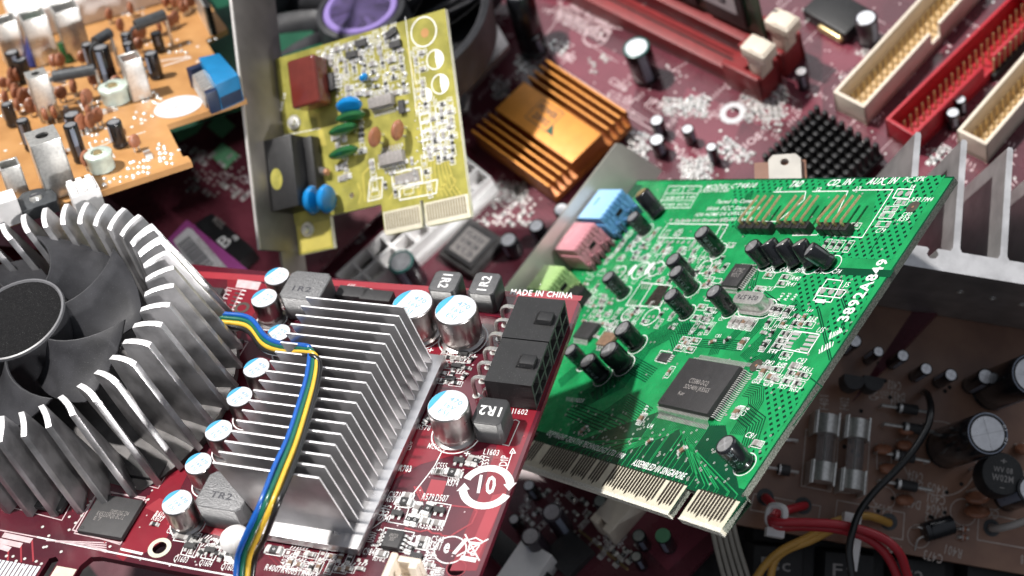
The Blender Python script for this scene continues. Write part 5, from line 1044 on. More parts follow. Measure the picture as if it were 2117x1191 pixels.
for k in range(90):
    x, y = a((rn.uniform(950, 2100), rn.uniform(0, 440))); L_ = rn.uniform(.4, 2.2); v = rn.random() < .5; B_.sk.line([(x, y), (x+(L_ if v else 0), y+(0 if v else L_))], .025, .0055, rn.choice(('pour_moth', 'pour_moth', 'silkpink')))
# dense small parts
SC = scatter_smd
for q, n1, n2 in ((qz(zt, 1180, 590, 1480, 560, 1460, 690, 1200, 660), 8, 5), (qz(zt, 1650, 560, 1920, 520, 1930, 690, 1680, 720), 7, 5), (qz(zt, 1480, 870, 1560, 800, 1740, 920, 1600, 960), 5, 4), (qz(zt, 1300, 930, 1480, 920, 1480, 1060, 1310, 1060), 6, 6), (qz(zt, 170, 480, 290, 470, 290, 570, 200, 580), 4, 4), (qz(zt, 120, 1060, 380, 1080, 420, 1191, 120, 1180), 8, 5),
        (qz(zt, 330, 320, 480, 300, 480, 440, 340, 430), 5, 4), (qz(zt, 530, 240, 650, 240, 640, 310, 540, 310), 3, 2), (qz(zt, 990, 780, 1110, 780, 1100, 940, 1000, 940), 4, 5), (qz(zs, 880, 660, 990, 640, 980, 720, 890, 720), 4, 3), (qz(zs, 600, 220, 690, 200, 700, 260, 600, 260), 3, 2), (qz(zs, 110, 400, 250, 360, 270, 450, 120, 480), 5, 4),
        ([(680, 480), (740, 460), (760, 500), (700, 520)], 4, 3), ([(930, 420), (1110, 420), (1100, 470), (950, 470)], 9, 3), ([(430, 480), (540, 460), (540, 540), (470, 540)], 5, 5), ([(1100, 1000), (1250, 1040), (1200, 1120), (1060, 1080)], 6, 4), ([(1240, 1080), (1330, 1130), (1300, 1180), (1220, 1140)], 5, 4)):
    SC(B_, q, n1, n2, kinds=('gm', 'rs', 'gs', 'rm'), p=.62, boxes=.35, scrib=.25)
jm = MB()
for q, n1, n2 in ((qz(zt, 1180, 570, 1480, 560, 1460, 700, 1200, 680), 9, 5), (qz(zt, 1660, 540, 1920, 520, 1930, 700, 1680, 740), 8, 5), (qz(zt, 1560, 870, 1760, 900, 1740, 960, 1580, 960), 4, 3), (qz(zt, 1300, 930, 1480, 930, 1480, 1060, 1310, 1060), 7, 5), (qz(zt, 740, 340, 880, 310, 900, 340, 760, 470), 2, 6), (qz(zt, 120, 1080, 380, 1080, 400, 1180, 120, 1180), 8, 3),
        (qz(zt, 1760, 680, 1900, 700, 1900, 780, 1760, 760), 4, 3), ([(1150, 60), (1165, 60), (1165, 130), (1150, 130)], 1, 3)): blob_row(B_, q, n1, n2, s=.07, sk=jm)
for q in x6(1000, 560), x6(740, 550), x6(850, 640), x6(950, 720), x6(1050, 830): pass
for k in range(36): q = x6(740+k*9.5, 590+k*7.6); x, y = a(q); jm.box(x-.03, x+.03, y-.09, y+.09, 0, .05, 'gold')
part(B_.o, 'solder_joints', jm, kind='stuff')
# orange heat sink
h = 1.1; x0, x1_, y0, y1_ = B_.ext([(1084, 168), (1243, 276), (1183, 338), (1022, 226)], h)
P = [B_.at(p, h) for p in ((1084, 168), (1243, 276), (1183, 338), (1022, 226))]; cen = (sum(p[0] for p in P)/4, sum(p[1] for p in P)/4)
e = Vector((P[1][0]-P[0][0]+P[2][0]-P[3][0], P[1][1]-P[0][1]+P[2][1]-P[3][1])); L = e.length/2; ang = math.atan2(e.y, e.x); e2_ = Vector((P[0][0]-P[3][0]+P[1][0]-P[2][0], P[0][1]-P[3][1]+P[1][1]-P[2][1])); Wd = e2_.length/2
print('orange sink L,W', L, Wd, 'ang', math.degrees(ang))
Ext = [B_.at(p, h) for p in ((1130, 121), (1298, 234), (1133, 388), (975, 268))]
c_, s_ = math.cos(-ang), math.sin(-ang); loc = lambda p: ((p[0]-cen[0])*c_-(p[1]-cen[1])*s_, (p[0]-cen[0])*s_+(p[1]-cen[1])*c_)
EL = [loc(p) for p in Ext]; print([tuple(round(v, 2) for v in p) for p in EL])
hx0 = (EL[0][0]+EL[3][0])/2; hx1 = (EL[1][0]+EL[2][0])/2; hy1 = (EL[0][1]+EL[1][1])/2; hy0 = (EL[2][1]+EL[3][1])/2; hx0 = -L/2*1.02; hx1 = L/2*1.02
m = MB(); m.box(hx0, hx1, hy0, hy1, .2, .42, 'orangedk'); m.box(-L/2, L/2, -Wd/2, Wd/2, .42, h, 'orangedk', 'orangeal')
os_ = part(B_.o, 'heat_sink', m.mesh('heat_sink', .02), (*cen, 0), ang, label='orange anodised heat sink with two banks of fins')
for sg, yA, yB in ((1, Wd/2, hy1), (-1, hy0, -Wd/2)):
    n = 4
    for k in range(n):
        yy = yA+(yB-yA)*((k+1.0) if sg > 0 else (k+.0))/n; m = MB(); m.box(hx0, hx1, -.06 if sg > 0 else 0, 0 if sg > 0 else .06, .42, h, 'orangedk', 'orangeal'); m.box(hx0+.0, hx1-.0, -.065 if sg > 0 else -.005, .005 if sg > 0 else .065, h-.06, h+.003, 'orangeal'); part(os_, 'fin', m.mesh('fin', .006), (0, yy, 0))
m = MB(); m.text('POWER', (-.50, .08), (.30, .08), .22, h+.006, 'ink', 0, None, .04); m.text('2002', (-.42, -.26), (.28, -.26), .22, h+.006, 'ink', 0, None, .04); m.line([(-.6, -.4), (.4, -.4), (.4, .42), (-.6, .42)], .025, h+.006, 'ink', True); m.poly([(.4, -.4, h+.007), (.75, -.42, h+.007), (.4, -.05, h+.007)], 'bgreen')
part(os_, 'marking', m.mesh('marking', smooth=False), (-.15, .1, 0), 0)
# black pin-fin heat sink
h = .95; Q = [B_.at(p, h) for p in ((1680, 208), (1830, 300), (1700, 410), (1572, 322))]; cen = (sum(p[0] for p in Q)/4, sum(p[1] for p in Q)/4)
e = Vector((Q[0][0]-Q[3][0]+Q[1][0]-Q[2][0], Q[0][1]-Q[3][1]+Q[1][1]-Q[2][1])); W1 = e.length/2; e2_ = Vector((Q[1][0]-Q[0][0]+Q[2][0]-Q[3][0], Q[1][1]-Q[0][1]+Q[2][1]-Q[3][1])); W2 = e2_.length/2; ang = math.atan2(e.y, e.x); print('black', W1, W2)
m = MB(); m.box(-W1/2, W1/2, -W2/2, W2/2, .2, .4, 'blackal')
bs = part(B_.o, 'heat_sink', m.mesh('heat_sink', .02), (*cen, 0), ang, label='square black heat sink made of many small pins')
pm = MB(); s = W1/10*.30; pm.prism([(-s, -s*1.1), (s, -s*1.1), (s, s*1.1), (-s, s*1.1)], .4, h, 'blackal', sc=.9); pmm = pm.mesh('cooling_pin', .015)
for i in range(10):
    for j in range(8): part(bs, 'cooling_pin', pmm, (-W1/2+W1*(i+.5)/10, -W2/2+W2*(j+.5)/8, 0))
# drive sockets
def ide(p0, p1, wpx, mo, mi, lab, h=.88, notch=.5, L=5.9, near=True):
    A0, A1 = Vector(B_.at(p0, h)), Vector(B_.at(p1, h)); d = (A1-A0).normalized(); ang = math.atan2(d.y, d.x); W = .92; t = .11
    B1 = Vector(B_.at(wpx, h)); W = abs((B1-A0).dot(Vector((-d.y, d.x)))); W = min(max(W, .8), 1.15)
    m = MB(); m.box(0, L, -W, 0, .02, .2, mo, mi); m.box(0, L, -t, 0, .0, h, mo); m.box(0, t, -W, 0, .0, h-.001, mo); m.box(L-t, L, -W, 0, .0, h-.001, mo)
    m.box(0, L*notch-.22, -W, -W+t, .0, h-.002, mo); m.box(L*notch+.22, L, -W, -W+t, .0, h-.002, mo); m.box(L*notch-.22, L*notch+.22, -W, -W+t, 0, h*.4, mo)
    o = part(B_.o, 'drive_socket', m.mesh('drive_socket', .02), (A0.x, A0.y, 0), ang, label=lab)
    g = MB()
    n = int(L/.27)
    for k in range(n):
        for j in (-1, 1): xx = .35+(L-.7)*k/(n-1); g.tube([(xx, -W/2+j*.13, .2), (xx, -W/2+j*.13, .70), (xx, -W/2+j*.13, .73)], [.034, .034, .012], 'gold', 6)
    part(o, 'pin_field', g.mesh('pin_field')); print('ide', W, L, math.degrees(ang))
ide((1722, 190), (1896, 0), (1772, 238), 'cream', 'ivory', 'cream drive socket, the left one beside the black heat sink', notch=.58)
ide((1830, 246), (2085, -5), (1886, 285), 'redpl', 'redpl', 'bright red drive socket between two cream ones', notch=.55)
ide((1978, 270), (2117, 110), (2030, 310), 'cream', 'ivory', 'cream drive socket at the right edge', notch=.7)
# capacitors
for (t, d, h, st) in (((1315, 97), 58, 1.5, 'teal'), ((1357, 248), 30, .75, 'black'), ((1357, 288), 32, .75, 'black'), ((1421, 266), 26, .7, 'black'), ((1470, 303), 24, .8, 'black'), ((1104, 74), 26, .9, 'black'), ((1790, 36), 46, 1.1, 'purple'), ((1563, 140), 24, .8, 'purple'), ((1656, 147), 26, .8, 'purple'),
        ((1970, 232), 28, .7, 'black'), ((1985, 205), 24, .7, 'black'), ((828, 540), 58, 1.3, 'teal'), ((1050, 495), 38, .8, 'black'), ((1108, 466), 34, .8, 'black'), ((1160, 432), 34, .8, 'black'), ((448, 378), 42, 1.1, 'purple'), ((540, 440), 26, .7, 'black'),
        ((1140, 1058), 42, 1.3, 'purple'), ((1096, 1108), 42, 1.3, 'purple'), ((1320, 1107), 30, .8, 'black'), ((1093, 1003), 26, .8, 'black'), ((1062, 1073), 24, .8, 'black'), ((1315, 1150), 24, .8, 'black'), ((1240, 1035), 30, .9, 'purple'), ((1580, 350), 24, .5, 'black'), ((560, 350), 30, .8, 'black')):
    cap(B_, t, d, h, st, rot=random.uniform(-1, 1))
cap(B_, (1370, 1107), 34, .9, 'black', name='electrolytic_capacitor', label='capacitor with a pale green top in the dark lower corner'); m = MB(); m.lathe([(.20, .905), (.19, .925), (0, .93)], 'greenpaint', 20); x, y = B_.at((1370, 1107), .9); part(B_.o, 'painted_lid', m, (x, y, 0))
cap(B_, (1070, -20), 60, 2.3, 'black', lean=(1105, 110), label='tall black capacitor at the top edge')
# memory slot with latches
h = .75; S0, S1 = Vector(B_.at(x8(0, -20), h)), Vector(B_.at(x8(860, 395), h)); d = (S0-S1).normalized(); ang = math.atan2(d.y, d.x)
for off, lab in ((0, 'red memory slot holding the black module'), (-1.15, 'red memory slot behind, nearly hidden')):
    m = MB(); L = 13; m.box(0, L, -.75, 0, .0, h, 'redpl2'); m.box(.6, L, -.62, -.48, h-.05, h+.0, 'redpl2'); m.box(.5, L, -.46, -.34, h-.3, h+.001, 'hole'); m.box(-.9, .0, -.9, .1, .0, .55, 'redpl2'); m.box(-.9, -.55, -.9, .1, .0, 1.0, 'redpl2'); m.box(-.9, .5, -.9, -.72, .0, 1.15, 'redpl2'); m.box(-.9, .5, -.08, .1, .0, 1.15, 'redpl2')
    o = part(B_.o, 'memory_slot', m.mesh('memory_slot', .02), (S1.x+(-d.y)*off*-1, S1.y+d.x*off*-1, 0), ang, label=lab)
    m = MB(); pr = [(-.55, .35), (-.35, 2.15), (-.75, 2.3), (-1.15, 2.25), (-.95, 1.6), (-.85, .35)]; n = len(pr)
    lo = [(p[0], -.66, p[1]) for p in pr]; hi = [(p[0], -.12, p[1]) for p in pr]; m.add(lo+hi, [tuple(range(n)), tuple(range(n, 2*n))[::-1]]+[(i, n+i, n+(i+1) % n, (i+1) % n) for i in range(n)], 'cream'); m.box(-1.2, -.3, -.7, -.08, 1.75, 2.2, 'cream'); part(o, 'latch', m.mesh('latch', .05))
# white power socket grid, square chip, crystal
h = .95; p0, p1, p2 = [Vector(B_.at(p, h)) for p in (x5(335, 395), x5(640, 120), x5(520, 410))]; d = (p1-p0).normalized(); ang = math.atan2(d.y, d.x); cw = .62
m = MB(); L = 5.6; W = 1.3; t = .09; nx = 9
m.box(0, L, -W, 0, 0, h-.5, 'white')
for j in range(3): yy = -W+(W-t)*j/2; m.box(0, L, yy, yy+t, h-.5, h, 'white')
for k in range(nx+1): xx = (L-t)*k/nx; m.box(xx, xx+t, -W+.001, -.001, h-.5, h-.001, 'white')
part(B_.o, 'power_header', m.mesh('power_header', .015), (p0.x, p0.y, 0), ang, label='white power header with a grid of square holes'); print('atx', (p1-p0).length, (p2-p0).length)
h = .45; Q = [B_.at(p, h) for p in (x5(1370, 0), x5(1560, 120), x5(1330, 330), x5(1150, 190))]; cen = (sum(p[0] for p in Q)/4, sum(p[1] for p in Q)/4); e = Vector((Q[1][0]-Q[0][0], Q[1][1]-Q[0][1])); W1 = e.length; print('plcc', W1, math.degrees(math.atan2(e.y, e.x)))
an = math.atan2(e.y, e.x); m = MB(); w = 1.55; m.box(-w/2, w/2, -w/2, w/2, .02, .3, 'dustgrey'); m.box(-w*.4, w*.4, -w*.4, w*.4, .3, .42, 'chip'); pl = part(B_.o, 'bios_chip', m.mesh('bios_chip', .02), (*cen, 0), an, label='square chip in a socket with a silvery label')
m = MB(); m.box(-.48, .48, -.48, .48, .42, .428, 'smdgry'); 
for k, s in enumerate(('FLASH', 'ROM 2M', 'V1.0')): m.text(s, (-.35, .2-.28*k), (.35, .2-.28*k), .17, .431, 'ink', 0, None, .03)
part(pl, 'sticker', m.mesh('sticker', smooth=False))
m = MB(); m.box(-.42, .42, -.22, .22, .02, .3, 'tin'); part(B_.o, 'quartz_crystal', m.mesh('quartz_crystal', .12, segs=4), (*a((962, 218)), 0), .7); m = MB(); m.box(-.5, .5, -.2, .2, .05, .3, 'gold'); part(B_.o, 'quartz_crystal', m.mesh('quartz_crystal', .12, segs=4), (*B_.at(zs(470, 135), .2), 0), -1.6)
m = MB(); m.box(-.9, .9, -.6, .6, .02, .5, 'black'); part(B_.o, 'battery_holder', m.mesh('battery_holder', .08), (*B_.at(zs(490, 60), .3), 0), -1.6)
# white socket in the dark lower part, slots
m = MB(); m.box(-.6, .6, -.35, .35, .0, .9, 'cream'); m.box(-.8, -.6, -.35, -.1, 0, .9, 'cream'); m.box(-.8, -.6, .1, .35, 0, .9, 'cream'); part(B_.o, 'white_header', m.mesh('white_header', .03), (*B_.at((1285, 1050), .6), 0), .05); 
m = MB(); m.box(-.7, .7, -.5, .5, .0, .8, 'white'); part(B_.o, 'white_header', m.mesh('white_header', .03), (*B_.at((1085, 1180), .6), 0), .2)
m = MB(); m.box(-2.2, 1.5, -.35, .35, .0, .5, 'black'); part(B_.o, 'expansion_slot', m.mesh('expansion_slot', .03), (*B_.at((1010, 1110), .4), 0), math.radians(92)); m = MB(); m.box(-.5, .5, -.5, .5, .0, .3, 'chip'); part(B_.o, 'chip', m.mesh('chip', .02), (*a((1180, 1150)), 0))
# pin headers by the right drive socket
m = MB()
for k in range(6): m.box(-.12, .12, -.12+k*.25, .12+k*.25, 0, .25, 'black'); m.tube([(0, k*.25, .2), (0, k*.25, .85)], .03, 'gold', 6)
part(B_.o, 'pin_header', m.mesh('pin_header', smooth=False), (*a(zs(1180, 340)), 0), -1.57)
B_.finish('printed_circuit')
# ------------------------------------------------------------------ memory module in the slot
ang = math.atan2((S0-S1).y, (S0-S1).x); MM = bpy.data.objects.new('memory_module', None); COL.objects.link(MM); WM[MM.name] = B_.M@Matrix.Translation((S1.x, S1.y, 0))@Matrix.Rotation(ang, 4, 'Z'); MM.matrix_world = WM[MM.name]
tag(MM, 'upright black memory module with a white printed sticker, held in the red slot', 'memory module')
m = MB(); m.box(.1, 12.8, -.46, -.36, .45, 3.6, 'bgreen'); part(MM, 'circuit_board', m)
for k in range(5): m = MB(); m.box(.7+k*2.0, 2.3+k*2.0, -.36, -.24, 1.0, 3.2, 'chip'); part(MM, 'memory_chip', m.mesh('memory_chip', .015))
for k in range(2):
    m = MB(); m.box(.95, 6.5, -.235, -.228, 1.6, 3.5, 'label') if k == 0 else m.text('A2 1 25 2.83', (6.0, 0), (1.3, 0), .55, 0, 'ink', 0, lambda v: (v[0], -.223, 1.9-v[1]*1.0+.0), .05)
    part(MM, 'sticker' if k == 0 else 'marking', m.mesh('sticker', smooth=False))
# ------------------------------------------------------------------ processor cooler with lilac ring behind the modem card
K = Board('processor_cooler', fr((.96, .05, -.25), (.15, -.78, .6)), (745, 18), 44.0, 'black processor fan with a lilac ring and grey brushed side plates', 'fan')
a = K.at; ks = abs(a((820, 18))[0])
m = MB(); m.lathe([(ks*.80, .0), (0, .0)], 'fan', 48); hb = part(K.o, 'hub', m); m = MB(); m.lathe([(ks*.80, .0), (ks*.83, .06), (ks*.97, .06), (ks, 0)], 'purple', 48); part(K.o, 'lilac_ring', m); m = MB(); m.lathe([(ks*1.0, -.05), (ks*1.04, .05), (ks*1.18, 0), (ks*1.25, -.8), (ks*1.25, -1.5)], 'fan', 48); part(K.o, 'hub_rim', m)
for k in range(9):
    m = MB(); t0 = math.radians(k*40); vs = []; F = []
    for i in range(6):
        u = i/5; r = ks*1.2+2.3*u
        for j in range(3): th = t0+.35*u+.28*j/2; vs.append((r*math.cos(th), r*math.sin(th), -.5-.5*j))
    for i in range(5):
        for j in range(2): q = i*3+j; F.append((q, q+3, q+4, q+1))
    m.add(vs, F, 'fan'); ob = part(K.o, 'fan_blade', m.mesh('fan_blade')); sm = ob.modifiers.new('t', 'SOLIDIFY'); sm.thickness = .08
m = MB(); ro_ = ks*1.2+2.35; m.lathe([(ro_, -1.6), (ro_, -.2), (ro_+.12, -.1), (ro_+.25, -.2), (ro_+.25, -1.6)], 'fan', 56); part(K.o, 'fan_frame', m)
for k in range(4):
    t = math.radians(45+90*k); m = MB(); m.tube([(ks*1.1*math.cos(t), ks*1.1*math.sin(t), -1.55), (ro_*math.cos(t), ro_*math.sin(t), -1.55)], .14, 'fan', 6); part(K.o, 'strut', m)
for q, an, lab in (([(915, 55), (985, -25), (1052, 92), (962, 188)], 0, 'brushed grey side plate with a dark slit'),):
    P = [B_.at(p, 1.5) for p in q]; z0, z1 = 1.2, 1.5; m = MB(); m.prism(P, z0, z1, 'brushed'); 
    sp = Board.__new__(Board); o = part(K.o, 'side_plate', m.mesh('side_plate', .03), Mx=WM[K.o.name].inverted()@B_.M, label=lab)
    m = MB(); p0, p1 = Vector(B_.at((940, 82), 1.5)), Vector(B_.at((968, 142), 1.5)); d = (p1-p0).normalized()*.06; n_ = Vector((-d.y, d.x)); m.poly([(*(p0+n_), 1.506), (*(p0-n_), 1.506), (*(p1-n_), 1.506), (*(p1+n_), 1.506)], 'hole'); part(o, 'slit', m.mesh('slit', smooth=False))
P = [B_.at(p, 1.6) for p in ((905, 20), (960, -60), (1040, -60), (940, 60))]; m = MB(); m.prism(P, .6, 2.0, 'fan'); part(K.o, 'clip', m.mesh('clip', .05), Mx=WM[K.o.name].inverted()@B_.M)
P = [B_.at(p, 2.2) for p in ((925, -10), (945, -60), (1040, -60), (945, 30))]; m = MB(); m.prism(P, 2.0, 2.15, 'brushed'); part(K.o, 'side_plate', m.mesh('side_plate', .03), Mx=WM[K.o.name].inverted()@B_.M)
# ================================================================== orange tuner board
O = Board('tuner_board', fr((.8835, -.3414, .3208), (-.457, -.4778, .7502)), (100, 300), 38, 'orange paper-laminate board crowded with metal cans, black and brown capacitors', 'circuit board')
a = O.at
P = {k: a(p) for k, p in dict(bl=(0, 462), br=(397, 335), n1=(345, 258), n2=(495, 208), n3=(435, 82), u1=(495, 50), u2=(450, -40)).items()}; print('orange', {k: (round(v[0], 2), round(v[1], 2)) for k, v in P.items()})
yb = (P['bl'][1]+P['br'][1])/2; y1n = (P['n1'][1]+P['n2'][1])/2; x2n = P['n2'][0]+.2
out = [(-6, yb), (P['br'][0], yb), (P['br'][0], yb+.35), (P['br'][0]-.12, yb+.4), P['n1'], (x2n, P['n2'][1]), (x2n, a((491, 158))[1]), (a((449, 111))[0], a((435, 80))[1]), (x2n+1.0, a((495, 52))[1]), (x2n+1.5, 14), (-6, 14)]
part(O.o, 'circuit_board', plate(out, [], -.17, 0, ['board_org', 'board_org']))
rn = random.Random(2)
for k in range(60):
    p = (rn.uniform(0, 450), rn.uniform(20, 420)); x, y = a(p)
    if y > yb+.1 and (x < P['br'][0]-.1 or y > y1n+.1): O.sk.box(x-.04, x+.04, y-.04, y+.04, .003, .006, 'silk')
for k in range(26):
    p = (rn.uniform(0, 380), rn.uniform(30, 400)); x, y = a(p); an = rn.choice((0, 1))
    if y > yb+.3 and x < P['br'][0]-.8: O.sk.line([(x, y), (x+.7*(1-an), y+.7*an)], .03, .004, 'silk')
for q in (qz(x2, 700, 790, 850, 950), qz(x2, 740, 770, 890, 930), qz(x2, 400, 600, 680, 560), qz(x2, 420, 650, 690, 570)): O.ln(q, .05)
# cans: front-left top corner, right top corner px
def can(tl, tr, h, w=None, hole=True, lab=None, d=None, mt='tin', inner=None):
    A0, A1 = a(tl) and O.at(tl, h), O.at(tr, h); w = w or abs(A1[0]-A0[0]); d = d or w
    m = MB(); x0, y0 = A0; c = .03
    t = .05
    m.box(0, w, 0, t, .03, h, mt); m.box(0, w, d-t, d, .03, h, mt); m.box(0, t, 0, d, .031, h-.001, mt); m.box(w-t, w, 0, d, .031, h-.001, mt)
    if not inner:
        r = w*.24; n = 20; loops = [(w/2+r*math.cos(2*math.pi*i/n), d/2+r*math.sin(2*math.pi*i/n)) for i in range(n)]; pass
    o = part(O.o, 'shield_can', m.mesh('shield_can', .012), (x0, y0, 0), label=lab)
    if not inner: part(o, 'lid', plate([(.01, .01), (w-.01, .01), (w-.01, d-.01), (.01, d-.01)], [(w/2, d/2, w*.22)] if hole else [], h-.06, h+.002, [mt, mt])); m = MB(); m.lathe([(w*.2, h-.3), (w*.1, h-.22), (0, h-.2)], 'ferrite', 12, w/2, d/2); part(o, 'core', m)
    else: m = MB(); m.box(t+.02, w-t-.02, t+.02, d-t-.02, .1, h*.8, inner); part(o, 'filling', m)
    return o
can(zo(165, 805), zo(345, 775), 1.6, hole=True, lab='large shiny can with a round hole in its lid, near the front edge', d=.85)
can(x1(270, 790), x1(470, 730), 1.35, lab='thin can at the left with a tray-like lid')
can(x1(1200, 620), x1(1400, 570), 1.25, inner='browndisc', lab='open can beside the glass trimmer')
can(x1(215, 215), x1(465, 155), 1.5, inner='bgreen', lab='open can with green inside, left one at the back'); can(x1(530, 135), x1(780, 75), 1.6, inner='black', lab='open can with black inside, at the back'); can(x1(-60, 260), x1(190, 235), 1.4, inner='black', lab='open can at the far left edge')
can(zo(0, 935), zo(20, 930), 1.0, w=.5, inner='black', lab='small can at the left edge of the front row')
# black electrolytics
for (t, d, h) in ((x1(985, 460), 34, 1.25), (x1(850, 430), 24, .8), (x1(190, 580), 28, .75), (x1(110, 510), 30, .95), (x1(690, 250), 34, .9), (x1(700, 1120), 36, .5), (zo(118, 655), 26, .9), (zo(382, 680), 30, 1.1), (zo(620, 665), 32, .75), (x2(340, 320), 24, .6), (x2(290, 520), 30, .8), (zo(35, 580), 26, .6), (x1(60, 1020), 24, .7), (x1(1230, 330), 22, .9), (x2(60, 420), 22, .9)):
    cap(O, t, d, h, rot=rn.uniform(-1, 1))
# glass trimmers, ferrites, discs
def trimmer(q, r, h, lab): 
    m = MB(); m.lathe([(r*.92, .02), (r*.95, h*.7), (r, h*.75), (r, h*.95), (r*.93, h), (r*.5, h+.02), (r*.45, h-.05), (0, h-.05)], 'trim', 24); o = part(O.o, 'trimmer', m, (*O.at(q, h*.5), 0), label=lab); m = MB(); m.lathe([(r*.35, h-.04), (r*.3, h+.02), (0, h+.03)], 'gold', 12); part(o, 'screw', m)
trimmer(zo(628, 510), .42, .5, 'round glass trimmer behind the big can'); trimmer(zo(548, 880), .36, .5, 'round glass trimmer near the front edge')
for (p, q, r, h) in ((zo(290, 420), zo(520, 380), .16, .9), (zo(740, 140), zo(900, 80), .17, 1.0), (zo(520, 230), zo(600, 180), .16, 1.1)):
    A0, A1 = O.at(p, h), O.at(q, h); m = MB(); m.tube([(A0[0], A0[1], h), (A1[0], A1[1], h)], r, 'ferrite', 14); m.tube(smoothpath([(A0[0]+.1, A0[1], h), (A0[0]-.2, A0[1], h*.8), (A0[0]-.2, A0[1]-.1, 0)], 4), .05, 'ferrite', 6); m.tube([(A1[0], A1[1], h), (A1[0], A1[1], 0)], .05, 'tin', 6); part(O.o, 'ferrite_rod', m)
m = MB(); m.tube([(0, 0, 0), (.25, .1, .9)], .26, 'bluecoil', 18); part(O.o, 'blue_coil', m, (*a(x1(350, 640)), 0))
m = MB(); m.tube([(0, 0, 0), (.0, .1, .6)], .22, 'greendisc', 18); part(O.o, 'green_coil', m, (*a(x1(690, 600)), 0)); 
m = MB(); m.tube(smoothpath([(0, 0, .0), (-.3, .1, .3), (-.5, .5, .5), (-.1, .7, .6), (.5, .6, .4)], 6), .07, 'grey_w', 8); part(O.o, 'wire_loop', m, (*a(x1(560, 1060)), 0))
blobs = [x1(230, 560), x1(190, 780), x1(130, 800), x1(40, 850), x1(60, 1000), x1(160, 960), x1(230, 960), x1(270, 990), x1(180, 1080), x1(820, 600), x1(600, 640), x1(540, 640), x1(730, 900), x1(610, 960), x1(930, 820), x1(150, 320), x1(60, 330), x1(510, 230), x1(420, 1080), x1(520, 1090), x1(1290, 450), x1(1190, 290), x1(1320, 380), x2(440, 50), x2(600, 60), x2(450, 240), x2(380, 300), x2(160, 370), x2(520, 60), x2(640, 90), x2(100, 120), x2(140, 740), x2(60, 760), x2(110, 800), x2(180, 700), x2(500, 30), x2(690, 50),
    zo(250, 650), zo(300, 640), zo(490, 640), zo(500, 690), zo(470, 590), zo(405, 490), zo(660, 760), zo(740, 800), zo(480, 900), zo(540, 660), zo(220, 620), zo(180, 610), zo(270, 620), zo(640, 480), zo(450, 700), zo(560, 60), zo(600, 100), zo(780, 200), zo(760, 260), zo(930, 140), zo(960, 120), zo(900, 30), zo(1000, 60), zo(480, 560), zo(130, 560), zo(90, 520), zo(60, 480), zo(720, 420), zo(745, 470), zo(690, 380)]
for k, q in enumerate(blobs):
    s = rn.uniform(.85, 1.2); disc_cap(O, (q[0]+4, q[1]+10), .36*s, .42*s, 'browndisc', rn.uniform(0, 90), .16, up=.10)
m = MB()
for q, n1, n2 in ((qz(zo, 700, 880, 830, 860, 830, 960, 690, 980), 5, 3), (qz(zo, 850, 780, 950, 790, 960, 910, 850, 900), 3, 5), (qz(zo, 440, 560, 560, 540, 560, 600, 430, 600), 4, 2), (qz(zo, 720, 600, 860, 620, 800, 680, 730, 670), 3, 2), (qz(zo, 430, 700, 600, 680, 600, 790, 430, 800), 6, 3), (qz(zo, 560, 960, 740, 960, 740, 1010, 560, 1020), 6, 2), (qz(zo, 780, 500, 900, 500, 880, 580, 780, 570), 5, 3), (qz(zo, 0, 500, 150, 500, 150, 640, 0, 650), 6, 4), (qz(zo, 650, 30, 800, 20, 800, 90, 660, 90), 5, 3), (qz(zo, 870, 230, 1050, 230, 1040, 300, 870, 300), 5, 2), (qz(zo, 180, 260, 420, 240, 400, 330, 200, 340), 7, 3)): blob_row(O, q, n1, n2, s=.06, sk=m, ok=lambda x, y: y > yb+.1 and (x < 2.9 or y > -.9))
part(O.o, 'solder_joints', m, kind='stuff')
for k in range(22):
    q = zo(rn.uniform(60, 900), rn.uniform(300, 900)); x, y = a(q)
    if x < P['br'][0]-.3 and y > yb+.2: smd(O, None, rn.choice((0, 90)), rn.choice(('gm', 'rm', 'cl')), (x, y))
# blue connector
h = .8; x0, x1_, y0, y1_ = O.ext([zo(1085, 315), zo(1200, 290), zo(1305, 410), zo(1180, 465)], h); Q = [O.at(p, h) for p in (zo(1085, 315), zo(1200, 290), zo(1305, 410), zo(1180, 465))]
m = MB(); m.prism(Q, h*.5, h, 'bluepl'); m.prism([Q[0], Q[1], Q[2], Q[3]], .02, h*.5, 'navy'); q3, q0 = Vector(Q[3]), Vector(Q[0]); 
bc = part(O.o, 'blue_connector', m.mesh('blue_connector', .03)); m = MB(); dd = (q3-q0); out_ = Vector((-1, -.1))*.32
m.prism([tuple(q0+out_*1.3), tuple(q0), tuple(q0+dd*.12), tuple(q0+dd*.12+out_)], .02, h*.8, 'navy'); m.prism([tuple(q3-dd*.12+out_), tuple(q3-dd*.12), tuple(q3), tuple(q3+out_*1.0)], .02, h*.8, 'navy'); part(bc, 'ear', m.mesh('ear', .02))
for k in range(9): p = q0+dd*(.15+.7*k/8); m = MB(); m.tube([(p.x, p.y, .5), (p.x-.3, p.y, .45), (p.x-.35, p.y, .1)], .035, 'tin', 6); part(bc, 'pin', m)
# oval sticker
c = a(zo(975, 585)); e1_ = Vector(a(zo(1105, 545)))-Vector(c); w1 = e1_.length*.98; an = math.atan2(e1_.y, e1_.x); w2 = abs(Vector(Vector(a(zo(985, 640)))-Vector(c)).length)
m = MB(); m.flat([(w1*math.cos(t), w2*math.sin(t)) for t in np.linspace(0, 2*math.pi, 40)[:-1]], .012, 'label'); m.text('TESTED 0412', (-w1*.7, -.08), (w1*.7, -.08), .16, .018, 'chipgrey'); part(O.o, 'oval_sticker', m.mesh('oval_sticker', smooth=False), (*c, 0), an)
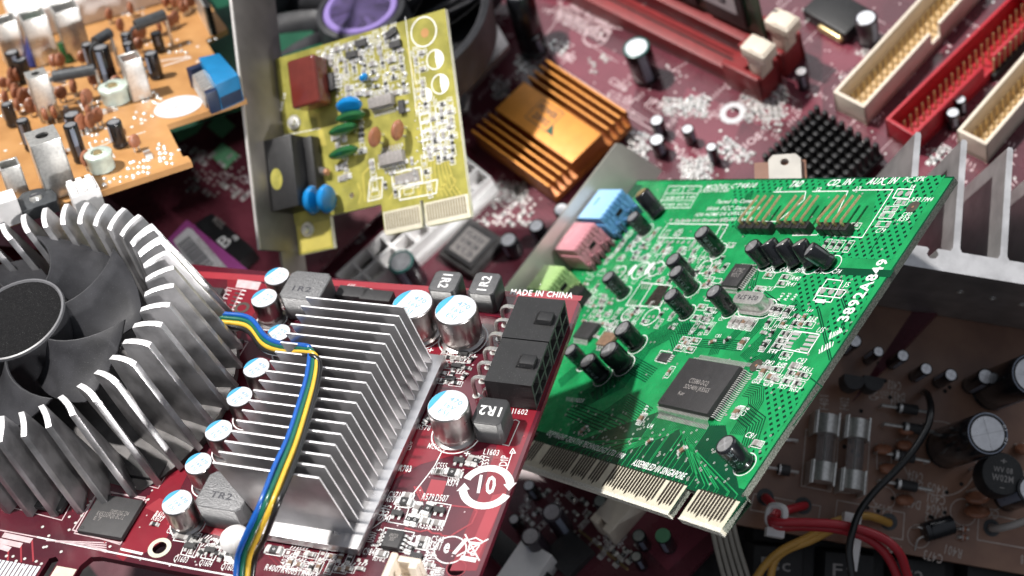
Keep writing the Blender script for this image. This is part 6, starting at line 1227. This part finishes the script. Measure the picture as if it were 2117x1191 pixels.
# white and grey parts on the front edge
h = .75; x0, x1_, y0, y1_ = O.ext([zo(345, 985), zo(500, 945), zo(545, 1010), zo(390, 1060)], h); x0, x1_ = sorted((x0, x1_)); y0, y1_ = sorted((y0, y1_)); m = MB(); m.box(x0, x1_, y0, y1_, .02, h-.1, 'white')
for u in range(3): m.box(x0+(x1_-x0)*u/3+.02, x0+(x1_-x0)*(u+1)/3-.06, y0+.05, y1_-.05, h-.1, h, 'white')
part(O.o, 'white_connector', m.mesh('white_connector', .03)); m = MB(); m.box(-.35, .35, -.3, .3, .02, .7, 'white'); part(O.o, 'white_connector', m.mesh('white_connector', .04), (*O.at(zo(15, 1120), .5), 0))
m = MB(); m.prism([(-.42, -.42), (.42, -.42), (.5, -.1), (.42, .3), (.1, .5), (-.25, .5), (-.5, .15)], .02, .35, 'ferrite'); pt = part(O.o, 'adjuster', m.mesh('adjuster', .03), (*O.at(zo(200, 1095), .3), 0)); m = MB(); m.lathe([(.16, .35), (.14, .42), (0, .44)], 'tin', 14); m.box(-.14, .14, -.03, .03, .44, .46, 'ink'); part(pt, 'screw', m)
m = MB(); m.box(-3.5, 3.5, -.8, .8, 0, .9, 'white'); part(O.o, 'long_white_frame', m.mesh('long_white_frame', .08), (*O.at((250, -22), .5), 0), 0)
m = MB(); m.box(-.08, .08, -.9, .9, 0, .9, 'hole'); m.box(-.14, -.08, -.9, .9, 0, .95, 'tin'); part(O.o, 'shield_wall', m, (*O.at(x2(830, 90), .5), 0), -.1)
O.finish('printed_circuit')
# ================================================================== brown power board with the large heat sink
W = Board('power_board', fr((.9844, .1746, .021), (.1616, -.9451, .2841)), (1800, 950), 37.6, 'brown power supply board in the shade with fuses, diodes and a large aluminium heat sink', 'circuit board')
a = W.at; y0b = (a(z6(60, 975))[1]+a(z6(700, 1100))[1]+a(z6(1203, 1190))[1])/3; xlb = a((1555, 1085))[0]-1.0; ytb = W.at((2000, 574), 3.6)[1]+.5; print('brown', y0b, xlb, ytb)
part(W.o, 'circuit_board', plate([(xlb, y0b), (9, y0b), (9, ytb), (xlb, ytb)], [], -.16, 0, ['board_brn', 'board_brn']))
for q in (qz(z6, 78, 848, 355, 900, 345, 965, 62, 915), qz(z6, 425, 875, 705, 928, 697, 1040, 412, 985), qz(z6, 1015, 925, 1300, 985, 1290, 1090, 1008, 1040), qz(z6, 295, 580, 420, 600, 400, 840, 275, 815), qz(z6, 430, 600, 560, 620, 545, 850, 415, 840), qz(z6, 590, 650, 650, 655, 650, 750, 590, 745)): W.rc(q, .03, 'silkdim')
T = W.txt
for s, p in (('C432', (655, 905, 580, 885)), ('D432', (772, 880, 705, 862)), ('AC1', (690, 1068, 640, 1052)), ('C473', (865, 1105, 790, 1082)), ('R401', (945, 1082, 880, 1060)), ('C402', (870, 945, 795, 925)), ('R404', (878, 905, 800, 885)), ('C401', (875, 862, 805, 845)), ('R403', (880, 822, 805, 800)), ('C461', (1098, 920, 1030, 900)), ('C434', (782, 765, 725, 748)), ('D431', (780, 800, 720, 785)), ('C403', (690, 385, 640, 375)), ('C433', (640, 450, 640, 420)), ('D433', (705, 430, 650, 420)), ('D434', (705, 455, 650, 445)), ('Q401', (590, 460, 595, 400)), ('F401', (385, 500, 390, 440)), ('F402', (470, 500, 475, 450)), ('C431', (600, 385, 540, 375)), ('D1', (1203, 755, 1180, 750)), ('102', (845, 975, 795, 962)), ('8', (1200, 1105, 1192, 1103))):
    T(s, z6(p[0]+2, p[1]), z6(p[2]-2, p[3]), .24, m='silkdim', bold=.03)
for q, r in ((z6(765, 1025), .3), (z6(950, 925), .35), (z6(1070, 855), .38), (z6(620, 865), .3), (z6(850, 700), 1.0)): W.sk.ring(*a(q), r, .025, .006, 'silkdim')
rn = random.Random(9)
for q in (z6(125, 862), z6(283, 898), z6(640, 965), z6(1068, 990)):
    x, y = a(q); W.sk.ring(x, y, .17, .12, .008, 'ferrite', 20); W.sk.disc(x, y, .10, .0085, 'hole', 12)
for k in range(34):
    q = z6(rn.uniform(450, 1180), rn.uniform(300, 1000)); x, y = a(q); W.sk.disc(x, y, .06, .007, 'hole', 8)
# fuses in spring clips
for (qa, qb, lab) in ((z6(383, 540), z6(362, 780), 'left glass fuse in its clips'), (z6(510, 560), z6(488, 815), 'right glass fuse in its clips')):
    h = .52; A0, A1 = Vector((*W.at(qa, h), h)), Vector((*W.at(qb, h), h)); d = (A1-A0).normalized(); L = (A1-A0).length; m = MB(); m.tube([tuple(A0), tuple(A1)], .22, 'glass', 20); fo = part(W.o, 'fuse', m, label=lab)
    m = MB(); m.tube([tuple(A0), tuple(A1)], .02, 'tin', 5); part(fo, 'fuse_wire', m)
    for e in (A0, A1):
        s = 1 if e is A0 else -1; m = MB(); c0_, c1_ = e-d*.12*s, e+d*.38*s; m.tube([tuple(c0_), tuple(c1_)], .29, 'tin', 20); part(fo, 'end_cap', m)
        m = MB()
        for sg in (-1, 1):
            for (off, zz0, zz1) in ((.31, .0, .58), (.285, .57, .68)):
                x = e.x+sg*off; yy = sorted((e.y-d.y*.2*s, e.y+d.y*.42*s)); m.box(x-.025, x+.025, yy[0], yy[1], zz0, zz1, 'tin')
        part(fo, 'spring_clip', m.mesh('spring_clip', .01))
# diodes, small parts
for p, q in ((z6(600, 488), z6(800, 518)), (z6(610, 565), z6(850, 605)), (z6(580, 680), z6(790, 720)), (z6(590, 800), z6(800, 838))): axial(W, p, q, .14, .28)
axial(W, z6(130, 745), z6(250, 765), .15, .25, name='diode'); axial(W, z6(150, 625), z6(250, 632), .05, .2, 'tin', None, name='jumper_wire')
axial(W, z6(925, 995), z6(965, 998), .08, .12, 'browndisc', 'silk', name='resistor'); axial(W, z6(925, 1030), z6(962, 1034), .08, .12, 'browndisc', 'silk', name='resistor')
for q, w in ((z6(600, 640), .5), (z6(700, 560), .5), (z6(620, 720), .5), (z6(690, 625), .45), (z6(690, 850), .5), (z6(985, 835), .65), (z6(1115, 855), .55), (z6(985, 890), .7), (z6(1180, 640), .5)):
    disc_cap(W, q, w, w*.8, 'browndisc', 15, .2, up=.08, tilt=.7)
for q in (z6(455, 400), z6(535, 405)):
    m = MB(); m.prism([(.28*math.cos(t), .28*math.sin(t)) for t in np.linspace(0, math.pi, 10)]+[(-.28, -.1), (.28, -.1)], .35, .9, 'chip'); 
    for k in (-1, 0, 1): m.tube([(k*.12, 0, 0), (k*.12, 0, .4)], .03, 'tin', 5)
    part(W.o, 'transistor', m.mesh('transistor', .02), (*a(q), 0), 3.14)
# electrolytics
for (t, d, h) in ((z6(598, 255), 24, 1.0), (z6(700, 272), 26, 1.0), (z6(797, 327), 26, 1.0), (z6(900, 352), 28, 1.0), (z6(500, 210), 30, 1.0), (z6(1045, 360), 36, 1.2)): cap(W, t, d, h, rot=rn.uniform(-1, 1))
def bigcap(t, d, h, lab, lean):
    o = cap(W, t, d, h, rot=.2, name='large_capacitor', label=lab, lean=lean); r = round(W.cm(d, t, h)/2, 2); m = MB()
    for k, s in enumerate(('100', '10', '105', '63V')):
        aa = math.radians(250+k*28); 
    m.ring(0, 0, r*.92, r*.05, h-.004, 'stripe', 40)
    def arc(v): an = -1.9+v[0]; rr = r*.82+v[1]; return (rr*math.cos(an), rr*math.sin(an), h+.004)
    m.text('10  10', (0, 0), (1.0, 0), r*.14, 0, 'silk', 0, arc); part(o, 'printing', m.mesh('printing', smooth=False))
bigcap(z6(1052, 597), 92, 2.6, 'very large black capacitor with a scored silver top', z6(870, 660)); bigcap(z6(1235, 352), 90, 2.4, 'large black capacitor cut by the right edge of the view', z6(1060, 420))
m = MB(); r = .56; m.lathe([(r, .9), (r, 1.45), (r*.95, 1.5), (0, 1.5)], 'black', 32)
for k in range(4): m.tube([(.3*(-1)**k, .3*(-1 if k < 2 else 1), 0), (.3*(-1)**k, .3*(-1 if k < 2 else 1), 1.0)], .04, 'tin', 6)
br_ = part(W.o, 'bridge_rectifier', m, (*W.at(z6(1115, 765), 1.5), 0)); m = MB(); m.text('+', (-.08, .25), (.08, .25), .16, 1.505, 'chipgrey', 0, None, .03); m.text('WV 08', (-.25, .03), (.25, .03), .14, 1.505, 'chipgrey', 0, None, .03); m.text('W02M', (-.28, -.2), (.28, -.2), .17, 1.505, 'chipgrey', 0, None, .03); m.text('-', (-.06, -.4), (.06, -.4), .12, 1.505, 'chipgrey', 0, None, .03); part(br_, 'marking', m.mesh('marking', smooth=False))
cap(W, z6(1235, 830), 60, 1.6, name='electrolytic_capacitor', label='black capacitor half cut by the right edge')
# lying capacitor C473
h = .28; A0, A1 = Vector((*W.at(z6(785, 1010), h), h)), Vector((*W.at(z6(905, 975), h), h)); d = A1-A0; m = MB(); r = .26
m.tube([tuple(A0), tuple(A0+d*.02), tuple(A0+d*.16), tuple(A0+d*.19), tuple(A0+d*.24), tuple(A0+d*.97), tuple(A1)], [r*.8, r*.97, r, r*.9, r, r, r*.85], 'sleeve', 24)
m.tube(smoothpath([tuple(A0+Vector((0, .1, 0))), tuple(A0+Vector((-.15, .12, 0))), tuple(A0+Vector((-.2, .12, -.26)))], 3), .025, 'tin', 5); m.tube(smoothpath([tuple(A0-Vector((0, .1, 0))), tuple(A0+Vector((-.12, -.2, -.05))), (A0.x-.1, A0.y-.45, 0)], 3), .025, 'tin', 5); part(W.o, 'lying_capacitor', m)
# large heat sink: comb profile standing on the far edge, extruded along the board normal
ht = 3.6
def ah(p): return W.at(p, ht)
K_ = {}
bt = [ah(p) for p in ((1700, 520), (1872, 548), (2117, 588))]; base_lo = (bt[1][1]+bt[2][1])/2; bu = [ah(p) for p in (z4(1000, 385), z4(1240, 430))]
sl_ = (bt[2][1]-bt[1][1])/(bt[2][0]-bt[1][0]); print('comb', bt, bu, sl_)
e = Vector((bt[2][0]-bt[0][0], bt[2][1]-bt[0][1])).normalized(); ang = math.atan2(e.y, e.x); o0 = Vector(bt[1])
def lc(p): v = Vector(ah(p))-o0; return (v.dot(e), v.dot(Vector((-e.y, e.x))))
tips = [lc(p) for p in ((1900, 270), (1998, 292), (2090, 306), (2180, 330))]; feet = [lc(p) for p in ((1868, 500), (1977, 510), (2078, 530))]; inner = lc((1930, 505)); print('tips', tips, 'feet', feet, inner)
bt_h = lc((1925, 512))[1]
fx = [feet[0][0]+ (feet[1][0]-feet[0][0]+.0)*k for k in range(-3, 4)]; ft = .16; top_y = (tips[0][1]+tips[1][1]+tips[2][1])/3; 
sp_ = (tips[2][0]-tips[0][0])/2; lean_ = tips[1][0]-feet[1][0]
xl_ = lc((1815, 520))[0]; print('xl', xl_, 'depth', W.depth((o0.x, o0.y, ht)))
m = MB(); L = 11
pts = [(xl_, 0), (5.6, 0), (5.6, bt_h)]
fxs = [feet[1][0]+sp_*k for k in range(-4, 4)]
for x in reversed(fxs):
    if x+.1 > 5.5 or x < xl_+.1: continue
    lx = lean_*.4
    pts += [(x+ft/2+.08, bt_h), (x+ft/2+.02, bt_h+.1), (x+ft/2+lx, top_y-.06), (x+ft/2-.03+lx, top_y), (x-ft/2+.03+lx, top_y), (x-ft/2+lx, top_y-.06), (x-ft/2, bt_h+.1), (x-ft/2-.05, bt_h)]
    if abs(x-fxs[4]) < .01 or abs(x-fxs[2]) < .01:
        g = x-sp_*.5; pts += [(g+.16, bt_h), (g+.11, bt_h-.03), (g+.17, bt_h-.16), (g+.10, bt_h-.27), (g-.05, bt_h-.28), (g-.13, bt_h-.18), (g-.08, bt_h-.05), (g-.13, bt_h)]
pts += [(xl_, bt_h)]
Mx = Matrix.Translation((o0.x, o0.y, 0))@Matrix.Rotation(ang, 4, 'Z')
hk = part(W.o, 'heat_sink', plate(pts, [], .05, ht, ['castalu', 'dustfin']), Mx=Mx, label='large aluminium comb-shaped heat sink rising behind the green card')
for mm in (1,): bv = hk.modifiers.new('b', 'BEVEL'); bv.width = .02; bv.segments = 2; bv.limit_method = 'ANGLE'
def fp(p, dy=0): return W.on(p, (*(Vector(bt[1])-Vector((-e.y, e.x))*dy), 0), (-e.y, e.x, 0))
# transistors screwed to the flat face, with screws
for (pl, pr_) in ((x7(340, 190), x7(920, 250)),):
    A0 = fp(pl, .25); A1 = fp(pr_, .25); print('trans', A0, A1)
    q0, q1 = Mx.inverted()@Vector(A0), Mx.inverted()@Vector(A1)
    m = MB(); m.box(q0.x, q1.x, -.30, -.02, q0.z-1.3, q0.z-.05, 'black'); m.box(q0.x-.1, q1.x+.1, -.10, -.01, q0.z-.4, q0.z+.12, 'tin')
    o = part(W.o, 'power_transistor', m.mesh('power_transistor', .02), Mx=Mx)
    for u in (.2, .85):
        m = MB(); xx = q0.x+(q1.x-q0.x)*u; M4 = Matrix.Translation((xx, -.10, q0.z-.25))@Matrix.Rotation(math.radians(90), 4, 'X'); m.lathe([(.22, 0), (.24, .05), (.2, .16), (.1, .22), (0, .23)], 'tin', 20, M4=M4); part(o, 'screw', m)
for p in (x7(700, 10), x7(900, 50), x7(1080, 88)):
    A0 = fp(p); q0 = Mx.inverted()@Vector(A0); m = MB(); M4 = Matrix.Translation((q0.x, -.0, q0.z))@Matrix.Rotation(math.radians(90), 4, 'X'); m.lathe([(.10, 0), (.10, .02), (.06, .02), (.05, .005), (0, .005)], 'tin', 16, M4=M4); part(hk, 'rivet', m)
W.finish('printed_circuit')
# ------------------------------------------------------------------ wires soldered to the power board
def wires(name, label, mats_, paths, r, Bd=W, group=None):
    o = bpy.data.objects.new(name, None); COL.objects.link(o); o.matrix_world = Bd.M; WM[o.name] = Bd.M; tag(o, label, 'cable', group)
    for mt, P in zip(mats_, paths):
        pts = [(*Bd.at((p[0], p[1]), p[2]), p[2]) for p in P]; m = MB(); m.tube(smoothpath(pts, 7), r, mt, 10); part(o, 'wire', m)
    return o
q = lambda x, y, h: (*z6(x, y), h)
ro = wires('red_wire_pair', 'pair of red wires curving down from the brown board under a white tie', ['red_w', 'red_w'], [
    [q(125, 865, 0), q(130, 868, .3), q(160, 905, .8), q(150, 950, 1.0), q(175, 985, 1.1), q(290, 985, 1.1), q(420, 995, 1.2), q(540, 1030, 1.2), q(620, 1090, 1.1), q(670, 1180, .9), q(690, 1260, .7)],
    [q(283, 898, 0), q(285, 898, .3), q(215, 918, .8), q(160, 940, .9), q(170, 965, 1.3), q(300, 968, 1.4), q(450, 980, 1.4), q(600, 1025, 1.4), q(680, 1090, 1.3), q(715, 1180, 1.0), q(740, 1260, .8)]], .115)
m = MB(); m.tube(smoothpath([(0, -.22, 0), (.15, -.12, .3), (.1, .2, .4), (-.15, .25, .1), (-.15, -.1, -.1), (0, -.22, 0)], 4), .09, 'white', 6); m.box(-.2, .25, -.5, -.28, -.1, .15, 'white'); part(ro, 'cable_tie', m, (*W.at(z6(170, 945), 1.1), 1.0))
yo = wires('yellow_wire_pair', 'pair of ochre yellow wires running left from the brown board', ['ochre_w', 'ochre_w'], [
    [q(640, 970, 0), q(635, 968, .15), q(590, 950, .4), q(540, 940, .5), q(470, 950, .6), q(400, 970, .6), q(300, 1030, .5), q(190, 1085, .5), q(120, 1150, .4), q(70, 1230, .3)],
    [q(500, 955, .4), q(450, 975, .5), q(380, 1010, .5), q(310, 1045, .5), q(220, 1080, .4), q(170, 1120, .4), q(150, 1180, .3), q(145, 1260, .2)]], .105)
m = MB(); m.box(-.25, .2, -.15, .12, -.1, .22, 'white'); m.box(.05, .32, -1.3, -.12, .0, .06, 'white'); part(yo, 'cable_tie', m.mesh('cable_tie', .03), (*W.at(z6(480, 955), .6), .7), -.05)
wires('black_wire', 'single black wire arching across the brown board past the fuses', ['black_w'], [[q(785, 425, .2), q(800, 435, .8), q(815, 490, 1.4), q(800, 570, 1.6), q(740, 670, 1.7), q(660, 760, 1.7), q(580, 840, 1.7), (*z6(520, 920), 1.7), q(490, 1000, 1.7), q(475, 1080, 1.6), q(482, 1160, 1.5), q(490, 1240, 1.5)]], .095)
wires('grey_wire', 'grey wire entering the board at the right edge', ['grey_w'], [[q(1068, 990, 0), q(1075, 992, .25), q(1110, 990, .6), q(1160, 978, .8), q(1230, 955, .9), q(1330, 930, 1.)]], .10)
gp = lambda x, y, h: (*x6(x, y), h)
wires('grey_ribbon_cable', 'flat grey ribbon cable hanging below the green card tip', ['greyflat']*5, [[gp(1900-k*40+120*0, 330, 1.0), gp(1880-k*42, 480, .8), gp(1905-k*42, 620, .6), gp(1945-k*44, 760, .4), gp(1990-k*46, 900, .2), gp(2020-k*46, 1000, .1)] for k in range(5)], .062)
# ================================================================== smaller things and the setting
def S(name, me, Mx, label, cat, group=None):
    o = bpy.data.objects.new(name, me); COL.objects.link(o); o.matrix_world = Mx; WM[o.name] = Mx; tag(o, label, cat, group); return o
ta = B_.M
floor = bpy.data.objects.new('table_surface', None)
m = MB(); m.poly([(-140, -90, -7), (140, -90, -7), (140, 140, -7), (-140, 140, -7)], 'table'); floor = bpy.data.objects.new('table_surface', m.mesh('table_surface', smooth=False)); COL.objects.link(floor); tag(floor, kind='structure')
# purple adapter card with a bar-code sticker and the black module beside it
V = Board('adapter_card', fr((.62, .62, -.48), (.55, -.72, .3)), (420, 510), 41.5, 'violet plastic case with a white bar-code sticker under the red card edge', 'adapter')
Q = [V.at(p) for p in (x5 and Z(330, 420, 5.955)(335, 195), Z(330, 420, 5.955)(1250, 950), Z(330, 420, 5.955)(700, 1300), Z(330, 420, 5.955)(60, 480))]
m = MB(); m.prism(Q, -.5, 0, 'violet'); part(V.o, 'case', m.mesh('case', .04)); zz = Z(330, 420, 5.955)
m = MB(); q = [V.at(zz(*p)) for p in ((345, 300), (400, 320), (860, 830), (700, 1100), (350, 780), (170, 460))]; m.flat(q, .01, 'label')
c0_, c1_ = Vector(V.at(zz(290, 460))), Vector(V.at(zz(600, 810))); d = (c1_-c0_); n = Vector((-d.y, d.x)).normalized(); x = 0
rn = random.Random(1)
while x < 1: w = rn.choice((.012, .02, .03)); p = c0_+d*x; r_ = c0_+d*min(1, x+w); m.poly([(p.x+n.x*.22, p.y+n.y*.22, .016), (p.x-n.x*.22, p.y-n.y*.22, .016), (r_.x-n.x*.22, r_.y-n.y*.22, .016), (r_.x+n.x*.22, r_.y+n.y*.22, .016)][::1], 'ink'); x += w+rn.choice((.012, .02))
m.text('HJ25MM+11281', V.at(zz(440, 470)), V.at(zz(780, 850)), .2, .016, 'chipgrey'); part(V.o, 'sticker', m.mesh('sticker', smooth=False))
D_ = Board('black_module', V.R, (480, 500), 42.5, 'black module printed with faint white letters beside the violet case', 'module')
Q = [D_.at(zz(*p)) for p in ((640, 120), (1160, 560), (980, 720), (420, 250))]; m = MB(); m.prism(Q, -.6, 0, 'darkbox'); part(D_.o, 'case', m.mesh('case', .03)); m = MB()
for s, p0, p1, h in (('MODEL', (640, 220), (760, 320), .22), ('B', (800, 560), (900, 470), .42), ('a', (930, 470), (985, 430), .3)): m.text(s, D_.at(zz(*p0)), D_.at(zz(*p1)), h, .006, 'smdgry' if h < .3 else 'silk', 0, None, .02)
part(D_.o, 'marking', m.mesh('marking', smooth=False))
# green board behind at the top left
g = Board('green_backing_board', O.R, (150, 60), 47.5, 'plain deep green board behind the orange tuner board', 'circuit board')
m = MB(); m.box(-9, 6.5, -9, 6, -.17, 0, 'bgreen'); part(g.o, 'circuit_board', m)
# dark board with green plates seen between the orange board and the steel bracket
DB = Board('dark_plated_board', fr((.7, .55, -.3), (.6, -.7, .3)), (430, 330), 45.0, 'dark maroon board with green square plates under the orange board', 'circuit board')
m = MB(); m.box(-3.2, 5.5, -3.0, 3.8, -.15, 0, 'board_moth'); part(DB.o, 'circuit_board', m); m = MB(); zz = zo
for q in (qz(zo, 1210, 620, 1290, 690, 1215, 760, 1130, 690), qz(zo, 1215, 780, 1310, 850, 1235, 930, 1150, 850), qz(zo, 930, 690, 1140, 640, 1080, 730, 980, 780)): m.flat([DB.at(p) for p in q], .01, 'greenpaint')
part(DB.o, 'plate', m.mesh('plate', smooth=False))
SC(DB, [(370, 300), (500, 320), (520, 420), (380, 400)], 7, 5, kinds=('gm', 'rs', 'gs'), p=.5, boxes=.3, scrib=.3); DB.finish('printed_circuit')
# small brown board with a metal tab behind the green card
m = MB(); U = Board('tab_board', fr((.97, -.05, -.2), (.05, -.85, .5)), (1610, 362), 37.5, 'small brown board with an upright metal tab behind the green card', 'circuit board')
u0, u1 = U.at((1560, 350)), U.at((1668, 362)); m = MB(); m.box(u0[0], u1[0], -1.2, u0[1], -.1, .3, 'board_brn'); part(U.o, 'circuit_board', m.mesh('circuit_board', .02))
u0, u1 = U.at((1588, 322), .45), U.at((1655, 322), .45); w = u1[0]-u0[0]; mm = plate([(u0[0], -1), (u1[0], -1), (u1[0], u0[1]-.15), (u1[0]-.12, u0[1]), (u0[0]+.12, u0[1]), (u0[0], u0[1]-.15)], [((u0[0]+u1[0])/2, u0[1]-.25, .11)], .40, .47, ['steel', 'steel']); part(U.o, 'metal_tab', mm)
# keyboard in the lower right
KB = Board('keyboard', fr((.99, .1, .05), (.1, -.96, .2)), (1800, 1165), 37.2, 'black keyboard peeping out below the brown board', 'keyboard')
m = MB(); m.box(-3.0, 9, -6, 1.6, -1.6, -.62, 'darkbox'); part(KB.o, 'case', m.mesh('case', .1))
for i in range(-1, 5):
    for j in range(2):
        m = MB(); m.prism([(-.8, -.8), (.8, -.8), (.8, .8), (-.8, .8)], -.6, 0, 'keycap', sc=.82); o = part(KB.o, 'key', m.mesh('key', .06), (i*1.9-.55, -.45-1.9*j, 0))
        s = {(0, 0): 'F1', (1, 0): 'F2', (-1, 0): 'Esc', (0, 1): '1', (1, 1): '2'}.get((i, j))
        if s: m = MB(); m.text(s, (-.45, .05), (-.45+.26*len(s), .05), .32, .004, 'chipgrey', 0, None, .02); part(o, 'legend', m.mesh('legend', smooth=False))
m = MB(); GB = Board('folded_steel_case', fr((.9, -.35, -.1), (.35, -.85, .3)), (1460, 1120), 39.5, 'dull dark metal case below the ribbon cable', 'metal case'); m.box(-2.0, 3.5, -3, 2.2, -.8, 0, 'dustgrey'); part(GB.o, 'case', m.mesh('case', .05))
# the red tag near the lower edge
# wires behind the tuner board and cooler
extras()
